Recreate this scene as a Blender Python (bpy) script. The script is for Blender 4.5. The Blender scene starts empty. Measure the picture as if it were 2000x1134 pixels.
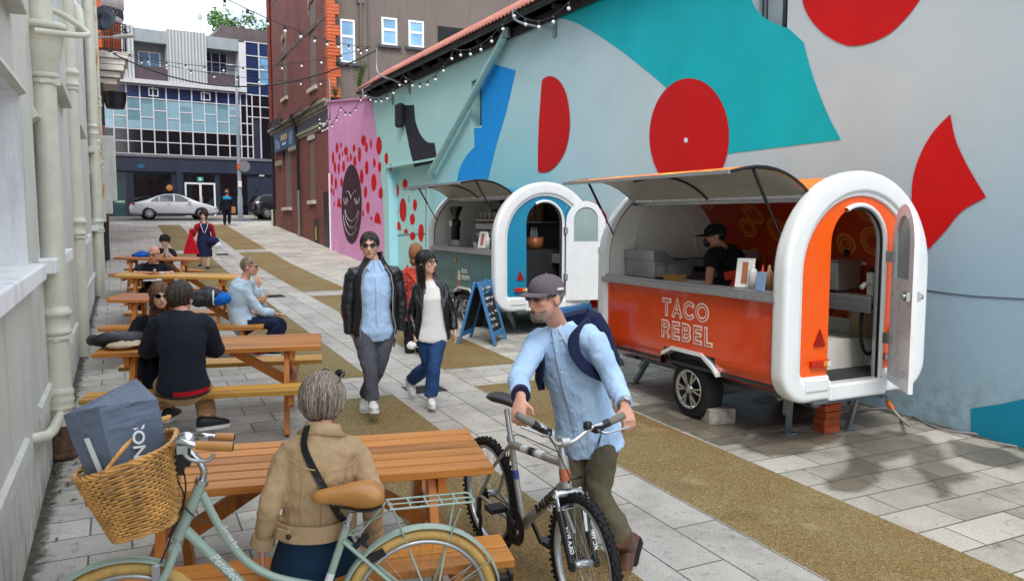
import bpy, bmesh, math, random
import numpy as np
from mathutils import Vector, Matrix, Euler, Quaternion
from mathutils import noise as mnoise
random.seed(7)
R = math.radians
SC = bpy.context.scene
COL = SC.collection
# ---------------------------------------------------------------- camera
FPX, HZ, VPX, CAMH = 1560.0, 425.0, 230.0, 2.1
PITCH = math.atan((567 - HZ) / FPX)
YAW = math.atan((1000 - VPX) * math.cos(PITCH) / FPX)
cam_data = bpy.data.cameras.new('camera'); cam = bpy.data.objects.new('camera', cam_data); COL.objects.link(cam)
cam_data.sensor_width = 36.0; cam_data.lens = FPX / 2000.0 * 36.0
cam_data.clip_start = 0.05; cam_data.clip_end = 2000
cam.location = (0, 0, CAMH); cam.rotation_euler = (math.pi / 2 - PITCH, 0, -YAW)
SC.camera = cam
# ---------------------------------------------------------------- light
SUN_EL, SUN_AZ = R(50), R(204)        # azimuth clockwise from +y: the light comes from behind the camera, a little from the left
world = bpy.data.worlds.new('World'); SC.world = world; world.use_nodes = True
nt = world.node_tree; nt.nodes.clear()
wo = nt.nodes.new('ShaderNodeOutputWorld'); bg = nt.nodes.new('ShaderNodeBackground')
sky = nt.nodes.new('ShaderNodeTexSky'); sky.sky_type = 'NISHITA'; sky.sun_disc = False
sky.sun_elevation = SUN_EL; sky.sun_rotation = SUN_AZ; sky.air_density = 1.0; sky.dust_density = 1.5
tc = nt.nodes.new('ShaderNodeTexCoord'); mp = nt.nodes.new('ShaderNodeMapping'); mp.inputs['Scale'].default_value = (1, 1, 2.2)
nz = nt.nodes.new('ShaderNodeTexNoise'); nz.inputs['Scale'].default_value = 3.2; nz.inputs['Detail'].default_value = 7; nz.inputs['Roughness'].default_value = .55
rp = nt.nodes.new('ShaderNodeValToRGB'); rp.color_ramp.elements[0].position = .30; rp.color_ramp.elements[1].position = .5; cr_ = nt.nodes.new('ShaderNodeMapRange'); cr_.inputs[1].default_value = .42; cr_.inputs[2].default_value = .62
mx = nt.nodes.new('ShaderNodeMix'); mx.data_type = 'RGBA'
nz2 = nt.nodes.new('ShaderNodeTexNoise'); nz2.inputs['Scale'].default_value = 10; nz2.inputs['Detail'].default_value = 6
cl = nt.nodes.new('ShaderNodeMix'); cl.data_type = 'RGBA'
cl.inputs[6].default_value = (3.3, 3.9, 4.9, 1); cl.inputs[7].default_value = (8.6, 8.6, 8.6, 1)
L = nt.links
L.new(tc.outputs['Generated'], mp.inputs['Vector']); L.new(mp.outputs['Vector'], nz.inputs['Vector']); L.new(nz.outputs['Fac'], rp.inputs['Fac'])
L.new(mp.outputs['Vector'], nz2.inputs['Vector']); L.new(nz2.outputs['Fac'], cr_.inputs[0]); L.new(cr_.outputs[0], cl.inputs[0])
L.new(rp.outputs['Color'], mx.inputs[0]); L.new(sky.outputs['Color'], mx.inputs[6]); L.new(cl.outputs[2], mx.inputs[7])
L.new(mx.outputs[2], bg.inputs['Color']); bg.inputs['Strength'].default_value = 0.135; L.new(bg.outputs['Background'], wo.inputs['Surface'])
sun_data = bpy.data.lights.new('sun', 'SUN'); sun_data.energy = 1.15; sun_data.angle = R(24); sun_data.color = (1, .955, .87)
sun = bpy.data.objects.new('sun', sun_data); COL.objects.link(sun)
sd = Vector((math.sin(SUN_AZ) * math.cos(SUN_EL), math.cos(SUN_AZ) * math.cos(SUN_EL), math.sin(SUN_EL)))
sun.rotation_euler = sd.to_track_quat('Z', 'Y').to_euler(); sun.location = (0, 0, 30)
SC.view_settings.view_transform = 'Standard'; SC.view_settings.look = 'None'
SC.view_settings.exposure = 1.27; SC.view_settings.gamma = 1.0
# ---------------------------------------------------------------- terrain and picture geometry
KN = [(-60, -1.86), (0, 0), (20, .62), (24, .78), (39, 1.75), (45, 2.05), (400, 2.05)]
def zg(y): return float(np.interp(y, [k[0] for k in KN], [k[1] for k in KN]))
_cr = np.array([math.cos(YAW), -math.sin(YAW), 0.0])
_cf = np.array([math.sin(YAW) * math.cos(PITCH), math.cos(YAW) * math.cos(PITCH), -math.sin(PITCH)])
_cu = np.cross(_cr, _cf); _cc = np.array([0, 0, CAMH])
def ray(px, py): return _cf + _cr * (px - 1000) / FPX - _cu * (py - 567) / FPX
def atx(px, py, X): d = ray(px, py); return _cc + d * (X / d[0])
def aty(px, py, Y): d = ray(px, py); return _cc + d * (Y / d[1])
def atplane(px, py, P0, N):
    d = ray(px, py); N = np.array(N); return _cc + d * (((np.array(P0) - _cc) @ N) / (d @ N))
def gnd(px, py, dz=0):
    d = ray(px, py); t0 = .5
    for t in np.geomspace(.5, 400, 3000):
        P = _cc + d * t
        if P[2] < zg(P[1]) + dz: break
        t0 = t
    a, b = t0, t
    for _ in range(30):
        m = (a + b) / 2; P = _cc + d * m
        if P[2] < zg(P[1]) + dz: b = m
        else: a = m
    return P
# ---------------------------------------------------------------- objects
def tag(o, label=None, cat=None, group=None, kind=None):
    if label: o['label'] = label
    if cat: o['category'] = cat
    if group: o['group'] = group
    if kind: o['kind'] = kind
    return o
def thing(name, label, cat, loc=(0, 0, 0), rotz=0.0, group=None, rot=None):
    o = bpy.data.objects.new(name, None); COL.objects.link(o); o.empty_display_size = .1
    o.location = loc; o.rotation_euler = rot if rot else (0, 0, rotz)
    return tag(o, label, cat, group)
def root_matrix(o):
    while o.parent: o = o.parent
    return Matrix.LocRotScale(o.location, o.rotation_euler, o.scale)
def copy_tree(o, parent=None):
    c = o.copy(); COL.objects.link(c)
    if parent: c.parent = parent
    for ch in list(o.children): copy_tree(ch, c)
    return c
def V(*a): return Vector(a[0]) if len(a) == 1 else Vector(a)
def crom(pts, k=6, closed=True):
    P = [np.array(p, float) for p in pts]; n = len(P); out = []
    rng = range(n) if closed else range(n - 1)
    for i in rng:
        p0 = P[(i - 1) % n] if closed or i > 0 else P[0]; p1 = P[i]; p2 = P[(i + 1) % n]; p3 = P[(i + 2) % n] if closed or i + 2 < n else P[-1]
        for j in range(k):
            t = j / k
            out.append(.5 * ((2 * p1) + (-p0 + p2) * t + (2 * p0 - 5 * p1 + 4 * p2 - p3) * t * t + (-p0 + 3 * p1 - 3 * p2 + p3) * t ** 3))
    if not closed: out.append(P[-1])
    return out
class MB:
    def __init__(s): s.v = []; s.f = []; s.m = []; s.s = []
    def add(s, vs, fs, m=0, sm=False):
        b = len(s.v); s.v += [tuple(float(c) for c in p) for p in vs]
        for f in fs: s.f.append([i + b for i in f]); s.m.append(m); s.s.append(sm)
        return s
    def box(s, x0, x1, y0, y1, z0, z1, m=0):
        x0, x1 = min(x0, x1), max(x0, x1); y0, y1 = min(y0, y1), max(y0, y1); z0, z1 = min(z0, z1), max(z0, z1)
        return s.add([(x0, y0, z0), (x1, y0, z0), (x1, y1, z0), (x0, y1, z0), (x0, y0, z1), (x1, y0, z1), (x1, y1, z1), (x0, y1, z1)],
                     [(3, 2, 1, 0), (4, 5, 6, 7), (0, 1, 5, 4), (1, 2, 6, 5), (2, 3, 7, 6), (3, 0, 4, 7)], m)
    def obox(s, c, size, rot=None, m=0):
        M = rot if isinstance(rot, Matrix) else (Euler(rot).to_matrix() if rot else Matrix.Identity(3))
        h = Vector(size) / 2; c = Vector(c)
        vs = [c + M @ Vector((h.x * a, h.y * b, h.z * d)) for d in (-1, 1) for (a, b) in ((-1, -1), (1, -1), (1, 1), (-1, 1))]
        return s.add(vs, [(3, 2, 1, 0), (4, 5, 6, 7), (0, 1, 5, 4), (1, 2, 6, 5), (2, 3, 7, 6), (3, 0, 4, 7)], m)
    def bar(s, p, q, w, h, up=(0, 0, 1), m=0):
        p, q = Vector(p), Vector(q); d = (q - p).normalized(); u = Vector(up)
        if abs(d.dot(u)) > .98: u = Vector((1, 0, 0))
        sx = d.cross(u).normalized(); uz = sx.cross(d).normalized()
        vs = [o + sx * (w / 2 * a) + uz * (h / 2 * b) for o in (p, q) for (a, b) in ((-1, -1), (1, -1), (1, 1), (-1, 1))]
        return s.add(vs, [(0, 1, 2, 3), (7, 6, 5, 4), (0, 4, 5, 1), (1, 5, 6, 2), (2, 6, 7, 3), (3, 7, 4, 0)], m)
    def loft(s, rings, m=0, sm=True, closed=True, cap=True, loop=False):
        n = len(rings[0]); vs = [p for r in rings for p in r]; fs = []
        K = len(rings) if loop else len(rings) - 1
        for i in range(K):
            a, b = i * n, ((i + 1) % len(rings)) * n
            for j in range(n if closed else n - 1):
                k = (j + 1) % n; fs.append((a + j, a + k, b + k, b + j))
        s.add(vs, fs, m, sm)
        if cap and closed and not loop:
            s.add(rings[0], [tuple(range(n - 1, -1, -1))], m); s.add(rings[-1], [tuple(range(n))], m)
        return s
    def rings(s, pts, r, n=8, ref=None, closed=False):
        P = [Vector(p) for p in pts]; N = len(P); out = []; u = None
        rr = r if isinstance(r, (list, tuple)) else [r] * N
        for i in range(N):
            if closed: d = (P[(i + 1) % N] - P[i - 1]).normalized()
            elif i == 0: d = (P[1] - P[0]).normalized()
            elif i == N - 1: d = (P[-1] - P[-2]).normalized()
            else:
                d = ((P[i + 1] - P[i]).normalized() + (P[i] - P[i - 1]).normalized())
                d = d.normalized() if d.length > 1e-6 else (P[i] - P[i - 1]).normalized()
            if ref is not None: a = Vector(ref)
            else: a = u if u is not None else (Vector((0, 0, 1)) if abs(d.z) < .9 else Vector((1, 0, 0)))
            a = (a - d * a.dot(d))
            a = a.normalized() if a.length > 1e-6 else d.orthogonal().normalized()
            u = a; b = d.cross(a)
            q = rr[i]; ra, rb = (q, q) if not isinstance(q, (tuple, list)) else q
            out.append([P[i] + a * (ra * math.cos(2 * math.pi * j / n)) + b * (rb * math.sin(2 * math.pi * j / n)) for j in range(n)])
        return out
    def tube(s, pts, r, n=8, m=0, closed=False, cap=True, ref=None):
        return s.loft(s.rings(pts, r, n, ref, closed), m, True, True, cap and not closed, closed)
    def lathe(s, prof, c=(0, 0, 0), axis=(0, 0, 1), n=24, m=0, sm=True, cap=False):
        q = Vector((0, 0, 1)).rotation_difference(Vector(axis)); c = Vector(c)
        rg = [[c + q @ Vector((max(r, 1e-5) * math.cos(2 * math.pi * j / n), max(r, 1e-5) * math.sin(2 * math.pi * j / n), z)) for j in range(n)] for r, z in prof]
        return s.loft(rg, m, sm, True, cap)
    def poly(s, pts, m=0): return s.add(pts, [tuple(range(len(pts)))], m)
    def prism(s, pts, vec, m=0):
        n = len(pts); P = [Vector(p) for p in pts]; v = Vector(vec)
        s.add(P, [tuple(range(n - 1, -1, -1))], m); s.add([p + v for p in P], [tuple(range(n))], m)
        return s.add(P + [p + v for p in P], [(i, (i + 1) % n, n + (i + 1) % n, n + i) for i in range(n)], m)
    def ell(s, c, r, rot=None, nu=16, nv=10, m=0):
        M = rot if isinstance(rot, Matrix) else (Euler(rot).to_matrix() if rot else Matrix.Identity(3)); c = Vector(c)
        if not isinstance(r, (tuple, list)): r = (r, r, r)
        rg = []
        for i in range(nv + 1):
            t = math.pi * i / nv; k = max(math.sin(t), 1e-3)
            rg.append([c + M @ Vector((r[0] * k * math.cos(2 * math.pi * j / nu), r[1] * k * math.sin(2 * math.pi * j / nu), -r[2] * math.cos(t))) for j in range(nu)])
        return s.loft(rg, m, True, True, True)
    def torus(s, c, axis, Rm, r, n=48, k=10, m=0):
        q = Vector((0, 0, 1)).rotation_difference(Vector(axis)); c = Vector(c)
        ra, rb = r if isinstance(r, tuple) else (r, r)
        rg = [[c + q @ Vector(((Rm + ra * math.cos(2 * math.pi * j / k)) * math.cos(a), (Rm + ra * math.cos(2 * math.pi * j / k)) * math.sin(a), rb * math.sin(2 * math.pi * j / k))) for j in range(k)]
              for a in [2 * math.pi * i / n for i in range(n)]]
        return s.loft(rg, m, True, True, False, True)
    def build(s, name, mats, parent=None, bevel=0, world=False, seg=2, remesh=0, smooth=0, disp=None, fix=False):
        me = bpy.data.meshes.new(name)
        vs = s.v
        if world and parent:
            Mi = root_matrix(parent).inverted(); vs = [tuple(Mi @ Vector(p)) for p in vs]
        me.from_pydata(vs, [], s.f)
        for m in (mats if isinstance(mats, (list, tuple)) else [mats]): me.materials.append(m)
        me.polygons.foreach_set('material_index', s.m); me.polygons.foreach_set('use_smooth', s.s)
        if fix:
            b = bmesh.new(); b.from_mesh(me); bmesh.ops.recalc_face_normals(b, faces=b.faces); b.to_mesh(me); b.free()
        me.update()
        o = bpy.data.objects.new(name, me); COL.objects.link(o)
        if parent: o.parent = parent
        if bevel:
            b = o.modifiers.new('bevel', 'BEVEL'); b.width = bevel; b.segments = seg; b.limit_method = 'ANGLE'; b.angle_limit = R(40)
        if remesh:
            r = o.modifiers.new('remesh', 'REMESH'); r.mode = 'VOXEL'; r.voxel_size = remesh; r.use_smooth_shade = True
        if smooth:
            k = o.modifiers.new('smooth', 'SMOOTH'); k.factor = .5; k.iterations = smooth
        if disp:
            t = bpy.data.textures.new(name, 'CLOUDS'); t.noise_scale = disp[1]; t.noise_depth = 2
            d = o.modifiers.new('displace', 'DISPLACE'); d.texture = t; d.strength = disp[0]; d.mid_level = .5; d.texture_coords = 'LOCAL'
        return o
# ---------------------------------------------------------------- materials
def S(h, k=1.0):
    h = h.lstrip('#'); c = [int(h[i:i + 2], 16) / 255 for i in (0, 2, 4)]
    return tuple(min(1, k * (x / 12.92 if x <= .04045 else ((x + .055) / 1.055) ** 2.4)) for x in c) + (1,)
class NT:
    def __init__(s, name):
        s.mat = bpy.data.materials.new(name); s.mat.use_nodes = True; s.t = s.mat.node_tree; s.t.nodes.clear()
        s.o = s.n('ShaderNodeOutputMaterial'); s.p = s.n('ShaderNodeBsdfPrincipled'); s.l(s.p.outputs[0], s.o.inputs[0])
        s.tc = s.n('ShaderNodeTexCoord')
    def n(s, t, **k):
        x = s.t.nodes.new(t)
        for a, b in k.items(): setattr(x, a, b)
        return x
    def l(s, a, b): s.t.links.new(a, b)
    def set(s, sock, v):
        if hasattr(v, 'is_linked') or hasattr(v, 'links'): s.l(v, sock)
        else: sock.default_value = v
    def coord(s, scale=(1, 1, 1), loc=(0, 0, 0), rot=(0, 0, 0), src='Object'):
        m = s.n('ShaderNodeMapping'); s.l(s.tc.outputs[src], m.inputs[0])
        m.inputs['Scale'].default_value = scale; m.inputs['Location'].default_value = loc; m.inputs['Rotation'].default_value = rot
        return m.outputs[0]
    def noise(s, scale=5, detail=4, rough=.55, vec=None, dist=0):
        x = s.n('ShaderNodeTexNoise'); x.inputs['Scale'].default_value = scale; x.inputs['Detail'].default_value = detail
        x.inputs['Roughness'].default_value = rough; x.inputs['Distortion'].default_value = dist
        s.l(vec if vec is not None else s.tc.outputs['Object'], x.inputs['Vector']); return x.outputs['Fac']
    def ramp(s, fac, stops, interp='LINEAR'):
        x = s.n('ShaderNodeValToRGB'); e = x.color_ramp; e.interpolation = interp
        while len(e.elements) < len(stops): e.elements.new(.5)
        for k, (p, c) in zip(e.elements, stops): k.position = p; k.color = c if len(c) == 4 else tuple(c) + (1,)
        s.l(fac, x.inputs[0]); return x.outputs['Color']
    def mix(s, fac, a, b, mode='MIX'):
        x = s.n('ShaderNodeMix', data_type='RGBA', blend_type=mode)
        s.set(x.inputs[0], fac); s.set(x.inputs[6], a); s.set(x.inputs[7], b); return x.outputs[2]
    def math(s, op, a, b=0.0, clamp=False):
        x = s.n('ShaderNodeMath', operation=op, use_clamp=clamp); s.set(x.inputs[0], a); s.set(x.inputs[1], b); return x.outputs[0]
    def mr(s, v, a, b, c=0.0, d=1.0):
        x = s.n('ShaderNodeMapRange'); s.set(x.inputs[0], v)
        for i, q in enumerate((a, b, c, d)): x.inputs[i + 1].default_value = q
        return x.outputs[0]
    def sep(s, vec=None):
        x = s.n('ShaderNodeSeparateXYZ'); s.l(vec if vec is not None else s.tc.outputs['Object'], x.inputs[0]); return x.outputs
    def comb(s, x, y, z):
        c = s.n('ShaderNodeCombineXYZ'); s.set(c.inputs[0], x); s.set(c.inputs[1], y); s.set(c.inputs[2], z); return c.outputs[0]
    def bump(s, h, strength=.3, dist=.01):
        x = s.n('ShaderNodeBump'); x.inputs['Strength'].default_value = strength; x.inputs['Distance'].default_value = dist
        s.l(h, x.inputs['Height']); s.l(x.outputs[0], s.p.inputs['Normal']); return x
    def col(s, c): s.set(s.p.inputs['Base Color'], c)
    def P(s, **k):
        for a, b in k.items(): s.set(s.p.inputs[a.replace('_', ' ')], b)
        return s
def plain(name, c, rough=.6, metal=0, var=.12, vs=6, bump=0, bs=40, bd=.004, dirt=0, coat=0, spec=.5, sheen=0):
    t = NT(name); c = S(c) if isinstance(c, str) else tuple(c)[:3] + (1,)
    n = t.noise(vs, 5)
    lo = tuple(x * (1 - var) for x in c[:3]) + (1,); hi = tuple(min(1, x * (1 + var)) for x in c[:3]) + (1,)
    k = t.ramp(n, [(.3, lo), (.7, hi)])
    if dirt:
        n2 = t.noise(vs * 2.3, 8, .65); k = t.mix(t.mr(n2, .52, .75, 0, dirt), k, tuple(x * .35 for x in c[:3]) + (1,))
    t.col(k); t.P(Roughness=t.mr(t.noise(vs * 1.7, 4), .3, .7, max(.02, rough - .08), min(1, rough + .08)), Metallic=metal)
    t.p.inputs['Specular IOR Level'].default_value = spec
    if coat: t.p.inputs['Coat Weight'].default_value = coat; t.p.inputs['Coat Roughness'].default_value = .05
    if sheen: t.p.inputs['Sheen Weight'].default_value = sheen
    if bump: t.bump(t.noise(bs, 5, .6), bump, bd)
    return t.mat
def fabric(name, c, fold=.5, fs=9, var=.15, rough=.85, weave=260):
    t = NT(name); c = S(c) if isinstance(c, str) else tuple(c)[:3] + (1,)
    n = t.noise(4, 4); k = t.ramp(n, [(.3, tuple(x * (1 - var) for x in c[:3])), (.7, tuple(min(1, x * (1 + var)) for x in c[:3]))])
    t.col(k); t.P(Roughness=rough); t.p.inputs['Specular IOR Level'].default_value = .25
    a = t.noise(fs, 3, .5, t.coord((1, 1, .6)), 1.2); b = t.noise(weave, 2)
    t.bump(t.math('ADD', t.math('MULTIPLY', a, 1.0), t.math('MULTIPLY', b, .04)), fold, .02)
    return t.mat
def glassy(name, c, rough=.05, spec=.8, var=.15, vs=1.5):
    t = NT(name); c = S(c) if isinstance(c, str) else tuple(c)[:3] + (1,)
    k = t.ramp(t.noise(vs, 3), [(.3, tuple(x * (1 - var) for x in c[:3])), (.7, tuple(min(1, x * (1 + var)) for x in c[:3]))])
    t.col(k); t.P(Roughness=rough); t.p.inputs['Specular IOR Level'].default_value = spec; return t.mat
def smooth_poly(o): pass
# ================================================================ paving and ground
def paving(name, swap=False, bw=.62, rh=.3, ox=0, oy=0, base='#c0bdb5', wet=False, joint=.0065, dark=1.0):
    t = NT(name); s = t.sep()
    v = t.comb(t.math('ADD', s[1] if swap else s[0], ox), t.math('ADD', s[0] if swap else s[1], oy), 0.0)
    b = t.n('ShaderNodeTexBrick'); t.l(v, b.inputs['Vector'])
    b.inputs['Scale'].default_value = 1; b.inputs['Brick Width'].default_value = bw; b.inputs['Row Height'].default_value = rh
    b.inputs['Mortar Size'].default_value = joint; b.inputs['Mortar Smooth'].default_value = .3; b.inputs['Bias'].default_value = -.1
    b.offset = .37 if not swap else .5
    c = S(base)[:3]
    b.inputs['Color1'].default_value = tuple(x * .84 for x in c) + (1,); b.inputs['Color2'].default_value = tuple(x * 1.08 for x in c) + (1,)
    b.inputs['Mortar'].default_value = tuple(x * .24 for x in c) + (1,)
    sp = t.noise(150, 3, .7); k = t.mix(.75, b.outputs['Color'], t.ramp(sp, [(.33, (.35, .35, .35)), (.5, (.95, .95, .95)), (.68, (1.25, 1.22, 1.18))]), 'MULTIPLY')
    st = t.noise(1.1, 9, .68, None, .6); k = t.mix(t.mr(st, .46, .68, 0, .8), k, t.mix(.55, k, (.10, .092, .075, 1)))
    st2 = t.noise(9, 6, .7); k = t.mix(t.mr(st2, .58, .72, 0, .65), k, (.07, .066, .055, 1))
    gum = t.n('ShaderNodeTexVoronoi'); gum.inputs['Scale'].default_value = 2.3; t.l(t.tc.outputs['Object'], gum.inputs['Vector'])
    k = t.mix(t.mr(gum.outputs['Distance'], .035, .05, .5, 0), k, (.5, .49, .46, 1))
    warm = t.noise(.5, 3); k = t.mix(t.mr(warm, .4, .65, 0, .28), k, t.mix(1.0, k, (1.08, .96, .86, 1), 'MULTIPLY'))
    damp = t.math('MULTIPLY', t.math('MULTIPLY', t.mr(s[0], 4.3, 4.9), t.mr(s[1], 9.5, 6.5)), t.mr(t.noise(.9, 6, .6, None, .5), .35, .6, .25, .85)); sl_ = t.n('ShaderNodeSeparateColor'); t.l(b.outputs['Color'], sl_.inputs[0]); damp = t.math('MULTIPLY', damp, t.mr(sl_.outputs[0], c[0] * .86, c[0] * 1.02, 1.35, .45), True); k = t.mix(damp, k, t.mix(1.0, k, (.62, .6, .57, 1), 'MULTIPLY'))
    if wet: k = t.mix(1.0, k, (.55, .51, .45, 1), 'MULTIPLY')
    if dark != 1: k = t.mix(1.0, k, (dark, dark, dark, 1), 'MULTIPLY')
    t.col(k); t.P(Roughness=.32 if wet else t.mr(st, .3, .7, .8, .92)); t.p.inputs['Specular IOR Level'].default_value = .5 if wet else .3
    h = t.math('SUBTRACT', t.math('MULTIPLY', sp, .12), b.outputs['Fac']); t.bump(h, .5 if not wet else .25, .006)
    return t.mat
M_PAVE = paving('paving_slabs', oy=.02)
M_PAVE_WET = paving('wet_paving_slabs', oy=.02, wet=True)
M_BAND = paving('long_granite_slabs', True, .95, .345, .3, -2.41, '#bebcb6')
def resin(name):
    t = NT(name)
    v = t.n('ShaderNodeTexVoronoi'); v.inputs['Scale'].default_value = 140; t.l(t.tc.outputs['Object'], v.inputs['Vector'])
    k = t.ramp(v.outputs['Color'], [(.0, S('#5a4e34')), (.35, S('#7c6d48')), (.7, S('#94855e')), (1, S('#b8ab88'))])
    k2 = t.ramp(t.noise(60, 4, .8), [(.35, (.7, .68, .62)), (.62, (1.15, 1.13, 1.08))]); k = t.mix(.85, k, k2, 'MULTIPLY')
    s = t.noise(.75, 6, .6, None, .4); k = t.mix(t.mr(s, .42, .6, 0, .9), k, t.mix(1.0, k, (.92, .76, .62, 1), 'MULTIPLY'))
    s2 = t.noise(2.7, 7, .65); k = t.mix(t.mr(s2, .58, .75, 0, .5), k, t.mix(1.0, k, (.5, .46, .4, 1), 'MULTIPLY'))
    s3 = t.noise(1.9, 5, .6, t.coord((1, 1, 1), (7, 3, 0))); k = t.mix(t.mr(s3, .64, .74, 0, .35), k, S('#c4ae8c'))
    t.col(k); t.P(Roughness=.85); t.p.inputs['Specular IOR Level'].default_value = .3
    t.bump(v.outputs['Distance'], .7, .006); return t.mat
M_RESIN = resin('resin_bound_gravel')
def asphalt():
    t = NT('asphalt'); k = t.ramp(t.noise(90, 4, .7), [(.3, (.07, .07, .072)), (.7, (.17, .17, .17))])
    k = t.mix(t.mr(t.noise(.8, 5), .4, .7, 0, .5), k, (.2, .2, .195, 1)); t.col(k); t.P(Roughness=.85); return t.mat
YS = sorted(set([-30, -20, -10, -5] + [y * .5 for y in range(-4, 96)] + [20, 24, 39, 45, 50, 55, 60, 80, 120, 200]))
def sheet(name, x0, x1, y0, y1, lift, mat, nx=1, xf=None):
    mb = MB(); ys = [y0] + [y for y in YS if y0 + .01 < y < y1 - .01] + [y1]
    vs = []; fs = []
    for y in ys:
        for i in range(nx + 1): vs.append((x0 + (x1 - x0) * i / nx, y, zg(y) + lift))
    w = nx + 1
    for j in range(len(ys) - 1):
        for i in range(nx): fs.append((j * w + i, j * w + i + 1, (j + 1) * w + i + 1, (j + 1) * w + i))
    mb.add(vs, fs); return tag(mb.build(name, mat), kind='structure')
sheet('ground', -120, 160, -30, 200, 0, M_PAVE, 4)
sheet('granite_band', 2.52, 3.46, -6, 40.6, .004, M_BAND)
PANELS = [(-6, 7.98), (8.9, 16.35), (17.15, 27.05), (27.95, 39.5)]
for (a, b) in PANELS:
    sheet('resin_strip', 1.58, 2.52, a, b if b > 9 or b < 8 else b, .004, M_RESIN)
    sheet('resin_strip', 3.46, 4.48, a, b, .004, M_RESIN)
sheet('road', -40, 60, 42.3, 46.6, .004, asphalt())
def kerb(y, h):
    mb = MB(); mb.box(-40, 60, y, y + .14, zg(y) - .1, zg(y) + h); return tag(mb.build('kerb', plain('kerb_granite', '#a9a7a2', .8, vs=9, bump=.2)), kind='structure')
kerb(46.6, .12)
sheet('pavement', -40, 60, 46.74, 49.5, .1, M_PAVE)
# wet streaks that run from under the near trailer
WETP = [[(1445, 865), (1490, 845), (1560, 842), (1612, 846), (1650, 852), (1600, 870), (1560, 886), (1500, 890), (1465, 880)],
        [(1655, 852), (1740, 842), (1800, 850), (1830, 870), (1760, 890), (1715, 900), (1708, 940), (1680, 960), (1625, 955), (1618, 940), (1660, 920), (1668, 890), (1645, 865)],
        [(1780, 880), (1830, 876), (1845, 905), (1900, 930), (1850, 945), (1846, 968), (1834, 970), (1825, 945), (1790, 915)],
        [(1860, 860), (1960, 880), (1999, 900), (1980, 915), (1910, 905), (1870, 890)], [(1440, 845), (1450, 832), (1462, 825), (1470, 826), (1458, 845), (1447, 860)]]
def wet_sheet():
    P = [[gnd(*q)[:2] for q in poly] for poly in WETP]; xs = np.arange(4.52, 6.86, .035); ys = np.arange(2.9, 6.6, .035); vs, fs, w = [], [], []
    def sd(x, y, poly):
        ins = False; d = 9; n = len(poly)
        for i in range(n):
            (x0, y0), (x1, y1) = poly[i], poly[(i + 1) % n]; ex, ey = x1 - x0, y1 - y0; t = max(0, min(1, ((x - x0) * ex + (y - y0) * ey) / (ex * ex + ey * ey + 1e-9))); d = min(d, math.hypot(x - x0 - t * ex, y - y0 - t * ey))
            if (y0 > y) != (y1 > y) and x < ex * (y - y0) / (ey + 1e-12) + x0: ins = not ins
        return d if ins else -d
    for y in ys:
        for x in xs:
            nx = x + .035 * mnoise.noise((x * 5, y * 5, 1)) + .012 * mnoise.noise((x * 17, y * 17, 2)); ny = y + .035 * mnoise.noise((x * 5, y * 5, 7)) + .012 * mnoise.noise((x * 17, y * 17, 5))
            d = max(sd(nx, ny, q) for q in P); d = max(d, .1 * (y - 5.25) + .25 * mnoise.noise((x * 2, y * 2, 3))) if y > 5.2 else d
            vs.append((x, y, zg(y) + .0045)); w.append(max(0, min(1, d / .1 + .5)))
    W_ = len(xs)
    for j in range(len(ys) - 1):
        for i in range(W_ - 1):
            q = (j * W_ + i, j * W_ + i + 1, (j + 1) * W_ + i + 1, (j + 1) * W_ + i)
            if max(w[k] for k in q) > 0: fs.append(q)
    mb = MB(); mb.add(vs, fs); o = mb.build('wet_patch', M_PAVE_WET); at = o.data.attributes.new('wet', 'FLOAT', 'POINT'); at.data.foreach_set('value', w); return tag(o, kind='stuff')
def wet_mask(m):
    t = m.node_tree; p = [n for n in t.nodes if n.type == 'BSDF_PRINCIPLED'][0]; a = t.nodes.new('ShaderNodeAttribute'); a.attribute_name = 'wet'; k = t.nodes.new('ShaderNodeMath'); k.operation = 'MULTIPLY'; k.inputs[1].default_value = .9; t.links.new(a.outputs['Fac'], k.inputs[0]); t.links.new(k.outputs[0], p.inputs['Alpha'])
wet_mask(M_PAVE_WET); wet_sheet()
# ================================================================ cream building on the left
def stucco(name, c, k=1.0, big=.7, bump=.35):
    t = NT(name); c = S(c, k)
    n = t.noise(big, 8, .6); q = t.ramp(n, [(.25, tuple(x * .8 for x in c[:3])), (.75, tuple(min(1, x * 1.06) for x in c[:3]))])
    st = t.noise(2.2, 9, .7, t.coord((3, 3, .35))); q = t.mix(t.mr(st, .5, .72, 0, .6), q, tuple(x * .5 for x in c[:3]) + (1,))
    sp = t.noise(14, 6, .75); q = t.mix(t.mr(sp, .6, .7, 0, .5), q, tuple(min(1, x * 1.4) for x in c[:3]) + (1,))
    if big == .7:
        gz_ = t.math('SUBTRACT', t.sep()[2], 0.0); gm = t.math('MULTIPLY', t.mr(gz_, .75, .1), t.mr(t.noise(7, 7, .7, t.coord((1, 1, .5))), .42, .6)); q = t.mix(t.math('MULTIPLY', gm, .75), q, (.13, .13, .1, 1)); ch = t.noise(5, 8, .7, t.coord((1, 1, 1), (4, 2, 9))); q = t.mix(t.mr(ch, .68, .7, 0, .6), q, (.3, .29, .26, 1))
    t.col(q); t.P(Roughness=.78); t.p.inputs['Specular IOR Level'].default_value = .35
    t.bump(t.math('ADD', t.noise(26, 6, .6), t.math('MULTIPLY', t.noise(4, 4), .8)), bump, .008); return t.mat
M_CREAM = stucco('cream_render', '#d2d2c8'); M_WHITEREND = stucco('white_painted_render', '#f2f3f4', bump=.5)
M_PIPE = plain('cream_gloss_paint', '#d2d0be', .38, var=.07, vs=5, dirt=.22, bump=.1, bs=60)
M_RUST = plain('rust', '#5f4632', .9, var=.5, vs=22, bump=.3, dirt=.6)
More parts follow.
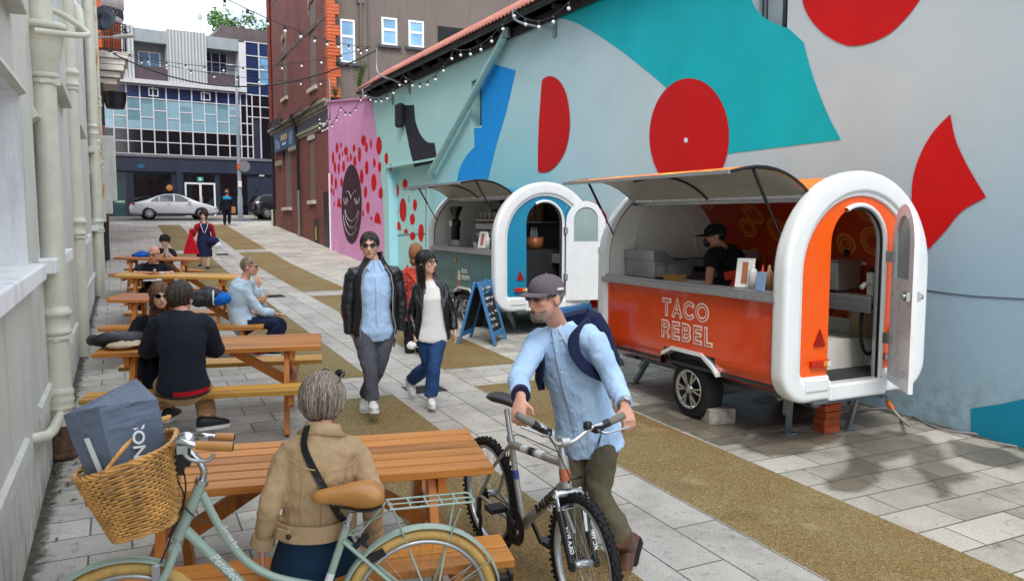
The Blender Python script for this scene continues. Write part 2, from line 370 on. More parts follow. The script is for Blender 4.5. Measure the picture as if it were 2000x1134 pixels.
M_GLASS = glassy('window_glass', '#20262c', .04); M_SASH = plain('white_frame', '#e4e6e6', .45, var=.04)
XW = lambda y: -.57 + .0065 * y
def left_building():
    b = thing('cream_building', 'cream rendered wall with white sills and fat drainpipes along the left of the lane', 'building', (-.57, 0, 0))
    wins = [(3.3, 6.0, 1.8, 2.86), (6.78, 8.95, 1.8, 2.8), (11.9, 14.0, 1.85, 2.85), (17.5, 19.6, 1.95, 2.95), (22, 24, 2.1, 3.1),
            (3.6, 5.6, 3.42, 5.6), (8.2, 10.2, 3.42, 5.6), (12.2, 14.1, 3.42, 5.6), (17.4, 19.2, 3.45, 5.6), (22.3, 24, 3.5, 5.6)]
    ys = sorted(set([-8, 26.9] + [w[0] for w in wins] + [w[1] for w in wins])); zs = sorted(set([-1, 11] + [w[2] for w in wins] + [w[3] for w in wins]))
    mb = MB(); D = .34
    def inside(y, z): return any(w[0] < y < w[1] and w[2] < z < w[3] for w in wins)
    for i in range(len(ys) - 1):
        for j in range(len(zs) - 1):
            y0, y1, z0, z1 = ys[i], ys[i + 1], zs[j], zs[j + 1]
            if inside((y0 + y1) / 2, (z0 + z1) / 2): continue
            mb.add([(XW(y0), y0, z0), (XW(y1), y1, z0), (XW(y1), y1, z1), (XW(y0), y0, z1)], [(0, 1, 2, 3)])
    ye = 26.9; mb.add([(XW(ye), ye, -1), (-12, ye, -1), (-12, ye, 11), (XW(ye), ye, 11)], [(0, 1, 2, 3)])
    mb.add([(XW(-8), -8, 11), (XW(ye), ye, 11), (-12, ye, 11), (-12, -8, 11)], [(0, 1, 2, 3)])
    # sloping dado lines and plinth
    for (a, c, z) in [(-8, 5.35, .78), (6.1, 10.9, .8), (12, 26, 1.0)]:
        mb.add([(XW(a) + .0, a, z - .06), (XW(c), c, z - .06), (XW(c) + .025, c, z - .05), (XW(a) + .025, a, z - .05), (XW(a) + .025, a, z + .03), (XW(c) + .025, c, z + .03), (XW(c), c, z + .05), (XW(a), a, z + .05)],
               [(0, 1, 2, 3), (3, 2, 5, 4), (4, 5, 6, 7), (0, 3, 4, 7), (6, 5, 2, 1)])
    mb.build('wall', M_CREAM, b, world=True)
    for (y0, y1, z0, z1) in wins:
        fr = MB(); x0, x1 = XW(y0), XW(y1)
        ins = .0
        fr.add([(x1, y1, z0), (x1, y1, z1), (x1 - D, y1, z1), (x1 - D, y1, z0)], [(3, 2, 1, 0)]); fr.add([(x0, y0, z0), (x0, y0, z1), (x0 - D, y0, z1), (x0 - D, y0, z0)], [(0, 1, 2, 3)])
        fr.add([(x0, y0, z1), (x1, y1, z1), (x1 - D, y1, z1), (x0 - D, y0, z1)], [(0, 1, 2, 3)])
        w = fr.build('window_reveal', M_WHITEREND, b, world=True)
        f = MB(); xg = x0 - D + .02
        for (a, c) in ((y0, y0 + .07), (y1 - .07, y1), ((y0 + y1) / 2 - .03, (y0 + y1) / 2 + .03)): f.box(xg - .03, xg + .03, a, c, z0, z1)
        for (a, c) in ((z0, z0 + .07), (z1 - .07, z1), ((z0 + z1) / 2 - .025, (z0 + z1) / 2 + .025)): f.box(xg - .027, xg + .027, y0 + .07, y1 - .07, a, c)
        f.build('window_frame', M_SASH, w, world=True)
        g = MB(); g.add([(xg - .02, y0, z0), (xg - .02, y1, z0), (xg - .02, y1, z1), (xg - .02, y0, z1)], [(0, 1, 2, 3)]); g.build('pane', M_GLASS, w, world=True)
        s = MB(); up = z0 > 3
        s.box(x0 - D, x0 + .11, y0 - .1 if not up else y0 - .06, y1 + .12, z0 - .11, z0 - .002)
        s.build('window_sill', M_WHITEREND if not up else M_CREAM, w, world=True, bevel=.012)
        if not up and y0 < 10:
            h = MB(); h.add([(x0, y0 - .03, z1 + .01), (x1, y1 + .03, z1 + .01), (x1 + .04, y1 + .03, z1 + .03), (x0 + .04, y0 - .03, z1 + .03), (x1, y1 + .03, z1 + .12), (x0, y0 - .03, z1 + .12)], [(0, 1, 2, 3), (3, 2, 4, 5), (0, 3, 5), (1, 2, 4)])
            h.build('drip_mould', M_CREAM, w, world=True)
    def pipe(x, y, z0, r, cols, hopper=None, bracket=True, name='drainpipe'):
        p = MB(); p.tube([(x, y, z0), (x, y, 10.6)], r, 20, cap=True)
        for z in cols:
            p.lathe([(r, z - .09), (r * 1.22, z - .085), (r * 1.25, z - .06), (r * 1.12, z - .05), (r * 1.12, z + .05), (r * 1.3, z + .06), (r * 1.34, z + .085), (r * 1.2, z + .1), (r * 1.02, z + .13)], (x, y, 0), n=20)
        o = p.build(name, M_PIPE, b, world=True)
        for z in cols:
            k = MB(); k.box(XW(y), x + r * .3, y - .012, y + .012, z - .13, z - .1); k.lathe([(r * 1.01, z - .135), (r * 1.12, z - .135), (r * 1.12, z - .1), (r * 1.01, z - .1)], (x, y, 0), n=20)
            k.box(x + r * .7, x + r * 1.35, y - .05, y - .03, z - .14, z - .09); k.box(x - r * .2, x + r * .2, y - r * 1.35, y - r * 1.05, z - .135, z - .105); k.build('pipe_bracket', M_PIPE, o, world=True)
        return o
    g1 = gnd(115, 895); x1, y1 = float(g1[0]) + .03, float(g1[1])
    def zpx(px, py, y): return float(aty(px, py, y)[2])
    p1 = pipe(x1, y1, zg(y1) + .26, .085, [zpx(82, 130, y1), zpx(104, 630, y1)])
    h = MB(); zh = zpx(82, 60, y1); h.lathe([(.09, zh - .33), (.1, zh - .3), (.14, zh - .12), (.15, zh), (.17, zh), (.17, zh + .05), (.09, zh + .055)], (x1, y1, 0), n=20); h.build('hopper', M_PIPE, p1, world=True)
    h = MB(); zc = zpx(110, 770, y1); h.lathe([(.086, zc - .12)] + [(r, zc - .11 + i * .02) for i, r in enumerate([.1, .1, .093, .1, .1, .093, .1, .1])] + [(.086, zc + .06)], (x1, y1, 0), n=20); h.build('pipe_joint', M_PIPE, p1, world=True)
    h = MB(); h.tube([(x1, y1, zg(y1) - .02), (x1, y1, zg(y1) + .27)], .088, 20); h.lathe([(.088, zg(y1) + .01), (.115, zg(y1) + .015), (.115, zg(y1) + .05), (.088, zg(y1) + .06)], (x1, y1, 0), n=20); h.build('rusty_foot', M_RUST, p1, world=True)
    sp = MB(); z = zg(y1) + .36; sp.tube([(XW(y1) - .05, y1 - 1.35, z + .14), (XW(y1) + .06, y1 - 1.25, z + .13), (XW(y1) + .07, y1 - .9, z + .08), (x1, y1 - .05, z)], .035, 14); sp.build('waste_pipe', M_PIPE, b, world=True)
    lp = MB(); lp.tube(crom([(XW(y1) + .02, y1 + .15, zh + .2), (x1 + .12, y1 + .2, zh + .18), (x1 + .3, y1, zh + .02), (x1 + .26, y1 - .25, zh - .06), (x1 - .02, y1 - .28, zh - .06)], 6, False), .022, 8); lp.build('bent_conduit', M_PIPE, b, world=True)
    g2 = gnd(163, 695); x2, y2 = float(g2[0]), float(g2[1]); pipe(x2, y2, zg(y2), .085, [zpx(138, 155, y2), zpx(150, 445, y2)])
    pipe(x2 - .08, y2 + .55, 3.2, .07, [5.2], name='upper_drainpipe')
    sw = MB(); zs_ = zpx(160, 35, y2 + .4); sw.tube([(XW(y2), y2 + 1.3, zs_ + .5), (x2 + .02, y2 + 1.0, zs_ + .3), (x2 + .1, y2 + .6, zs_ + .12), (x2 + .12, y2 + .5, zs_ - .15)], .07, 14); sw.build('soil_pipe', M_PIPE, b, world=True)
    g3 = gnd(195, 578); x3, y3 = float(g3[0]), float(g3[1]); pipe(x3, y3, zg(y3), .085, [zpx(180, 255, y3), zpx(186, 440, y3)])
    pipe(x3 + .02, y3 + 1.2, zg(y3), .08, [zpx(188, 285, y3 + 1.2), zpx(193, 440, y3 + 1.2)])
    st = pipe(-.33, 22.8, 2.0, .07, [3.4, 5.0], name='rusty_drainpipe'); st.data.materials[0] = RUSTYPIPE
    bx = MB(); bx.box(XW(25) - .1, XW(25) + .42, 24.4, 25.3, 2.55, 4.3); bx.box(XW(25), XW(25) + .3, 24.1, 24.7, 2.2, 2.6); bx.build('wall_cabinet', M_CREAM, b, world=True, bevel=.03)
    rc = MB(); rc.box(XW(25.8), XW(25.8) + .16, 25.6, 25.8, zg(26), 2.5); rc.build('corner_post', plain('black_paint', '#1a1b1d', .5), b, world=True)
    return b
def rusty():
    t = NT('rust_streaked_paint'); n = t.noise(3, 6, .7, t.coord((6, 6, .8))); t.col(t.mix(t.mr(n, .5, .62), S('#c6c4b2'), S('#b0762c'))); t.P(Roughness=.6); return t.mat
RUSTYPIPE = rusty()
left_building()
# ================================================================ bricks
def brickmat(name, c1, c2, mortar, bw=.215, rh=.075, axis='y'):
    t = NT(name); s = t.sep(); v = t.comb(s[1] if axis == 'y' else s[0], s[2], 0.0)
    b = t.n('ShaderNodeTexBrick'); t.l(v, b.inputs['Vector']); b.inputs['Scale'].default_value = 1; b.inputs['Brick Width'].default_value = bw; b.inputs['Row Height'].default_value = rh
    b.inputs['Mortar Size'].default_value = .009; b.inputs['Color1'].default_value = S(c1); b.inputs['Color2'].default_value = S(c2); b.inputs['Mortar'].default_value = S(mortar)
    k = t.mix(t.mr(t.noise(.7, 7, .7), .45, .7, 0, .7), b.outputs['Color'], t.mix(1.0, b.outputs['Color'], (.45, .42, .42, 1), 'MULTIPLY'))
    k = t.mix(.5, k, t.ramp(t.noise(25, 4), [(.3, (.6, .6, .6)), (.7, (1.2, 1.2, 1.2))]), 'MULTIPLY')
    t.col(k); t.P(Roughness=.85); t.bump(b.outputs['Fac'], -.5, .01); return t.mat
M_BRICK = brickmat('red_brick', '#6c2e24', '#853d30', '#655048'); M_QUOIN = brickmat('orange_brick', '#c65a30', '#cf6a3c', '#8a5340', .26, .11, 'x'); M_QUOINY = brickmat('orange_brick_side', '#c65a30', '#cf6a3c', '#8a5340', .26, .11)
M_STONE = plain('weathered_stone', '#8d8674', .9, var=.3, vs=4, dirt=.7, bump=.4); M_STONEPALE = plain('pale_stone', '#b9b3a6', .9, var=.2, vs=4, dirt=.4)
M_DARKGREY = plain('dark_grey_paint', '#3c3e48', .6, var=.15, dirt=.3); M_NAVY = plain('navy_paint', '#2b3346', .45, var=.12, vs=1.2); M_BLACK = plain('black_paint_satin', '#15161a', .45)
M_BROWNREND = stucco('brown_render', '#6f655f', big=.5); M_GREYMET = plain('galvanised_steel', '#8f959a', .4, .7, var=.15, vs=14)
M_SKYGLASS = glassy('sky_reflecting_glass', '#6fa0c4', .06, .9, .35, .9)
def brick_building():
    X, Y0, Y1 = 6.62, 27.6, 38.6
    b = thing('brick_building', 'tall red brick corner building with stone cornice and shop sign past the pink wall', 'building', (X, Y0, 1))
    wins = [(30.0, 31.0, 2.75, 5.0), (34.6, 36.4, 2.55, 5.0), (34.9, 36.0, 7.2, 9.6), (29.4, 30.6, 6.85, 9.9), (29.2, 30.8, 11.2, 14)]
    ys = sorted(set([Y0, Y1] + [w[0] for w in wins] + [w[1] for w in wins])); zs = sorted(set([.4, 17] + [w[2] for w in wins] + [w[3] for w in wins]))
    mb = MB()
    for i in range(len(ys) - 1):
        for j in range(len(zs) - 1):
            y, z = (ys[i] + ys[i + 1]) / 2, (zs[j] + zs[j + 1]) / 2
            if any(w[0] < y < w[1] and w[2] < z < w[3] for w in wins): continue
            mb.add([(X, ys[i], zs[j]), (X, ys[i + 1], zs[j]), (X, ys[i + 1], zs[j + 1]), (X, ys[i], zs[j + 1])], [(3, 2, 1, 0)])
    for (y0, y1, z0, z1) in wins:
        for q in ([(X, y0, z0), (X + .3, y0, z0), (X + .3, y0, z1), (X, y0, z1)], [(X, y1, z0), (X, y1, z1), (X + .3, y1, z1), (X + .3, y1, z0)], [(X, y0, z1), (X + .3, y0, z1), (X + .3, y1, z1), (X, y1, z1)]): mb.add(q, [(0, 1, 2, 3)])
    mb.add([(X, Y1, .4), (X + 6, Y1, .4), (X + 6, Y1, 17), (X, Y1, 17)], [(0, 1, 2, 3)])
    mb.add([(X, Y0, 17), (X, Y1, 17), (X + 6, Y1, 17), (X + 6, Y0, 17)], [(0, 1, 2, 3)])
    mb.build('brick_wall', M_BRICK, b, world=True)
    for (y0, y1, z0, z1) in wins:
        g = MB(); g.box(X + .22, X + .25, y0, y1, z0, z1); w = g.build('window', glassy('dim_glass', '#14161a', .3, .3), b, world=True)
        if z1 > 9 and y0 > 32 or z1 > 9:
            a = MB(); n = 8; pts = [(X - .012, y0 + (y1 - y0) * (.5 - .5 * math.cos(math.pi * i / n)), z1 - .35 + .5 * math.sin(math.pi * i / n)) for i in range(n + 1)]
            a.prism([(X - .012, y0, z1 + .25)] + pts + [(X - .012, y1, z1 + .25)], (.2, 0, 0)); a.build('stone_arch', M_STONE, w, world=True)
        f = MB()
        for (a, c) in ((y0, y0 + .06), (y1 - .06, y1)): f.box(X + .18, X + .22, a, c, z0, z1)
        f.box(X + .18, X + .22, y0 + .06, y1 - .06, (z0 + z1) / 2 - .03, (z0 + z1) / 2 + .03); f.build('window_frame', M_DARKGREY, w, world=True)
        s = MB(); s.box(X - .1, X + .2, y0 - .08, y1 + .08, z0 - .14, z0 - .003); s.build('window_sill', M_STONEPALE, w, world=True, bevel=.01)
    ln = MB(); ln.box(X - .02, X + .05, 29.9, 31.1, 5.0, 5.32); ln.build('window_lintel', M_STONEPALE, b, world=True)
    c = MB(); c.box(X - .22, X + .05, Y0 - .02, Y1 + .2, 6.02, 6.14); c.box(X - .14, X + .05, Y0, Y1 + .1, 5.88, 6.017); c.box(X - .07, X + .05, Y0, Y1 + .1, 5.78, 5.877); c.build('stone_cornice', M_STONE, b, world=True, bevel=.02)
    c = MB(); c.box(X - .1, X + .05, Y0, 33.2, 5.3, 5.42); c.box(X - .06, X + .05, Y0, 33.2, 5.2, 5.297); c.build('stone_band', M_STONE, b, world=True, bevel=.02)
    for q in ((32.9, 34.5, 4.82, 5.0), (36.5, 37.6, 4.4, 4.62)): c = MB(); c.box(X - .12, X + .05, *q); c.build('stone_band', M_STONE, b, world=True, bevel=.02)
    for (z, yy) in ((8.9, 33.5), (11.6, 32.5)):
        c = MB(); c.box(X - .012, X + .05, Y0 + .5, Y1, z, z + .14); c.build('stone_course', plain('sooty_stone', '#5b4f47', .9, var=.5, vs=2, dirt=.6), b, world=True)
    fa = MB(); fa.box(X - .05, X + .05, Y0 + .05, 32.9, 5.43, 5.775); fa.build('fascia_board', M_DARKGREY, b, world=True)
    sg = MB(); sg.box(X - .1, X - .052, 33.0, 37.9, 5.0, 5.8); sb = sg.build('shop_sign', plain('sign_blue', '#2b4668', .5), b, world=True)
    tx = MB()
    for k, (y, h) in enumerate([(37.3, .5), (37.0, .42), (36.75, .36), (36.5, .3), (34.2, .45), (33.95, .55), (33.7, .5)]): tx.box(X - .106, X - .1, y, y + .07, 5.12, 5.12 + h)
    tx.build('sign_stripe', plain('sign_pale', '#9fb4c8', .6), sb, world=True)
    sign_text(sb, 'EL·ROCA', X - .106, 35.4, 5.42, .34, '#d8c27a'); sign_text(sb, 'RESTAURANT', X - .106, 35.4, 5.2, .15, '#c8d0d8')
    dp = MB(); dp.tube([(X - .07, 32.75, zg(32) + 1.9), (X - .07, 32.75, 5.0), (X - .14, 32.8, 5.5), (X - .26, 32.85, 6.2)], .055, 10); dp.build('drainpipe', M_BLACK, b, world=True)
    dp = MB(); dp.tube([(X - .07, 32.75, zg(32.7)), (X - .07, 32.75, zg(32) + 1.9)], .06, 10); dp.build('lower_drainpipe', M_GREYMET, b, world=True)
    dp = MB(); dp.tube([(X - .08, 38.35, zg(38)), (X - .08, 38.35, 6.0)], .06, 10); dp.build('corner_drainpipe', M_BLACK, b, world=True)
    dp = MB(); dp.tube([(X - .08, 38.5, 6.2), (X - .08, 38.5, 16.5)], .09, 10); dp.build('red_drainpipe', plain('rust_red_paint', '#6b2c1c', .6), b, world=True)
    bs = MB(); bs.box(X - .16, X + .02, 38.35, 38.75, zg(38.5) - .1, zg(38.5) + .75); bs.build('stone_bollard', M_STONEPALE, b, world=True, bevel=.03)
    d = MB(); d.box(X - .012, X + .1, 28.0, 28.7, 1.0, 3.0); d.build('doorway', M_BLACK, b, world=True)
    d = MB(); d.box(X - .03, X + .1, 29.6, 30.3, zg(30) + .02, zg(30) + .85); hh = d.build('meter_box', plain('dark_box', '#22201e', .7), b, world=True)
    d = MB(); d.box(X - .04, X - .03, 29.8, 30.05, zg(30) + .1, zg(30) + .6); d.build('meter_label', plain('yellow_label', '#9a8a3a', .7), hh, world=True)
    q = MB()
    for k in range(70):
        z = 6.2 + k * .115
        if z > 16.5: break
        w = .26 if (k // 3) % 2 else .4; q.box(X - .018, X + w, Y0 - .025, Y0 + w * .8, z, z + .099)
    q.build('brick_quoin', M_QUOINY, b, world=True)
    cb = MB(); rr = random.Random(3)
    for k in range(5):
        cb.tube([(X - .16 - .03 * k, 28.3 + t * 10 / 7, 6.1 + .04 * k + .1 * math.sin(t * 1.7 + k) - .15 * math.sin(math.pi * t / 7)) for t in range(8)], .014, 6)
    for k in range(4): cb.obox((X - .2, 35.5 + k * .7, 6.2 + .08 * (k % 2)), (.12, .35, .2), (0, 0, .2 * k))
    cb.build('cable_bundle', M_BLACK, b, world=True)
    return b
def sign_text(parent, s, x, yc, z, size, col, flip=True):
    cu = bpy.data.curves.new('lettering', 'FONT'); cu.body = s; cu.align_x = 'CENTER'; cu.size = size; cu.extrude = .003; cu.offset = size * .02
    tmp = bpy.data.objects.new('lettering', cu); COL.objects.link(tmp); dg = bpy.context.evaluated_depsgraph_get(); me = bpy.data.meshes.new_from_object(tmp.evaluated_get(dg)); bpy.data.objects.remove(tmp)
    M = Matrix(((0, 0, -1, x), (-1, 0, 0, yc), (0, 1, 0, z), (0, 0, 0, 1)))     # reads from the lane, faces -x
    me.transform(root_matrix(parent).inverted() @ M); me.materials.clear(); me.materials.append(plain('lettering_' + col[1:], col, .6))
    o = bpy.data.objects.new('lettering', me); COL.objects.link(o); o.parent = parent; return o
brick_building()
def flat_text(parent, s, M, size, mat, bold=.02, name='lettering', align='CENTER', shear=0, spacing=1):
    cu = bpy.data.curves.new(name, 'FONT'); cu.body = s; cu.align_x = align; cu.size = size; cu.extrude = .0015; cu.offset = size * bold; cu.shear = shear; cu.space_character = spacing; cu.resolution_u = 3
    tmp = bpy.data.objects.new(name, cu); COL.objects.link(tmp); dg = bpy.context.evaluated_depsgraph_get(); me = bpy.data.meshes.new_from_object(tmp.evaluated_get(dg)); bpy.data.objects.remove(tmp)
    me.transform(M); me.materials.clear(); me.materials.append(mat)
    o = bpy.data.objects.new(name, me); COL.objects.link(o); o.parent = parent; return o
# ================================================================ brown rendered building behind the shed
def upvc(b, x0, x1, z0, z1, y, bar=None):
    f = MB(); t = .07
    f.box(x0, x1, y - .03, y + .03, z0, z0 + t); f.box(x0, x1, y - .03, y + .03, z1 - t, z1); f.box(x0, x0 + t, y - .027, y + .027, z0 + t, z1 - t); f.box(x1 - t, x1, y - .027, y + .027, z0 + t, z1 - t)
    if bar: f.box(x0 + t, x1 - t, y - .026, y + .026, bar - .045, bar + .045)
    w = f.build('window', M_SASH, b, world=True, bevel=.008)
    g = MB(); g.box(x0 + .03, x1 - .03, y, y + .01, z0 + .03, z1 - .03); g.build('pane', M_SKYGLASS, w, world=True)
    s = MB(); s.box(x0 - .12, x1 + .12, y - .12, y + .03, z0 - .1, z0 - .003); s.build('sill', M_DARKGREY, w, world=True)
    return w
def brown_building():
    Y = 28.0
    b = thing('brown_rendered_building', 'brown rendered rear wing with white windows above the corrugated roof', 'building', (7, Y, 1))
    m = MB(); m.box(6.66, 30, Y, Y + 8, 1, 16); m.build('rendered_wall', M_BROWNREND, b, world=True)
    upvc(b, 7.14, 7.66, 7.45, 8.92, Y - .01, 8.35); upvc(b, 8.62, 9.2, 8.18, 9.14, Y - .01, 8.72); upvc(b, 9.62, 10.2, 8.2, 9.14, Y - .01, 8.72)
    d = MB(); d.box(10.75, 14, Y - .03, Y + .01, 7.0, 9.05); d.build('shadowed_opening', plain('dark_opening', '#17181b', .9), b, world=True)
    p = MB(); p.tube([(7.86, Y - .08, 6.2), (7.86, Y - .08, 14)], .05, 10); p.box(7.76, 7.96, Y - .14, Y, 9.5, 9.75); p.build('drainpipe', M_BROWNREND, b, world=True)
    p = MB(); p.box(8.12, 8.18, Y - .03, Y, 6, 14); p.build('corner_strip', plain('grey_strip', '#55504e', .7), b, world=True)
    ld = MB(); ld.box(8.2, 9.4, Y - .06, Y - .005, 6.55, 6.95); ld.build('white_flashing', M_SASH, b, world=True)
    return b
brown_building()

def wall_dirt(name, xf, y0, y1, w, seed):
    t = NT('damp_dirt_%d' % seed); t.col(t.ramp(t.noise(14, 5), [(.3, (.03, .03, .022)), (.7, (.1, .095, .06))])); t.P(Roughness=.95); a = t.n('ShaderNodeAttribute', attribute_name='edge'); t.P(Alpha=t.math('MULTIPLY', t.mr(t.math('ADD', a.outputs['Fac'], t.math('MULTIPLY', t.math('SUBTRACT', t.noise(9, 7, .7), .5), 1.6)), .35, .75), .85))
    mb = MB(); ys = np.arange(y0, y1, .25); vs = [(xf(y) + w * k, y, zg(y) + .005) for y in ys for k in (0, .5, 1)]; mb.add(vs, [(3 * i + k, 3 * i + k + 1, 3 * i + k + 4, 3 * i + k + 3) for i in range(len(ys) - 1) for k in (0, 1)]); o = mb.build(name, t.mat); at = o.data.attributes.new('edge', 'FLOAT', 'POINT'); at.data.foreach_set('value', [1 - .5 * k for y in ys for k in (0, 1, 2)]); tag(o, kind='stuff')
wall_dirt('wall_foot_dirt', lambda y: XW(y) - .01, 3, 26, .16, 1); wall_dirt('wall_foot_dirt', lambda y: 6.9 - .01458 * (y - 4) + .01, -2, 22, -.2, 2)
lf = MB(); rg = random.Random(11)
for k in range(60):
    y = 6.3 + rg.gauss(0, .35) if k < 36 else rg.uniform(4, 20); x = XW(y) + abs(rg.gauss(.06, .1)); M = Euler((rg.uniform(-.5, .5), rg.uniform(-.5, .5), rg.uniform(0, 6))).to_matrix(); q = rg.uniform(.015, .035); lf.add([Vector((x, y, zg(y) + .014)) + M @ Vector(v) * q for v in ((-1, 0, 0), (0, -.4, .1), (1, 0, 0), (0, .4, .1))], [(0, 1, 2, 3)])
tag(lf.build('leaf_litter', plain('dead_leaf', '#6b563a', .9, var=.4, vs=30)), kind='stuff')
# ================================================================ mural building on the right
WX = lambda y: 6.9 - .01458 * (y - 4)
def WP(y, z, off=0): return (WX(y) - off, y, z)
WN = np.array([24, .35, 0]) / np.linalg.norm([24, .35, 0])
def wpx(px, py, off=0.0, push=0.0):
    P = atplane(px, py, np.array([6.9, 4, 0]) + WN * push, WN); return (P[0] - off, P[1], P[2])
def mural_base():
    t = NT('mural_wall_paint'); s = t.sep(); y, z = s[1], s[2]
    n = t.math('MULTIPLY', t.math('SUBTRACT', t.noise(.25, 1), .5), 4.0); yy = t.math('ADD', y, n); zz = t.math('ADD', z, t.math('MULTIPLY', n, .3))
    c = t.mix(t.mr(yy, 9, 17), S('#abced3'), S('#a2cfcc'))
    c = t.mix(t.mr(yy, 10, 5.5), c, S('#bccad1'))
    lowblue = t.math('MULTIPLY', t.mr(zz, 3.4, 1.5), t.mr(y, 6.2, 5.0)); c = t.mix(t.math('MULTIPLY', lowblue, .9), c, S('#90afc0'))
    tq = t.math('MULTIPLY', t.mr(zz, 4.4, 2.4), t.math('MULTIPLY', t.mr(y, 7.6, 9), t.mr(y, 15, 12))); c = t.mix(t.math('MULTIPLY', tq, .85), c, S('#74bfd0'))
    f = t.noise(1.3, 8, .6); c = t.mix(.4, c, t.ramp(f, [(.3, (.86, .87, .88)), (.7, (1.05, 1.05, 1.05))]), 'MULTIPLY')
    sc = t.noise(3.2, 9, .72, t.coord((1, 1, 2.4))); c = t.mix(t.mr(sc, .66, .74, 0, .35), c, S('#8d9296'))
    dr = t.noise(30, 6, .75, t.coord((1, 1, .22))); c = t.mix(t.math('MULTIPLY', t.mr(dr, .72, .77), .4), c, S('#6a6c6e'))
    base = t.math('MULTIPLY', t.mr(zz, .75, .2), t.mr(t.noise(9, 7, .7), .42, .6)); c = t.mix(t.math('MULTIPLY', base, .38), c, S('#5d666b'))
    t.col(c); t.P(Roughness=.72); t.p.inputs['Specular IOR Level'].default_value = .3
    t.bump(t.math('ADD', t.noise(16, 6, .62), t.math('MULTIPLY', t.noise(3, 4), 1.2)), .22, .01); return t.mat
def paintm(name, c, var=.07): return plain('mural_' + name, c, .7, var=var, vs=1.5, dirt=.1, bump=.18, bs=18, bd=.008, spec=.3)
M_MB = mural_base(); MUR = [paintm('red', '#c2030a'), paintm('teal', '#04aeba'), paintm('blue', '#058ddc'), paintm('black', '#22242f'), paintm('pink', '#cf92bb'), paintm('cyan', '#9cd3e0'), paintm('maroon', '#3d2530'), paintm('white', '#d8d4d8'), paintm('deepteal', '#127f9d')]
def mural_building():
    b = thing('mural_building', 'shed wall painted with red, teal and blue mural shapes behind the food trailers', 'building', (6.9, 4, 0))
    holes = [(15.1, 15.62, 3.97, 4.93), (6.92, 7.5, 4.12, 5.3), (17.72, 21.15, -1, 3.42)]
    Ye = 22.6
    ys = sorted(set([-9, Ye] + [h[0] for h in holes] + [h[1] for h in holes])); zs = sorted(set([-1, 5.95] + [h[2] for h in holes] + [h[3] for h in holes]))
    mb = MB()
    for i in range(len(ys) - 1):
        for j in range(len(zs) - 1):
            y, z = (ys[i] + ys[i + 1]) / 2, (zs[j] + zs[j + 1]) / 2
            if any(h[0] < y < h[1] and h[2] < z < h[3] for h in holes): continue
            mb.add([WP(ys[i], zs[j]), WP(ys[i + 1], zs[j]), WP(ys[i + 1], zs[j + 1]), WP(ys[i], zs[j + 1])], [(3, 2, 1, 0)])
    for (a, c, z0, z1) in holes:
        D = -.24
        mb.add([WP(a, z0), WP(a, z0, D), WP(a, z1, D), WP(a, z1)], [(0, 1, 2, 3)]); mb.add([WP(c, z0), WP(c, z1), WP(c, z1, D), WP(c, z0, D)], [(0, 1, 2, 3)], 1 if z0 < 0 else 0)
        mb.add([WP(a, z1), WP(a, z1, D), WP(c, z1, D), WP(c, z1)], [(0, 1, 2, 3)]); mb.add([WP(a, z0), WP(c, z0), WP(c, z0, D), WP(a, z0, D)], [(0, 1, 2, 3)])
    a, c, z0, z1 = holes[2]; mb.add([WP(a, z0, -.24), WP(c, z0, -.24), WP(c, z1, -.24), WP(a, z1, -.24)], [(3, 2, 1, 0)])
    mb.add([WP(-9, -1), WP(-9, 5.95), (16, -9, 5.95), (16, -9, -1)], [(0, 1, 2, 3)]); mb.add([WP(Ye, -1), (16, Ye, -1), (16, Ye, 5.95), WP(Ye, 5.95)], [(0, 1, 2, 3)])
    mb.build('rendered_wall', [M_MB, MUR[5]], b, world=True)
    # the windows
    for (a, c, z0, z1), nm in ((holes[0], 'narrow_window'), (holes[1], 'high_window')):
        g = MB(); g.add([WP(a, z0, -.2), WP(c, z0, -.2), WP(c, z1, -.2), WP(a, z1, -.2)], [(3, 2, 1, 0)]); w = g.build(nm, M_GLASS if a > 10 else M_MB, b, world=True)
        f = MB(); f.bar(WP(a + .2, z0, -.17), WP(a + .2, z1, -.17), .05, .04); f.bar(WP(a + .05, z0 + .02, -.17), WP(c, z0 + .02, -.17), .03, .03)
        if a < 10: f.bar(WP(c - .1, z0, -.1), WP(c - .1, z1, -.1), .015, .02); f.bar(WP(c - .16, z0, -.1), WP(c - .16, z1, -.1), .012, .02)
        f.build('window_bar', M_DARKGREY, w, world=True)
        if a < 10:
            v = MB(); v.bar(WP(a + .02, z0 + .09, -.12), WP(c - .16, z0 + .09, -.12), .03, .17); v.build('vent_grille', M_BLACK, w, world=True)
    # shapes of the mural, each a coat of paint on the wall
    L1 = .004
    def shape(pts, mi, off=L1, sm=True, k=6, push=0):
        P = [wpx(px, py, 0, push) for px, py in pts]; P = crom(P, k) if sm else P
        mm.poly([(p[0] - off, p[1], p[2]) for p in P], mi)
    mm = MB()
    shape([(712, 176), (726, 195), (733, 240), (740, 300), (746, 360), (750, 440), (752, 540), (640, 500)], 4, L1, False)
    teal = [(1080, 18), (1083, 33)] + [tuple(p) for p in crom([(1083, 33), (1130, 47), (1185, 80), (1240, 120), (1312, 182), (1350, 240), (1400, 303)], 5, False)] + [(1424, 300), (1530, 287), (1643, 273)] + [tuple(p) for p in crom([(1643, 273), (1618, 225), (1592, 160), (1577, 110), (1571, 84)], 4, False)] + [(1543, 58)] + [tuple(p) for p in crom([(1540, 56), (1505, 42), (1480, 22), (1465, -8), (1440, -60)], 4, False)] + [(1440, -90), (1200, -40)]
    shape(teal, 1, L1, False)
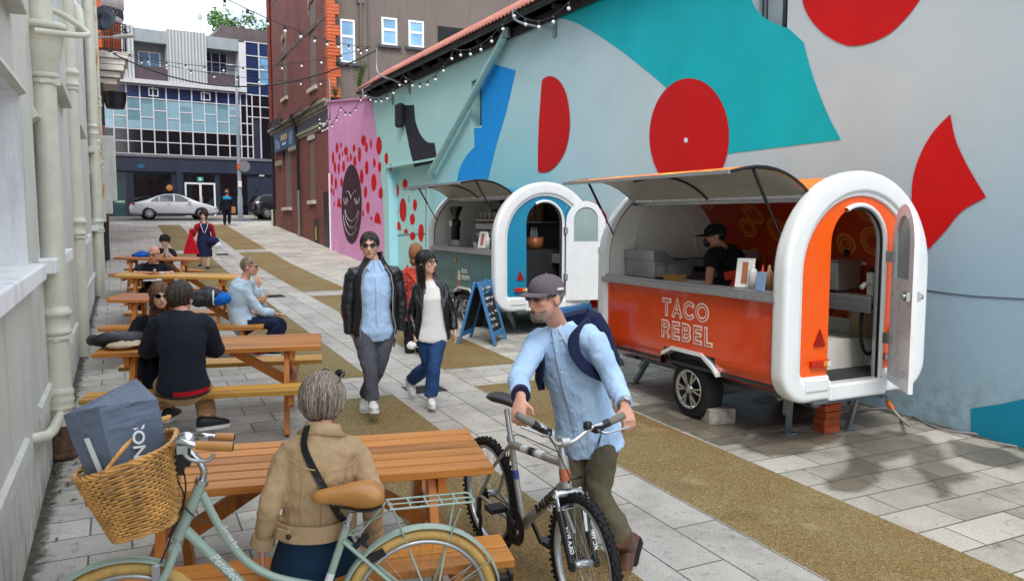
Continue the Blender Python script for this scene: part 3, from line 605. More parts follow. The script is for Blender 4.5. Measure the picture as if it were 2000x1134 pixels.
    oval = lambda cx, cy, rx, ry, rot=0, n=40: [(cx + rx * math.cos(2 * math.pi * i / n) * math.cos(rot) - ry * math.sin(2 * math.pi * i / n) * math.sin(rot), cy + rx * math.cos(2 * math.pi * i / n) * math.sin(rot) + ry * math.sin(2 * math.pi * i / n) * math.cos(rot)) for i in range(n)]
    shape(oval(1347, 266, 78, 113), 0, .008, False); shape(oval(1341, 274, 4, 5, 0, 14), 7, .011, False)
    shape([(1567, -40), (1568, 0), (1580, 32), (1605, 62), (1638, 83), (1665, 90), (1700, 84), (1738, 66), (1770, 36), (1797, 0), (1815, -40), (1700, -110)], 0, .008)
    rr = [(1857, 223)] + [tuple(p) for p in crom([(1857, 223), (1868, 275), (1893, 328), (1927, 385)], 5, False)][1:] + [tuple(p) for p in crom([(1927, 385), (1880, 412), (1848, 450), (1813, 488)], 5, False)][1:] + [(1800, 470), (1790, 440), (1781, 400)] + [tuple(p) for p in crom([(1781, 395), (1784, 350), (1797, 305), (1822, 260), (1857, 223)], 5, False)][:-1]
    shape(rr, 0, .008, False)
    shape([tuple(p) for p in crom([(1058, 168), (1061, 155), (1076, 149), (1093, 158), (1106, 182), (1113, 220), (1113, 258), (1105, 294), (1090, 320), (1072, 335), (1056, 337), (1051, 334)], 6, False)] + [(1051, 300), (1053, 240)], 0, .008, False)
    blue = [(952, 122), (1008, 138), (990, 215), (968, 290), (948, 372), (888, 372)] + [tuple(p) for p in crom([(893, 352), (898, 330), (910, 306), (927, 287)], 5, False)] + [(926, 250), (941, 250), (941, 155)]
    shape(blue, 2, L1, False)
    shape([(786, 206), (809, 205), (811, 232)] + [tuple(p) for p in crom([(812, 238), (820, 260), (834, 277), (849, 279)], 4, False)] + [(855, 316), (809, 327), (799, 285), (790, 240)], 3, L1, False)
    shape([(1152, 392), (1170, 398), (1185, 420), (1190, 460), (1184, 600), (1152, 600)], 0, L1, False)
    shape([(1897, 797), (1952, 789), (2010, 776), (2060, 770), (2060, 910), (2000, 882), (1897, 862)], 8, L1, False)
    Z6 = lambda x, y: (640 + x / 3.336, 180 + y / 3.336)
    spots = [(62, 365, 9, 36), (120, 383, 13, 27), (173, 366, 9, 25), (235, 315, 17, 36), (254, 362, 9, 33), (283, 337, 7, 29), (335, 350, 18, 60), (208, 407, 11, 50), (152, 425, 7, 28), (132, 436, 5, 18), (78, 422, 6, 26), (97, 400, 4, 16), (36, 430, 8, 42), (178, 450, 10, 35), (256, 492, 12, 47), (306, 462, 9, 32), (340, 488, 12, 32), (383, 432, 12, 36), (412, 493, 8, 26), (48, 488, 8, 34), (73, 493, 7, 36), (105, 483, 9, 38), (223, 553, 11, 48), (301, 588, 17, 61), (28, 568, 7, 40), (54, 593, 8, 37), (91, 587, 8, 30), (248, 652, 11, 40), (347, 658, 15, 38), (25, 640, 5, 20), (39, 652, 5, 26), (76, 720, 14, 34), (264, 750, 11, 40), (327, 820, 23, 40), (286, 822, 6, 14), (44, 728, 4, 14), (232, 790, 7, 20), (88, 345, 5, 18)]
    for i, (x, y, rx, ry) in enumerate(spots):
        rg = random.Random(i); n = 9 if i % 3 else 6
        pts = [Z6(x + rx * math.cos(2 * math.pi * k / n) * rg.uniform(.88, 1.08), y + ry * math.sin(2 * math.pi * k / n) * rg.uniform(.88, 1.08)) for k in range(n)]
        if i in (31, 33): pts = [Z6(x - rx, y + ry * .7), Z6(x - rx * .8, y - ry * .3), Z6(x - rx * .2, y - ry), Z6(x + rx * .5, y - ry * .6), Z6(x + rx, y + ry)]
        shape(pts, 0, .009, i not in (31, 33), 4)
    spots2 = [(412, 590, 15, 45), (453, 640, 13, 44), (506, 602, 16, 38), (421, 734, 17, 40), (491, 768, 23, 78), (450, 785, 6, 18), (569, 735, 13, 40), (553, 828, 17, 36), (424, 862, 14, 25), (463, 868, 17, 32), (511, 903, 15, 17), (555, 938, 17, 28), (609, 914, 19, 60)]
    for i, (x, y, rx, ry) in enumerate(spots2):
        pts = [Z6(x + rx * math.cos(2 * math.pi * k / 9) * random.Random(i * 9 + k).uniform(.9, 1.08), y + ry * math.sin(2 * math.pi * k / 9) * random.Random(i * 7 + k).uniform(.9, 1.08)) for k in range(9)]
        if i in (8, 9, 10): pts = [Z6(x - rx, y + ry * .8), Z6(x - rx * .7, y - ry * .3), Z6(x, y - ry), Z6(x + rx * .7, y - ry * .2), Z6(x + rx, y + ry)]
        shape(pts, 0, .006, i not in (8, 9, 10), 4, .24)
    shape(oval(*Z6(158, 730), 66 / 3.336, 258 / 3.336), 6, .012, False)
    mm.build('mural_painting', MUR, b, world=True)
    ln = MB()
    def line(pts, r=.012, push=0): ln.tube([wpx(*Z6(*p), .014 if not push else .008, push) for p in crom([q + (0,) for q in pts], 5, False) for p in [p[:2]]], r * .5, 6)
    for pts in ([(118, 655), (135, 645), (150, 672), (155, 695)], [(190, 640), (168, 655), (152, 690)], [(108, 690), (112, 725), (125, 730), (133, 710), (128, 690)], [(178, 690), (186, 722), (200, 727), (208, 705), (210, 685)], [(122, 690), (118, 715), (126, 720), (129, 700)], [(193, 690), (190, 712), (198, 718), (203, 698)],
                [(116, 765), (130, 815), (158, 840), (185, 815), (204, 772)], [(116, 765), (120, 830), (150, 880), (180, 872), (198, 820), (204, 772)], [(105, 800), (110, 850), (125, 900), (150, 930), (175, 915), (190, 880)]): line(pts)
    ln.build('mural_face_line', MUR[7], b, world=True)
    dl = MB()
    for p, q in (((530, 635), (642, 625)), ((642, 625), (640, 1010)), ((530, 675), (530, 720)), ((390, 935), (640, 920))): dl.bar(wpx(*Z6(*p), .004, .24), wpx(*Z6(*q), .004, .24), .02, .01)
    dl.build('door_outline', M_DARKGREY, b, world=True)
    lt = MB(); lt.bar(WP(17.6, 3.46, .02), WP(21.3, 3.46, .02), .06, .05); lt.build('lintel_edge', M_MB, b, world=True)
    tr = MB(); tr.tube([wpx(812, 575, .03), wpx(1005, 545, .03)], .01, 6); lk = MB()
    lk.tube([wpx(1808, 566, .006), wpx(1850, 572, .006), wpx(1905, 578, .006), wpx(2010, 584, .006)], .004, 5); lk.build('wall_crack', M_DARKGREY, b, world=True)
    # roof: fascia, gutter and corrugated sheet
    f = MB(); f.add([WP(-9, 5.42, .05), WP(Ye + .2, 5.42, .05), WP(Ye + .2, 5.62, .05), WP(-9, 5.62, .05)], [(3, 2, 1, 0)])
    f.add([WP(-9, 5.6, .26), WP(Ye + .2, 5.6, .26), WP(Ye + .2, 5.6, 0), WP(-9, 5.6, 0)], [(0, 1, 2, 3), (3, 2, 1, 0)])
    for k in range(22): f.bar(WP(k - .5 + 1.3, 5.56, .02), WP(k + .8, 5.56, .25), .05, .07)
    f.build('fascia_board', plain('dark_fascia', '#2b272b', .75, var=.3, vs=8, dirt=.4), b, world=True)
    gt = MB(); n = 8; gt.loft([[WP(y, 5.66 - .06 * math.sin(math.pi * i / n), .3 + .06 * math.cos(math.pi * i / n)) for i in range(n + 1)] for y in np.linspace(-9, Ye + .25, 30)], 0, True, False, False)
    gt.loft([[WP(y, 5.66 - .067 * math.sin(math.pi * i / n), .3 + .067 * math.cos(math.pi * i / n)) for i in range(n + 1)] for y in np.linspace(-9, Ye + .25, 30)], 0, True, False, False)
    gt.build('gutter', M_BLACK, b, world=True)
    rf = MB(); rows = []
    for (off, z) in ((.36, 5.72), (-.55, 6.34), (-.6, 6.3)):
        rows.append([WP(y, z + .022 * math.sin(y * 2 * math.pi / .15), off) for y in np.arange(-9, Ye + .3, .0375)])
    rf.loft(rows, 0, True, False, False); o = rf.build('corrugated_roof', CORR, b, world=True); m = o.modifiers.new('thick', 'SOLIDIFY'); m.thickness = .012
    rb = MB(); rb.add([WP(-9, 6.29, -.6), WP(Ye, 6.29, -.6), (16, Ye, 5.7), (16, -9, 5.7)], [(0, 1, 2, 3)]); rb.build('rear_roof', CORR, b, world=True)
    # downpipe
    dp = MB(); a = wpx(1003, 62, .14); c = wpx(985, 95, .12); e = wpx(852, 336, .12); g = wpx(846, 345, .05)
    dp.tube([V(a) + V(0, 0, .25), a, c, e, g], .075, 14); dp.build('painted_downpipe', plain('downpipe_paint', '#9ac4c4', .5, var=.08, dirt=.2), b, world=True)
    dp = MB(); dp.tube([V(a) + V(-.02, -.02, .22), V(a) + V(0, 0, -.12)], .085, 14); dp.build('pipe_collar', M_GREYMET, b, world=True)
    bx = MB(); p = wpx(790, 225, 0); bx.box(p[0] - .18, p[0], p[1] - .05, p[1] + .3, p[2] - .3, p[2] + .3); bx.build('wall_box', MUR[3], b, world=True, bevel=.06)
    return b
def corr():
    t = NT('rusty_corrugated_sheet'); n = t.noise(2.5, 7, .7, t.coord((3, 1, 1))); k = t.ramp(n, [(.25, S('#8a4f44')), (.5, S('#ad6a5c')), (.75, S('#c48f80'))]); t.col(k); t.P(Roughness=.8); return t.mat
CORR = corr()
mural_building()
def pink_wall():
    b = thing('pink_wall', 'pink painted wall end with a sloping top between the brick building and the mural', 'wall', (6.6, 22.7, .8))
    m = MB(); ys = (22.62, 27.55); zt = (5.48, 6.0)
    A = [WP(ys[0], .2), WP(ys[1], .2), WP(ys[1], zt[1]), WP(ys[0], zt[0])]
    m.prism(A, (.35, 0, 0)); m.build('rendered_wall', MUR[4], b, world=True, fix=True)
    c = MB(); c.bar(WP(ys[0], zt[0] + .02, -.15), WP(ys[1], zt[1] + .02, -.15), .42, .04); c.build('coping', MUR[4], b, world=True)
    cb = MB(); cb.tube([WP(27.4, 1.0, .03), WP(27.4, 3.6, .03)], .03, 8); cb.build('white_conduit', M_SASH, b, world=True)
    return b
pink_wall()
# ================================================================ office block across the road
def ribbed():
    t = NT('ribbed_cladding'); s = t.sep(); w = t.math('SINE', t.math('MULTIPLY', s[0], 2 * math.pi / .17)); k = t.ramp(t.math('MULTIPLY_ADD', w, .5), [(0, S('#8b9093')), (.6, S('#b4b8ba')), (1, S('#c2c6c8'))])
    k = t.mix(t.mr(t.noise(1.2, 6, .6, t.coord((4, 4, .6))), .5, .75, 0, .35), k, S('#74787a')); t.col(k); t.P(Roughness=.6); t.bump(w, .6, .03); return t.mat
def curtain(name, c, c2):
    t = NT(name); s = t.sep(); cell = t.comb(t.math('FLOOR', t.math('DIVIDE', s[0], .66)), 0.0, t.math('FLOOR', t.math('MULTIPLY', s[2], 1.1)))
    wn = t.n('ShaderNodeTexWhiteNoise', noise_dimensions='3D'); t.l(cell, wn.inputs['Vector'])
    fold = t.noise(2, 3, .5, t.coord((9, 9, .25))); k = t.mix(t.math('ADD', t.math('MULTIPLY', wn.outputs['Value'], .6), t.math('MULTIPLY', fold, .4)), S(c), S(c2)); t.col(k); t.P(Roughness=.12); t.p.inputs['Specular IOR Level'].default_value = .8; return t.mat
M_SPAN = glassy('dark_spandrel_glass', '#15171f', .12, .7, .3, .6); M_SPANB = glassy('blue_spandrel_glass', '#1e3358', .1, .7, .35, .7)
M_CURT = curtain('curtained_window', '#46747f', '#9cc0d2'); M_MULL = plain('white_mullion', '#c9cbd0', .5, var=.06); M_GREYWALL = stucco('grey_render', '#9aa3a8', bump=.2); M_BROWNP = plain('brown_cladding', '#4d4248', .6, var=.2, vs=3)
def office():
    b = thing('office_block', 'grey and navy office block with a curtain wall of small windows across the road', 'building', (0, 47.6, 0), R(8))
    def bx(name, u0, u1, z0, z1, n0, n1, m, par=None, bev=0): q = MB(); q.box(u0, u1, -n1, -n0, z0, z1); return q.build(name, m, par or b, bevel=bev)
    bx('wall', -6, 16, 1.9, 9.2, -8, -.02, M_NAVY); bx('upper_wall', -6, 12, 9.2, 12.0, -8, -.9, M_GREYWALL)
    bx('fascia', -4, 8.55, 4.6, 5.35, 0, .1, M_NAVY); bx('gutter_beam', -4, 8.55, 5.36, 5.5, 0, .16, plain('grey_beam', '#6d7075', .6))
    # glazing rows
    ug = [-3.96 + .66 * i for i in range(17)]
    rows = [(5.55, 6.15, M_SPAN), (6.2, 6.8, M_SPAN), (6.85, 8.45, M_CURT), (8.5, 9.12, M_SPANB)]
    for (z0, z1, m) in rows:
        for u in ug:
            mm = m if not (m is M_CURT and u > 6.5) else M_SPAN
            w = bx('window' if m is M_CURT else 'spandrel_panel', u + .03, u + .63, z0, z1, 0, .02, mm)
            if m is M_CURT:
                zt = z0 + (1.0 if int(round(u / .66)) % 2 else .62); bx('transom', u + .03, u + .63, zt - .03, zt + .03, .02, .05, M_MULL, w)
                if int(round(u / .66)) % 2: bx('casement', u + .06, u + .6, z0 + .03, zt - .06, .021, .035, M_CURT, w)
    q = MB()
    for u in ug + [7.26]: q.box(u - .03, u + .03, -.06, 0, 5.52, 9.15)
    for z in (5.52, 6.175, 6.825, 8.475, 9.14): q.box(-4, 7.29, -.058, 0, z - .025, z + .025)
    q.build('mullion_grid', M_MULL, b)
    for u in (2.0, 4.7):
        f = MB(); 
        for (a, c, d, e) in ((u - .25, u + .25, 8.6, 8.65), (u - .25, u + .25, 8.98, 9.03), (u - .25, u - .2, 8.65, 8.98), (u + .2, u + .25, 8.65, 8.98)): f.box(a, c, -.1, -.03, d, e)
        f.build('vent_window', M_MULL, b)
    bx('ledge', -4, 6.9, 9.2, 9.42, 0, .35, plain('white_ledge', '#c4c7c9', .6, dirt=.4, vs=3))
    rib = ribbed()
    bx('ribbed_panel', 2.78, 4.82, 9.43, 12.25, -.8, .1, rib); bx('ribbed_panel', -1.0, 1.12, 9.43, 12.2, -.8, .1, rib)
    bx('roof_fascia', 1.12, 2.78, 11.45, 12.12, -.8, -.02, M_GREYWALL); bx('roof_fascia', 4.82, 6.6, 11.5, 12.15, -.8, -.02, M_GREYWALL)
    bx('balcony_panel', 1.12, 2.78, 9.43, 10.2, -.3, 0, M_BROWNP); bx('balcony_panel', 4.82, 6.6, 9.43, 10.15, -.3, 0, M_BROWNP)
    w = bx('window', 1.5, 2.55, 10.2, 11.05, -.88, -.84, M_SKYGLASS)
    f = MB()
    for (a, c, d, e) in ((1.46, 2.59, 10.16, 10.22), (1.46, 2.59, 11.03, 11.09), (1.46, 1.52, 10.22, 11.03), (2.53, 2.59, 10.22, 11.03), (2.0, 2.06, 10.22, 11.03)): f.box(a, c, .8, .84, d, e)
    f.build('window_frame', M_SASH, w)
    w = bx('window', 4.85, 6.2, 9.6, 11.4, -.88, -.84, M_SPANB); f = MB()
    for u in (5.3, 5.75, 6.15): f.box(u - .025, u + .025, .8, .84, 9.6, 11.4)
    for z in (10.35, 10.9): f.box(4.85, 6.2, .805, .845, z - .02, z + .02)
    f.build('window_frame', M_MULL, w)
    rl = MB(); rl.tube([(4.85, -.02, 10.4), (6.55, -.02, 10.4)], .025, 6); rl.build('rail', M_BLACK, b)
    bx('white_column', 6.6, 6.92, 9.43, 12.0, -.8, .05, M_MULL)
    for i, u in enumerate((6.98, 7.74)):
        for j, z in enumerate([5.55, 6.2, 6.85, 7.9, 8.5, 9.15, 9.8, 10.6, 11.35]):
            z1 = [6.15, 6.8, 7.85, 8.45, 9.1, 9.75, 10.55, 11.3, 12.05][j]
            if z < 6.9 and i == 0: continue
            bx('tower_pane', u, u + .72, z, z1, 0, .03, M_SKYGLASS if 5 < j < 8 and i == 1 else (M_SPANB if j > 4 else M_SPAN))
    q = MB()
    for u in (6.95, 7.72, 8.5): q.box(u - .03, u + .03, -.08, 0, 5.5, 12.1)
    for z in (9.12, 9.77, 10.57, 11.32, 12.08, 7.87, 8.47): q.box(6.95, 8.5, -.075, 0, z - .025, z + .025)
    q.build('tower_mullion', M_MULL, b); bx('tower_wall', 6.9, 11, 9.2, 12.0, -6, -.03, M_BROWNP)
    rb = MB(); rb.prism([(5.2, 2.5, 12.0), (6.4, 2.5, 13.4), (11, 2.5, 13.4), (11, 2.5, 12.0)], (0, 4, 0)); rb.build('roof_plant_room', plain('brown_plant_room', '#5c5152', .8, var=.2, vs=2), b, fix=True)
    rl = MB()
    for (p, q_) in (((4.9, 1.5, 12.0), (4.9, 1.5, 12.7)), ((5.5, 1.5, 12.0), (5.5, 1.5, 12.7)), ((4.9, 1.5, 12.7), (5.5, 1.5, 12.7))): rl.tube([p, q_], .02, 5)
    rl.build('roof_rail', M_GREYMET, b)
    # street level
    dk = glassy('dark_shop_glass', '#15171d', .05, .9, .4, 1.5)
    for (u0, u1) in ((.85, 2.75), (5.35, 6.85)): bx('shop_window', u0, u1, 2.6 if u0 < 3 else 2.25, 4.5, 0, .03, dk)
    w = bx('side_door', -.3, 1.0 - .5, 2.06, 4.5, 0, .05, M_DARKGREY); bx('glass_panel', -.15, .42, 2.15, 3.95, .051, .06, glassy('green_door_glass', '#3a5a5c', .1, .7), w); bx('door_sign', -.1, .36, 2.9, 3.0, .06, .066, plain('pale_green_sign', '#a8d8c4', .6), w)
    bx('pilaster', 3.0, 3.3, 2.06, 4.6, 0, .12, M_NAVY)
    d = bx('double_door', 3.42, 5.05, 2.06, 4.05, 0, .04, dk); q = MB()
    for u in (3.42, 4.19, 4.97): q.box(u, u + .09 if u != 4.19 else u + .12, -.08, -.04, 2.08, 4.05)
    q.box(3.51, 4.97, -.078, -.04, 3.95, 4.05); q.box(3.51, 4.97, -.078, -.04, 2.08, 2.2); q.build('door_frame', M_SASH, d)
    q = MB(); q.tube([(4.17, -.14, 2.8), (4.17, -.14, 3.3)], .02, 6); q.tube([(4.33, -.14, 2.8), (4.33, -.14, 3.3)], .02, 6); q.build('door_handle', M_GREYMET, d)
    bx('transom_window', 3.42, 5.05, 4.1, 4.5, 0, .03, dk); ex = bx('exit_sign', 4.1, 4.42, 4.12, 4.36, .05, .09, plain('exit_green', '#2f9a86', .5)); bx('exit_figure', 4.2, 4.3, 4.17, 4.31, .09, .094, M_SASH, ex)
    cs = bx('camera_sign', 1.05, 1.4, 4.75, 4.95, .1, .14, plain('sign_teal', '#1d5f86', .5))
    bx('yellow_plaque', 3.05, 3.35, 3.0, 3.2, .121, .14, plain('yellow_plaque', '#c0a848', .6)); bx('white_plaque', 7.55, 7.85, 4.5, 4.68, .02, .06, M_SASH)
    q = MB(); q.ell((2.62, -.12, 3.72), (.17, .03, .17), None, 20, 10); q.build('orange_lamp', plain('orange_globe', '#c08038', .5), b)
    q = MB(); q.lathe([(.05, 0), (.06, .25), (.05, .26)], (7.35, -.1, 3.7), n=10); q.build('wall_light', M_BLACK, b)
    bx('grey_plinth', 5.1, 7.2, 2.04, 2.24, 0, .05, M_STONEPALE); bx('meter_box', -.45, -.15, 5.75, 6.15, .07, .3, M_SASH)
    return b
office()
def antenna():
    o = MB(); p = aty(391, 62, 50.5); o.tube([p, p + np.array([0, 0, 1.0])], .03, 6); o.ell(p + np.array([0, -.05, .85]), (.16, .04, .22), (R(15), 0, 0)); t = o.build('roof_antenna', plain('white_antenna', '#c8ccd0', .5), None)
    return tag(t, 'small white antenna on a short mast on the office roof', 'antenna')
antenna()
# ---------------------------------------------------------------- tree behind the roof, plants on the pink wall
def leafmat(name, c, k=1.0):
    t = NT(name); oi = t.n('ShaderNodeObjectInfo'); g = t.n('ShaderNodeNewGeometry'); n = t.noise(.9, 4)
    cc = S(c, k); c2 = t.ramp(t.math('ADD', t.math('MULTIPLY', g.outputs['Random Per Island'], .7), t.math('MULTIPLY', n, .4)), [(.1, tuple(x * .45 for x in cc[:3])), (.55, cc[:3]), (.95, tuple(min(1, x * 1.7) for x in cc[:3]))]); t.col(c2); t.P(Roughness=.6)
    t.p.inputs['Transmission Weight'].default_value = 0; return t.mat
def leaf_cloud(mb, centers, n, size, rg, flat=.0):
    for _ in range(n):
        c, r = rg.choice(centers); d = Vector((rg.gauss(0, 1), rg.gauss(0, 1), rg.gauss(0, 1))).normalized() * (r * rg.random() ** .4); p = Vector(c) + d
        q = Euler((rg.uniform(-.9, .9), rg.uniform(-.9, .9), rg.uniform(0, 6.3))).to_matrix(); s = size * rg.uniform(.6, 1.3)
        mb.add([p + q @ Vector(v) * s for v in ((-.5, 0, 0), (0, -.28, .06), (.5, 0, 0), (0, .28, .06))], [(0, 1, 2, 3)])
def bg_tree():
    P = aty(478, 60, 62); rg = random.Random(5)
    t = thing('roadside_tree', 'leafy green treetop showing above the office roof', 'tree', (P[0], P[1], 2.05))
    k = MB(); k.tube([(0, 0, 0), (.1, 0, 5), (-.1, .1, 9), (0, 0, P[2] - 2)], [.4, .32, .22, .1], 10)
    zc = P[2] - 2.05; cen = []
    for i in range(24):
        a = rg.uniform(0, 6.3); q = Vector((rg.uniform(-2.4, 2.8), rg.uniform(-1.5, 1.5), zc + rg.uniform(-2.8, .6))); cen.append((q, rg.uniform(.5, .95))); k.tube([(0, 0, zc - 4.5 + rg.random()), q * .5 + Vector((0, 0, zc * .5 - 1)), q], [.09, .06, .02], 6)
    cen += [(Vector((.3, 0, zc + .9)), .6), (Vector((-1.6, 0, zc - .3)), .7), (Vector((1.9, 0, zc - .2)), .7)]
    k.build('trunk', plain('bark', '#4a4036', .9), t); c = MB(); leaf_cloud(c, cen, 5200, .24, rg); c.build('crown', leafmat('tree_leaf', '#5f8a38', .9), t); return t
bg_tree()
def buddleia(px, py, Y, h, n, label, seed):
    P = aty(px, py, Y); rg = random.Random(seed); t = thing('wall_plant', label, 'plant', tuple(P)); st = MB(); lf = MB()
    for i in range(n):
        a = rg.uniform(0, 6.3); l = h * rg.uniform(.5, 1); tip = Vector((math.cos(a) * l * .35, math.sin(a) * l * .25, l)); mid = tip * .5 + Vector((0, 0, .1)); st.tube([(0, 0, 0), mid, tip], [.012, .009, .004], 5)
        for j in range(26):
            q = Vector((0, 0, 0)).lerp(tip, .2 + .8 * j / 26); an = rg.uniform(0, 6.3); d = Vector((math.cos(an), math.sin(an), rg.uniform(-.2, .5))).normalized(); s = d.cross(Vector((0, 0, 1))).normalized() * .018; L_ = rg.uniform(.07, .15)
            lf.add([q, q + d * L_ * .5 + s, q + d * L_, q + d * L_ * .5 - s], [(0, 1, 2, 3)])
    st.build('stem', plain('green_stem', '#5a6a3a', .8), t); lf.build('foliage', leafmat('weed_leaf', '#7c9a55', .8), t); return t
buddleia(700, 176, 25.5, 1.0, 16, 'tall weedy bush growing on top of the pink wall under a window', 1)
buddleia(655, 192, 26.8, .5, 9, 'small tuft of weeds at the corner where the pink wall meets the brick building', 2)
# ---------------------------------------------------------------- buildings far left
def terrace():
    Y = 31.0
    b = thing('terrace_building', 'red brick terrace with a railed stone balcony and a round bay beyond the cream wall', 'building', (-1, Y, 1.2))
    A = lambda px, py, y=Y: aty(px, py, y)
    l = A(186, 100); r = A(250, 100); z0 = A(195, 165)[2]; z1 = A(195, 98)[2]; xl, xr = float(l[0]), float(r[0])
    w = MB(); w.box(-10, xl + .12, Y - .4, Y + 9, .8, 14); w.build('brick_wall', brickmat('terrace_brick', '#9c4a34', '#a8563e', '#6d4a40', axis='x'), b, world=True)
    c = MB(); c.box(xl, xr, Y, Y + 2.2, z1 - .22, z1); c.box(xl, xr - .1, Y + .08, Y + 2.1, z1 - .42, z1 - .223)
    for k in range(3): c.box(xl, xr - .15 - .12 * k, Y + .1 + .12 * k, Y + 2, z1 - .62 - .22 * k, z1 - .423 - .22 * k)
    c.build('stone_balcony', M_CREAM, b, world=True, bevel=.015)
    rl = MB()
    for k in range(9): x = xl + .3 + (xr - xl - .35) * k / 8; rl.tube([(x, Y + .1, z1), (x, Y + .1, z1 + .95)], .014, 5)
    for k in range(8): y = Y + .1 + k * .27; rl.tube([(xr - .06, y, z1), (xr - .06, y, z1 + .95)], .014, 5)
    for z in (.08, .6, .95): rl.tube([(xl + .3, Y + .1, z1 + z), (xr - .06, Y + .1, z1 + z), (xr - .06, Y + 2, z1 + z)], .02, 5)
    for k in range(5): rl.torus((xl + .5 + (xr - xl - .5) * k / 4, Y + .1, z1 + .77), (0, 1, 0), .1, .012, 16, 5)
    rl.build('iron_railing', M_BLACK, b, world=True)
    cc = A(205, 60); bw = MB(); R0 = xr - xl - .25; cx = xl; cy = Y + 2.2
    n = 24; arc = lambda r, z: [(cx + r * math.sin(math.pi * i / n), cy - r * math.cos(math.pi * i / n), z) for i in range(n + 1)]
    zt = A(230, 20)[2]
    bw.loft([arc(R0, z1), arc(R0, zt)], 0, True, False, False); bw.build('bay_wall', M_WHITEREND, b, world=True)
    fr = MB(); fr.loft([arc(R0 + .1, zt), arc(R0 + .16, zt + .1), arc(R0 + .16, zt + .5), arc(R0 + .22, zt + .52), arc(R0 + .22, zt + .9)], 0, True, False, False); fr.build('plaster_frieze', M_WHITEREND, b, world=True)
    for k in (3, 7, 12, 17):
        p = MB(); a = math.pi * k / n; p.obox((cx + (R0 + .02) * math.sin(a), cy - (R0 + .02) * math.cos(a), (z1 + zt) / 2), (.34, .12, zt - z1), (0, 0, a)); p.build('brick_pier', M_QUOINY, b, world=True)
    p = MB(); p.box(xl - .02, xl + .22, Y - .5, Y - .3, z1, zt + 1.5); p.build('brick_pier', M_QUOINY, b, world=True)
    lt = MB()
    for k in range(26):
        a = math.pi * (.1 + .8 * k / 25); c_ = Vector((cx + (R0 + .17) * math.sin(a), cy - (R0 + .17) * math.cos(a), zt + .28)); lt.torus(c_, (math.sin(a), -math.cos(a), 0), .11 + .03 * (k % 2), .016, 12, 5)
    lt.build('frieze_ornament', M_DARKGREY, b, world=True)
    return xl, xr, z0, z1
TX = terrace()
def basket():
    A = lambda px, py: aty(px, py, 29.5); c = A(224, 182); lo = A(222, 212)
    t = thing('hanging_bracket_basket', 'black metal half basket fixed to the wall below the stone balcony', 'basket', (float(c[0]), 29.5, float(c[2])))
    r = abs(float(A(250, 182)[0]) - float(A(203, 182)[0])) / 2; h = float(c[2] - lo[2])
    m = MB(); m.lathe([(r * .75, -h), (r * .95, -h * .5), (r, 0), (r * 1.04, .02), (r * .95, .02), (r * .6, -h * .8)], (0, 0, 0), n=24, cap=True); m.build('bowl', M_BLACK, t)
    k = MB(); k.box(-r * 1.3, -r * .9, -.08, .08, -h * 2.1, h * .6); k.build('wall_bracket', M_BLACK, t); return t
basket()
def dish():
    c = aty(202, 40, 28.0); t = thing('satellite_dish', 'dark grey satellite dish on a bracket beside the balcony', 'satellite dish', tuple(c), 0, None, (R(80), 0, R(-12)))
    r = .37; m = MB(); m.lathe([(r * k / 8, .12 * (k / 8) ** 2) for k in range(9)] + [(r, .135), (r * .5, .05), (0, .02)], n=28); m.build('reflector', plain('dish_grey', '#39424f', .5, var=.2), t)
    a = MB(); a.tube([(0, -r, .1), (0, -r * .7, .45), (0, -.1, .5)], .018, 6); a.obox((0, -.08, .5), (.1, .1, .14)); a.build('arm', M_BLACK, t); k = MB(); k.tube([(0, 0, 0), (0, -.1, -.3), (-.3, -.5, -.3)], .03, 6); k.build('bracket', M_GREYMET, t); return t
dish()
def wall_lamp():
    p = aty(185, 75, 24.0); q = aty(262, 70, 24.0); t = thing('wall_street_lamp', 'grey street lamp on an arm from the cream wall under the dish', 'street lamp', (float(p[0]), 24, float(p[2])))
    L_ = float(q[0] - p[0]); dz = float(q[2] - p[2]); m = MB(); m.tube([(-.3, 0, -.02), (L_ * .55, 0, dz * .5)], .025, 8); m.build('arm', M_GREYMET, t)
    h = MB(); h.loft([[(L_ * x, w * math.cos(2 * math.pi * i / 12), dz * x + hh * math.sin(2 * math.pi * i / 12)) for i in range(12)] for x, w, hh in ((.45, .04, .04), (.55, .09, .06), (.8, .11, .06), (.97, .09, .045), (1, .03, .02))]); h.build('lamp_head', plain('lamp_grey', '#a9a8a2', .5), t)
    s = MB(); s.box(L_ * .75, L_ * .83, -.03, .03, dz * .7 + .05, dz * .7 + .14); s.build('sensor', M_BLACK, t); return t
wall_lamp()
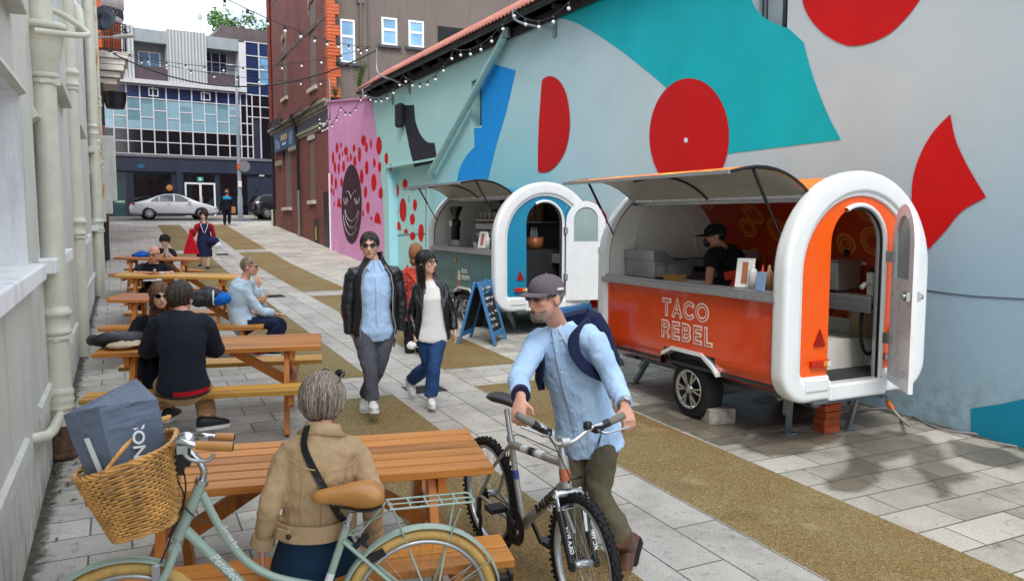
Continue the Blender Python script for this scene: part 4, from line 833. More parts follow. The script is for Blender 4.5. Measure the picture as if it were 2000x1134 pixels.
def lamp_post():
    p = gnd(470, 431); t = thing('lamp_post', 'tall grey lamp post standing at the kerb before the office doors', 'street lamp', tuple(p)); ht = float(aty(462, 140, p[1])[2] - p[2])
    m = MB(); m.lathe([(.13, 0), (.13, 1.2), (.1, 1.25), (.085, 4), (.06, ht), (.02, ht + .02)], n=14); m.build('pole', plain('lamp_post_grey', '#7d8794', .5, var=.1), t)
    a = MB(); a.tube([(0, 0, ht - .1), (-.02, 0, ht + .1), (-.12, 0, ht + .25)], .05, 8); a.loft([[(x, w * math.cos(k * math.pi / 4), ht + .28 + w * .5 * math.sin(k * math.pi / 4)) for k in range(8)] for x, w in ((.1, .05), (-.1, .13), (-.45, .1), (-.5, .03))]); a.build('lamp_head', M_GREYMET, t)
    s = MB(); s.prism([(.25 + .28 * math.cos(R(a)), -.12, 2.75 + .28 * math.sin(R(a))) for a in range(0, 360, 15)], (0, .02, 0)); s.build('round_sign_back', M_GREYMET, t); s = MB(); s.box(-.12, .05, -.16, -.13, 2.6, 2.85); s.build('orange_sticker', plain('orange_tape', '#c85a30', .7), t)
    s = MB(); s.box(-.09, .09, -.15, -.135, 1.7, 2.0); s.build('white_label', M_SASH, t); return t
lamp_post()
# ---------------------------------------------------------------- cars
def car(name, label, loc, rz, paint, kind):
    t = thing(name, label, 'car', loc, rz, 'cars parked along the road')
    if kind == 'saloon': st = [(-2.3, .42, .72, .74, .62, .6), (-2.22, .25, .9, .95, .8, .7), (-1.75, .2, .95, 1.0, .88, .72), (-1.25, .2, .96, 1.2, .9, .62), (-.7, .2, .95, 1.42, .9, .57), (-.1, .2, .94, 1.48, .9, .57), (.35, .2, .93, 1.42, .9, .58), (.85, .2, .92, 1.2, .9, .63), (1.3, .2, .9, .98, .88, .72), (1.8, .22, .82, .86, .84, .7), (2.15, .24, .68, .72, .74, .6), (2.31, .36, .56, .58, .55, .45)]
    else: st = [(-2.1, .4, .85, .9, .66, .6), (-2.02, .25, .95, 1.12, .82, .64), (-1.7, .2, 1.0, 1.42, .88, .58), (-1.2, .2, 1.0, 1.5, .9, .57), (-.4, .2, .98, 1.53, .9, .57), (.3, .2, .96, 1.46, .9, .58), (.9, .2, .94, 1.2, .9, .64), (1.25, .2, .92, 1.0, .88, .72), (1.7, .22, .84, .88, .84, .7), (2.02, .24, .7, .74, .74, .6), (2.16, .36, .56, .58, .55, .45)]
    rings = []
    for x, zb, zs, zr, ws, wr in st:
        rings.append([(x, -ws * .92, zb), (x, -ws, zb + .14), (x, -ws * 1.01, zs - .22), (x, -ws * .97, zs), (x, -wr * .5 - ws * .485, (zs + zr) / 2), (x, -wr, zr - .03), (x, -wr * .8, zr), (x, wr * .8, zr), (x, wr, zr - .03), (x, wr * .5 + ws * .485, (zs + zr) / 2), (x, ws * .97, zs), (x, ws * 1.01, zs - .22), (x, ws, zb + .14), (x, ws * .92, zb)])
    m = MB(); m.loft(rings); o = m.build('body', paint, t); s = o.modifiers.new('sub', 'SUBSURF'); s.levels = s.render_levels = 2
    ax = (-1.35, 1.35) if kind == 'saloon' else (-1.25, 1.3)
    for sy in (-1, 1):
        for x in ax:
            a = MB(); a.lathe([(0, 0), (.37, 0), (.37, .02), (0, .02)], (x, sy * .875 if sy > 0 else sy * .895, .33), (0, 1, 0), 28); a.build('wheel_arch', M_BLACK, t)
            w = MB(); y0 = .72 * sy; w.lathe([(.18, -.1), (.29, -.1), (.315, -.07), (.315, .07), (.29, .1), (.18, .1)], (x, .83 * sy, .315), (0, 1, 0), 30); wh = w.build('wheel', plain('tyre_rubber', '#1c1c1e', .85), t)
            r = MB(); r.lathe([(.0, .06), (.2, .06), (.21, .105), (.19, .11)], (x, .83 * sy, .315), (0, sy, 0), 30)
            for k in range(7): an = 2 * math.pi * k / 7; r.obox((x + .1 * math.cos(an), (.83 + .09) * sy, .315 + .1 * math.sin(an)), (.19, .03, .05), (0, -an, 0))
            r.build('rim', plain('alloy', '#b9bcc0', .35, .7), wh)
        if kind == 'saloon': gl = [[(-1.3, 1.0), (-1.0, 1.22), (-.85, 1.3), (-.82, 1.0)], [(-.78, 1.0), (-.8, 1.32), (-.4, 1.4), (-.1, 1.41), (-.1, 1.0)], [(-.02, 1.0), (-.02, 1.41), (.3, 1.36), (.78, 1.05), (.8, .99)]]
        else: gl = [[(-1.75, 1.06), (-1.55, 1.36), (-1.1, 1.42), (-1.1, 1.05)], [(-1.04, 1.05), (-1.04, 1.43), (-.25, 1.44), (-.2, 1.03)], [(-.12, 1.03), (-.15, 1.44), (.25, 1.38), (.85, 1.06), (.88, 1.0)]]
        g = MB()
        for q in gl:
            cx = sum(p[0] for p in q) / len(q)
            def yy(x, z):
                f = np.interp(x, [s_[0] for s_ in st], range(len(st))); i = int(min(f, len(st) - 2)); u = f - i; zs = st[i][2] * (1 - u) + st[i + 1][2] * u; zr = st[i][3] * (1 - u) + st[i + 1][3] * u; ws = st[i][4] * (1 - u) + st[i + 1][4] * u; wr = st[i][5] * (1 - u) + st[i + 1][5] * u
                k = min(1, max(0, (z - zs) / max(.05, zr - zs))); return ws * .965 * (1 - k) + wr * k
            P = [(x, sy * (yy(x, z) + .012), z) for x, z in q]; g.poly(P if sy < 0 else P[::-1])
        g.build('side_window', glassy('car_glass', '#2a3138', .05, .9), t)
        h = MB(); h.obox((-.35, sy * .905, .88), (.18, .03, .03)); h.obox((.62, sy * .9, .86), (.18, .03, .03)); h.build('door_handle', paint, t)
        mr = MB(); mr.ell((.72, sy * .98, 1.0), (.1, .09, .07)); mr.build('wing_mirror', paint, t)
        sl = MB(); sl.box(-.95, .95, sy * .9, sy * .93, .24, .32); sl.build('sill_trim', M_BLACK, t)
        tl = MB(); x0 = st[0][0]; tl.ell((x0 + .2, sy * .66, .86), (.14 if kind == 'saloon' else .1, .16, .09 if kind == 'saloon' else .2)); tl.build('tail_light', glassy('tail_red', '#a01414', .1), t)
        hl = MB(); hl.ell((st[-1][0] - .22, sy * .6, .66), (.16, .16, .07)); hl.build('headlight', glassy('headlight', '#cfd6da', .05), t)
    for a, q in (('windscreen', [(.42, -.52, 1.37), (.42, .52, 1.37), (1.1, .66, 1.04), (1.1, -.66, 1.04)]), ('rear_window', [(-.95, -.5, 1.34), (-.95, .5, 1.34), (-1.5, .62, 1.06), (-1.5, -.62, 1.06)] if kind == 'saloon' else [(-1.78, -.5, 1.38), (-1.78, .5, 1.38), (-2.06, .58, 1.02), (-2.06, -.58, 1.02)])):
        g = MB(); g.poly([(x + (.03 if a == 'windscreen' else -.03), y, z + .03) for x, y, z in q]); g.build(a, glassy('car_glass2', '#2a3138', .05, .9), t)
    return t
CARSILVER = plain('silver_paint', '#d2d5d9', .3, 0, var=.02, vs=1, coat=.6); CARBLACK = plain('black_car_paint', '#191d24', .25, 0, var=.04, vs=1, coat=.6)
yc = 44.4; c0 = aty(341, 428, yc); car('parked_saloon', 'silver saloon car parked across the end of the lane', (float(c0[0]), yc, zg(yc)), R(2), CARSILVER, 'saloon').scale = (.9, .9, .88)
c1 = aty(560, 429, yc - .2); car('parked_hatchback', 'black hatchback car half hidden behind the brick corner', (float(c1[0]), yc - .2, zg(yc)), R(2), CARBLACK, 'hatch').scale = (.9, .9, .88)
# ---------------------------------------------------------------- strings of bulbs
BULB = plain('white_bulb', '#eef0ee', .25, var=.02)
def string(label, pts, bulbs, sub=True):
    P = [Vector(p) for p in pts]; t = thing('string_of_lights', label, 'string lights', tuple(P[0]), 0, 'strings of white festoon bulbs')
    m = MB(); m.tube(P, .008, 6); m.build('cable', M_BLACK, t, world=True)
    cum = [0]
    for a, c in zip(P, P[1:]): cum.append(cum[-1] + (c - a).length)
    for k in range(bulbs):
        s = cum[-1] * (k + .5) / bulbs; i = max(j for j in range(len(cum)) if cum[j] <= s); i = min(i, len(P) - 2); q = P[i].lerp(P[i + 1], (s - cum[i]) / (cum[i + 1] - cum[i]))
        d = Vector((.03 * math.sin(k * 2.1), .03 * math.cos(k * 1.3), 0))
        sk = MB(); sk.lathe([(.008, .0), (.022, -.01), (.024, -.065), (.016, -.072)], q, n=8, cap=True); o = sk.build('bulb_holder', M_BLACK, t, world=True)
        g = MB(); g.ell(q + Vector((0, 0, -.1)), .031, None, 10, 8); g.build('bulb', BULB, o, world=True)
def sag(a, c, s, n=16): a, c = Vector(a), Vector(c); return [a.lerp(c, i / n) - Vector((0, 0, s * 4 * (i / n) * (1 - i / n))) for i in range(n + 1)]
W4 = lambda px, py: wpx(px, py, .42)
hp = [(1172, -8), (1050, 26), (985, 90), (905, 98) , (822, 152), (738, 182), (690, 212), (644, 215)]
def wallstring(a, c, mid): A, B, Mm = Vector(W4(*a)), Vector(W4(*c)), Vector(W4(*mid)); s = max(.02, ((A + B) / 2).z - Mm.z); return sag(A, B, s, 10)
ws = wallstring((1172, -8), (1044, 24), (1105, 45)) + wallstring((1044, 24), (925, 100), (985, 88))[1:] + wallstring((925, 100), (820, 150), (875, 158))[1:] + wallstring((820, 150), (738, 178), (776, 193))[1:]
string('string of white bulbs looping along the mural wall under the gutter', ws, 24)
string('string of white bulbs hanging on the pink wall', wallstring((738, 178), (692, 210), (708, 222)) + wallstring((692, 210), (645, 222), (668, 246))[1:], 10)
string('short tangle of white bulbs at the corner of the pink wall', [aty(645, 222, 26.5), aty(640, 245, 26.3), aty(630, 250, 25.5), aty(622, 242, 25), aty(621, 234, 25), aty(628, 236, 25.2), aty(637, 236, 26)], 8)
bk = aty(724, 92, 21.5)
string('highest string of white bulbs, crossing the sky to the brown wall', sag(atx(120, -190, -.4), bk, .35), 15)
string('long level string of white bulbs, crossing from the balcony to the brown wall', sag(aty(200, 92, 26), bk, .55), 14)
string('lower string of white bulbs, sagging across the office front to the brick corner', sag(aty(200, 96, 26), aty(645, 158, 27.2), .28), 10)
w = MB(); w.tube(sag(aty(200, 94, 26), aty(740, 96, 22), 1.05), .02, 6); tag(w.build('overhead_cable', M_BLACK), 'thick black cable without bulbs sagging across the lane', 'cable')
def bracket(label, pts, r=.022, plate=None):
    t = thing('wall_bracket', label, 'bracket', tuple(pts[-1]), 0, 'metal arms holding up the bulbs'); m = MB(); m.tube(crom(pts, 4, False), r, 8); m.build('arm', M_GREYMET, t, world=True)
    p = Vector(pts[-1]); k = MB(); k.obox(p, (.02, .1, .28)); k.build('plate', M_GREYMET, t, world=True)
bracket('bent metal arm near the top of the mural wall beside the downpipe', [W4(1044, 22), W4(1046, 42), wpx(1060, 52, .3), wpx(1085, 57, .02)])
bracket('bent metal arm rising over the rusty roof edge', [W4(766, 98), W4(768, 145), wpx(790, 158, .3), wpx(801, 172, .02)])
bracket('short bent metal arm at the left end of the gutter', [W4(737, 178), W4(741, 190), wpx(752, 193, .25), wpx(768, 194, .02)])
bracket('straight metal pole at the corner of the pink wall', [aty(643, 155, 27.2), aty(644, 190, 27.2), aty(645, 225, 27.2)], .03)
# ================================================================ food trailers
from mathutils.geometry import tessellate_polygon
M_GELCOAT = plain('white_gelcoat', '#e4e7ea', .24, var=.03, vs=1.5, coat=.5, dirt=.16); M_STEEL = plain('brushed_steel', '#b4b6b8', .38, .75, var=.04, vs=2)
M_RUBBER = plain('black_rubber', '#1a1a1c', .8, var=.2, vs=12); M_TRIM = plain('black_trim', '#131417', .4); M_CHASSIS = plain('grey_chassis', '#6a7178', .5, .3, var=.15, dirt=.3)
M_INNER = plain('inner_white', '#ecebe6', .5, var=.03); M_HATCHIN = plain('hatch_lining', '#aaa79d', .55, var=.06, dirt=.08)
M_ORG = plain('orange_gloss', '#e2480a', .2, var=.05, vs=.8, coat=.7, dirt=.05); M_TEALPAINT = None
def tealmural():
    t = NT('teal_trailer_paint'); n = t.noise(1.6, 5, .6, None, .8); k = t.ramp(n, [(.25, S('#1d5258')), (.5, S('#2b6a66')), (.7, S('#246174')), (.85, S('#437d6a'))]); t.col(k); t.P(Roughness=.28); t.p.inputs['Coat Weight'].default_value = .4; return t.mat
M_TEALT = tealmural(); M_BLUEP = plain('blue_panel_gloss', '#1580a6', .25, var=.06, vs=1, coat=.6)
def doodle(name, base, line, sc=2.6, w=.028):
    t = NT(name); s = t.sep(); v = t.comb(s[1], s[2], t.math('MULTIPLY', s[0], .8))
    a = t.n('ShaderNodeTexVoronoi', distance='EUCLIDEAN'); a.inputs['Scale'].default_value = sc; a.inputs['Randomness'].default_value = .7; t.l(v, a.inputs['Vector'])
    wob = t.math('MULTIPLY', t.math('SUBTRACT', t.noise(5, 3), .5), .12); d = t.math('ADD', a.outputs['Distance'], wob)
    r1 = t.math('LESS_THAN', t.math('ABSOLUTE', t.math('SUBTRACT', d, .34)), w); r2 = t.math('LESS_THAN', t.math('ABSOLUTE', t.math('SUBTRACT', d, .26)), w * .6)
    b = t.n('ShaderNodeTexVoronoi', feature='DISTANCE_TO_EDGE'); b.inputs['Scale'].default_value = sc * 3.2; t.l(v, b.inputs['Vector'])
    r3 = t.math('MULTIPLY', t.math('LESS_THAN', b.outputs['Distance'], w * 1.2), t.math('LESS_THAN', d, .22))
    m = t.math('MAXIMUM', t.math('MAXIMUM', r1, r2), r3); t.col(t.mix(t.math('MULTIPLY', m, .85), S(base), S(line))); t.P(Roughness=.35); return t.mat
M_DOODLE = doodle('orange_food_pattern', '#b8360c', '#dc8a2c'); M_DOODLEROOF = doodle('orange_roof_pattern', '#ee7d10', '#ffc436', 3.2, .05)
def ribbon(mb, pts, w, z, m, close=False):
    P = [Vector((p[0], p[1])) for p in pts]; n = len(P); L_, R_ = [], []
    for i in range(n):
        a = (P[i] - P[i - 1]) if i > 0 or close else None; b = (P[(i + 1) % n] - P[i]) if i < n - 1 or close else None
        if a is None or a.length < 1e-6: a = b
        if b is None or b.length < 1e-6: b = a
        a = a.normalized(); b = b.normalized(); nr = Vector((-(a + b).y, (a + b).x)); nr = nr.normalized() if nr.length > 1e-4 else Vector((-a.y, a.x)); k = 1 / max(.5, nr.dot(Vector((-a.y, a.x))))
        q = P[i]
        if not close and i == 0: q = q - a * w / 2
        if not close and i == n - 1: q = q + a * w / 2
        L_.append(q + nr * (w / 2 * k)); R_.append(q - nr * (w / 2 * k))
    vs = [(p.x, p.y, z) for p in L_] + [(p.x, p.y, z) for p in R_]
    fs = [(n + i, n + (i + 1) % n, (i + 1) % n, i) for i in range(n if close else n - 1)]
    mb.add(vs, fs, m)
def arcp(cx, cy, rx, ry, a0, a1, n=12): return [(cx + rx * math.cos(R(a0 + (a1 - a0) * i / n)), cy + ry * math.sin(R(a0 + (a1 - a0) * i / n))) for i in range(n + 1)]
GL = {'T': ([[(0, 1), (.56, 1)], [(.28, 1), (.28, 0)]], .56), 'A': ([[(0, 0), (.32, 1), (.64, 0)], [(.14, .3), (.5, .3)]], .64), 'C': ([arcp(.4, .5, .4, .5, 50, 310, 18)], .7), 'O': ([arcp(.42, .5, .42, .5, 90, 450, 24)], .84),
      'R': ([[(0, 0), (0, 1)], [(0, 1), (.26, 1)] + arcp(.26, .74, .24, .26, 80, -80, 8) + [(.26, .48), (0, .48)], [(.24, .48), (.5, 0)]], .5), 'E': ([[(.46, 1), (0, 1), (0, 0), (.46, 0)], [(0, .52), (.4, .52)]], .46),
      'B': ([[(0, 0), (0, 1)], [(0, 1), (.26, 1)] + arcp(.26, .77, .22, .23, 80, -80, 8) + [(.26, .54), (0, .54)], [(0, .54), (.28, .54)] + arcp(.28, .27, .24, .27, 80, -80, 8) + [(.26, 0), (0, 0)]], .52), 'L': ([[(0, 1), (0, 0), (.42, 0)]], .42)}
def inline_text(word, h, sp):
    mb = MB(); x = 0
    for ci, ch in enumerate(word):
        st, w = GL[ch]
        for k, (lw, m) in enumerate(((.34, 0), (.12, 1))):
            for j, s in enumerate(st): q = [((x + p[0]) * h * 1.3, p[1] * h) for p in s]; cl = math.hypot(q[0][0] - q[-1][0], q[0][1] - q[-1][1]) < 1e-6; ribbon(mb, q[:-1] if cl else q, lw * h, .005 * k + .0007 * j, m, cl)
        x += w + sp
    return mb, x * h * 1.3
class Trailer:
    W, H, L, RC = 1.62, 1.83, 2.8, .22
    SILL, HINGE = .85, 1.67
    def __init__(s, name, label, loc, rz, cols):
        s.t = thing(name, label, 'food trailer', loc, rz, 'round topped food trailers by the mural'); s.c = cols
    def sec(s, inset=0.0):
        r = s.W / 2; zc = s.H - r; cx = r; P = []
        for i in range(9): a = R(270 - 90 * i / 8); P.append((s.RC + s.RC * math.cos(a), s.RC + s.RC * math.sin(a)))
        P += [(0, .5), (0, s.SILL), (0, zc)]
        ah = math.asin((s.HINGE - zc) / r)
        for k in range(1, 8): a = math.pi - ah * k / 7; P.append((cx + r * math.cos(a), zc + r * math.sin(a)))
        for k in range(1, 21): a = math.pi - ah - (math.pi - ah) * k / 20; P.append((cx + r * math.cos(a), zc + r * math.sin(a)))
        P += [(s.W, s.SILL), (s.W, .5)]
        for i in range(9): a = R(-90 * i / 8); P.append((s.W - s.RC + s.RC * math.cos(a), s.RC + s.RC * math.sin(a)))
        P = [Vector(p) for p in P]; n = len(P); out = []
        s.nrm = []
        for i in range(n):
            d = (P[(i + 1) % n] - P[i - 1]).normalized(); nr = Vector((-d.y, d.x)); s.nrm.append(nr); out.append(P[i] - nr * inset)
        s.hi = 11 + 7; s.si = 10
        return out
    def build(s):
        t = s.t; P = s.sec(); n = len(P); L_ = s.L; y0, y1 = .13, L_ - .13; a0, a1 = .87, 1.63
        ys = [.08, y0, a0, a1, y1, L_ - .08]
        def skin(P, mb, mats, flip):
            for j in range(len(ys) - 1):
                for i in range(n):
                    k = (i + 1) % n; za, zb = P[i].y, P[k].y; left = P[i].x < s.W / 2 and P[k].x < s.W / 2 and i < s.hi
                    if left and i >= s.si and 1 <= j <= 3: continue
                    if i < 8 and j == 2: continue
                    if i >= n - 9 and i < n - 1 and j == 2: continue
                    q = [(P[i].x, ys[j], P[i].y), (P[k].x, ys[j], P[k].y), (P[k].x, ys[j + 1], P[k].y), (P[i].x, ys[j + 1], P[i].y)]
                    mb.add(q, [(0, 1, 2, 3) if flip else (3, 2, 1, 0)], mats(i, P[i]), True)
        sk = MB(); skin(P, sk, lambda i, p: 1 if (i >= s.hi and p.y > 1.5) else 0, False); sk.build('body_shell', [s.c['side'], s.c['roof']], t)
        Q = s.sec(.035); il = MB(); skin(Q, il, lambda i, p: 1 if p.x > s.W * .5 and i > s.hi + 9 and p.y > .8 else 0, True); il.build('inner_lining', [M_INNER, s.c['inner']], t)
        # rounded white end rings
        for end, sg, yb in (('rear', 1, 0.0), ('front', -1, L_)):
            prof = [(-.005, .165), (.028, .15), (.04, .135), (.042, .11), (.042, .05), (.040, .03), (.033, .012), (.02, .0), (.005, -.005), (-.01, -.006), (-.105, -.006), (-.118, -.004), (-.128, .006), (-.132, .02), (-.14, .022), (-.158, .022), (-.166, .027), (-.17, .04), (-.17, .07)]
            PP, NN = list(P), list(s.nrm)
            if end == 'rear': PP = [Vector((.49, 0))] + PP + [Vector((1.1, 0))]; NN = [Vector((0, -1))] + NN + [Vector((0, -1))]; NN[1] = NN[-2] = Vector((0, -1))
            rg = [[(p.x + nr.x * o, yb + sg * yy, p.y + nr.y * o) for p, nr in zip(PP, NN)] for o, yy in prof]
            r_ = MB(); r_.loft(rg, 0, True, end != 'rear', False); o = r_.build(end + '_end_ring', M_GELCOAT, t, fix=True)
        # rear panel with the arched doorway
        I = s.sec(.166); dx0, dx1, dz0, dz1 = .49, 1.1, .1, 1.57; dr = (dx1 - dx0) / 2
        door = [(dx1, dz0), (dx1, dz1 - dr)] + [((dx0 + dx1) / 2 + dr * math.cos(R(a)), dz1 - dr + dr * 1.02 * math.sin(R(a))) for a in range(10, 180, 10)] + [(dx0, dz1 - dr), (dx0, dz0)]
        for yy, m, nm in ((.045, s.c['end'], 'rear_panel'), (.075, M_INNER, 'rear_inner_panel')):
            mb = MB(); mb.poly([(p.x, yy, p.y) for p in I] + [(dx1, yy, .166)] + [(x, yy, z) for x, z in door[1:-1]] + [(dx0, yy, .166)]); mb.build(nm, m, t)
        fr = MB(); fp = [(x, z) for x, z in door]
        c = Vector(((dx0 + dx1) / 2, .85))
        def off(p, o): 
            x, z = p; 
            if z > dz1 - dr: d = Vector((x - c.x, z - (dz1 - dr))).normalized()
            else: d = Vector((1 if x > c.x else -1, 0))
            return (x + d.x * o, z + d.y * o)
        rg = []
        for p in fp[:14]: rg.append([(off(p, o)[0], y, off(p, o)[1]) for o, y in ((.03, .04), (.03, .02), (.02, .008), (0, .008), (-.01, .02), (-.01, .1), (.0, .1))])
        fr.loft(rg, 0, True, False, False); fr.build('door_frame', M_GELCOAT, t, fix=True)
        sl = MB(); rg = [[(off(p, o)[0], y, off(p, o)[1]) for o, y in ((-.012, .03), (-.025, .03), (-.025, .05), (-.012, .05))] for p in fp[:12]]; sl.loft(rg, 0, False, False, False); sl.build('door_seal', M_TRIM, t)
        st = MB(); st.box(dx0 - .03, dx1 + .04, -.028, .1, -.042, dz0); st.build('door_sill', M_GELCOAT, t, bevel=.02)
        bx = MB(); bx.box(.2, dx0 - .03, -.02, .04, .05, .16); bx.build('corner_step', M_GELCOAT, t, bevel=.015)
        fl = MB(); fl.box(.04, s.W - .04, .08, L_ - .1, .06, .09); fl.build('floor', plain('dark_floor', '#3a3c40', .7), t)
        wb = MB(); wb.box(1.0, s.W - .06, .5, L_ - .15, .09, .36); wb.build('wheel_box', M_INNER, t)
        # front wall
        fw = MB(); fw.add([(p.x, L_ - .09, p.y) for p in s.sec(.03)], [tuple(range(n))]); fw.add([(p.x, L_ - .03, p.y) for p in s.sec(.19)], [tuple(range(n - 1, -1, -1))]); fw.build('front_wall', M_INNER, t)
        tr = MB(); tr.tube([(s.W / 2 + .45 * math.cos(R(a)), L_ - .1, 1.05 + .62 * math.sin(R(a))) for a in range(0, 181, 10)], .012, 6); tr.box(.1, s.W - .1, L_ - .115, L_ - .09, 1.28, 1.3); tr.build('window_moulding', M_INNER, t)
        # counter
        ct = MB(); ct.box(-.05, .16, y0 - .02, y1 + .02, s.SILL - .05, s.SILL - .006); ct.box(-.056, -.05, y0 - .02, y1 + .02, s.SILL - .06, s.SILL - .006); ct.box(-.03, .02, y0, y1, s.SILL - .005, s.SILL + .02); ct.build('serving_counter', M_STEEL, t, bevel=.004)
        rv = MB()
        for k in range(24): rv.ell((-.058, y0 + .05 + k * (y1 - y0 - .1) / 23, s.SILL - .035), .006, None, 6, 4)
        rv.build('rivet', M_STEEL, t)
        ic = MB(); ic.box(.16, .62, 1.75, L_ - .12, s.SILL - .1, s.SILL - .02); ic.box(.16, .5, y0, 1.75, s.SILL - .12, s.SILL - .03); ic.build('inner_worktop', M_INNER, t)
        cb = MB(); cb.box(.1, .55, y0, L_ - .12, .09, s.SILL - .13); cb.build('counter_front', plain('cabinet_dark', '#34363a', .6), t)
        bc = MB(); bc.box(1.12, s.W - .08, .75, L_ - .15, s.SILL - .12, s.SILL - .06); bc.box(1.12, s.W - .2, .16, .75, .72, .78); bc.box(1.12, 1.14, .16, .75, .64, .72); bc.build('back_counter', M_STEEL, t, bevel=.005)
        # opening frame and hatch
        for yy in (y0 + .01, y1 - .01): of = MB(); of.tube([(p.x + .004, yy, p.y) for p in P[s.si:s.hi + 1]], .012, 6); of.build('opening_seal', M_TRIM, t)
        hx, hz = P[s.hi].x, P[s.hi].y
        hb = MB(); hb.bar((hx + .01, y0, hz - .01), (hx + .01, y1, hz - .01), .05, .035); hb.build('hinge_rail', plain('bright_rail', '#d4d6d8', .25, .6), t)
        hd = MB(); hd.bar((hx + .05, y0, hz - .045), (hx + .05, y1, hz - .045), .05, .03); hd.build('roof_header', M_STEEL, t)
        an = R(s.c.get('hatch', -79)); ca, sa = math.cos(-an), math.sin(-an)
        def rot(p, o=0):
            dx, dz = p[0] - hx, p[1] - hz; return (hx + dx * math.cos(an) - dz * math.sin(an), hz + dx * math.sin(an) + dz * math.cos(an))
        # the hatch turns up about the hinge: clockwise seen from the rear
        arc = [Vector(rot((p.x, p.y))) for p in P[s.si:s.hi + 1]]
        hp = MB(); hp.loft([[(p.x, y, p.y) for p in arc] for y in np.linspace(y0, y1, 6)], 0, True, False, False); h = hp.build('hatch', [s.c['hatchtop'], M_HATCHIN], t)
        sm = h.modifiers.new('solid', 'SOLIDIFY'); sm.thickness = .018; sm.offset = 0; sm.material_offset = 0
        hi = MB(); hi.loft([[(p.x + .014 * nr[0], y, p.y - .016) for p, nr in zip(arc, [(0, 0)] * len(arc))] for y in (y0 + .02, y1 - .02)], 0, True, False, False); hi.build('hatch_lining', M_HATCHIN, h)
        for yy in (y0, (y0 + y1) / 2, y1):
            rb = MB(); rb.tube([(p.x, yy, p.y - (.022 if y0 < yy < y1 else 0)) for p in arc], .014, 6); rb.build('hatch_rib', M_TRIM, h)
        eg = MB(); eg.bar((arc[0].x, y0 - .01, arc[0].y), (arc[0].x, y1 + .01, arc[0].y), .03, .03); eg.build('hatch_edge', M_STEEL, h)
        for yy in (y0 + .03, y1 - .03):
            g = MB(); p = arc[2]; e = P[s.si + 3] if len(P) else None; q = Vector((.06, yy, 1.3)); a = Vector((p.x, yy, p.y - .02)); mid = a.lerp(q, .5); g.tube([a, mid], .014, 8); g.tube([mid, q], .008, 8); g.build('gas_strut', M_TRIM, t)
        # wheels, arches, chassis, jacks
        for sx, x in ((-1, .09), (1, s.W - .09)):
            w = MB(); w.lathe([(.18, -.09), (.262, -.095), (.285, -.075), (.288, 0), (.285, .075), (.262, .095), (.18, .09)], (x + .07 * (-sx), 1.3, -.155), (1, 0, 0), 40); w.build('wheel', M_RUBBER, t)
            wheel = t.children[-1]
            rm = MB(); cx = x + .07 * (-sx) + sx * .06; rm.lathe([(.0, .0), (.17, .0), (.185, .04), (.175, .045)], (cx, 1.3, -.155), (sx, 0, 0), 36); rm.build('rim_well', M_TRIM, wheel)
            sp = MB(); sp.lathe([(.17, .03), (.19, .05), (.182, .056), (.165, .04)], (cx, 1.3, -.155), (sx, 0, 0), 36); sp.lathe([(0, .05), (.04, .05), (.045, .03)], (cx, 1.3, -.155), (sx, 0, 0), 16)
            for k in range(6):
                a0_ = 2 * math.pi * k / 6
                for d in (-.16, .16):
                    p0 = Vector((cx + sx * .045, 1.3 + .04 * math.cos(a0_), -.155 + .04 * math.sin(a0_))); p1 = Vector((cx + sx * .045, 1.3 + .178 * math.cos(a0_ + d), -.155 + .178 * math.sin(a0_ + d))); sp.bar(p0, p1, .018, .014, (1, 0, 0))
            sp.build('alloy_rim', plain('polished_alloy', '#c4c6c8', .25, .8, var=.05), wheel)
            
            pts = [(a0 - .03, .05), (a0 + .03, .11), (a0 + .18, .2), (a1 - .14, .205), (a1 + .02, .13), (a1 + .02, .05)]
            am = MB(); xs = (-.015, .2) if sx < 0 else (s.W + .015, s.W - .2)
            am.loft([[(xs[0], y, z), (xs[0], y, z + .036), (xs[1], y, z + .036), (xs[1], y, z)] for y, z in pts], 0, False, True, True)
            am.build('wheel_arch', M_GELCOAT, t, fix=True)
            ab = MB(); xi = .3 if sx < 0 else s.W - .3; ab.box(xi, xi + .01, a0, a1, -.02, .24); ab.box(min(xi, xs[0] + .02 * -sx), max(xi, xs[0] + .02 * -sx), a0, a1, .222, .228); ab.build('arch_liner', M_TRIM, t)
        ch = MB()
        for x in (.4, s.W - .4): ch.box(x - .03, x + .03, .05, L_ + .1, -.1, .0)
        for y in (.12, 1.3, L_ - .2): ch.box(.37, s.W - .37, y - .03, y + .03, -.095, -.004)
        for x in (.4, s.W - .4): ch.bar((x, L_ + .1, -.05), (s.W / 2, L_ + 1.05, -.05), .06, .09)
        ch.box(.3, s.W - .3, .0, .08, -.06, -.002); ch.bar((s.W / 2, L_ + .9, -.05), (s.W / 2, L_ + 1.3, -.04), .06, .06); ch.build('chassis', M_CHASSIS, t)
        hc = MB(); hc.tube([(s.W / 2, L_ + .85, .35), (s.W / 2, L_ + .85, -.35)], .03, 10); hc.lathe([(.0, -.04), (.1, -.04), (.11, 0), (.1, .04), (0, .04)], (s.W / 2, L_ + .85, -.38), (1, 0, 0), 16); hc.obox((s.W / 2, L_ + 1.3, 0), (.08, .12, .1)); hc.build('jockey_wheel', M_CHASSIS, t)
        gy = lambda y: zg(t.location.y + y) - t.location.z
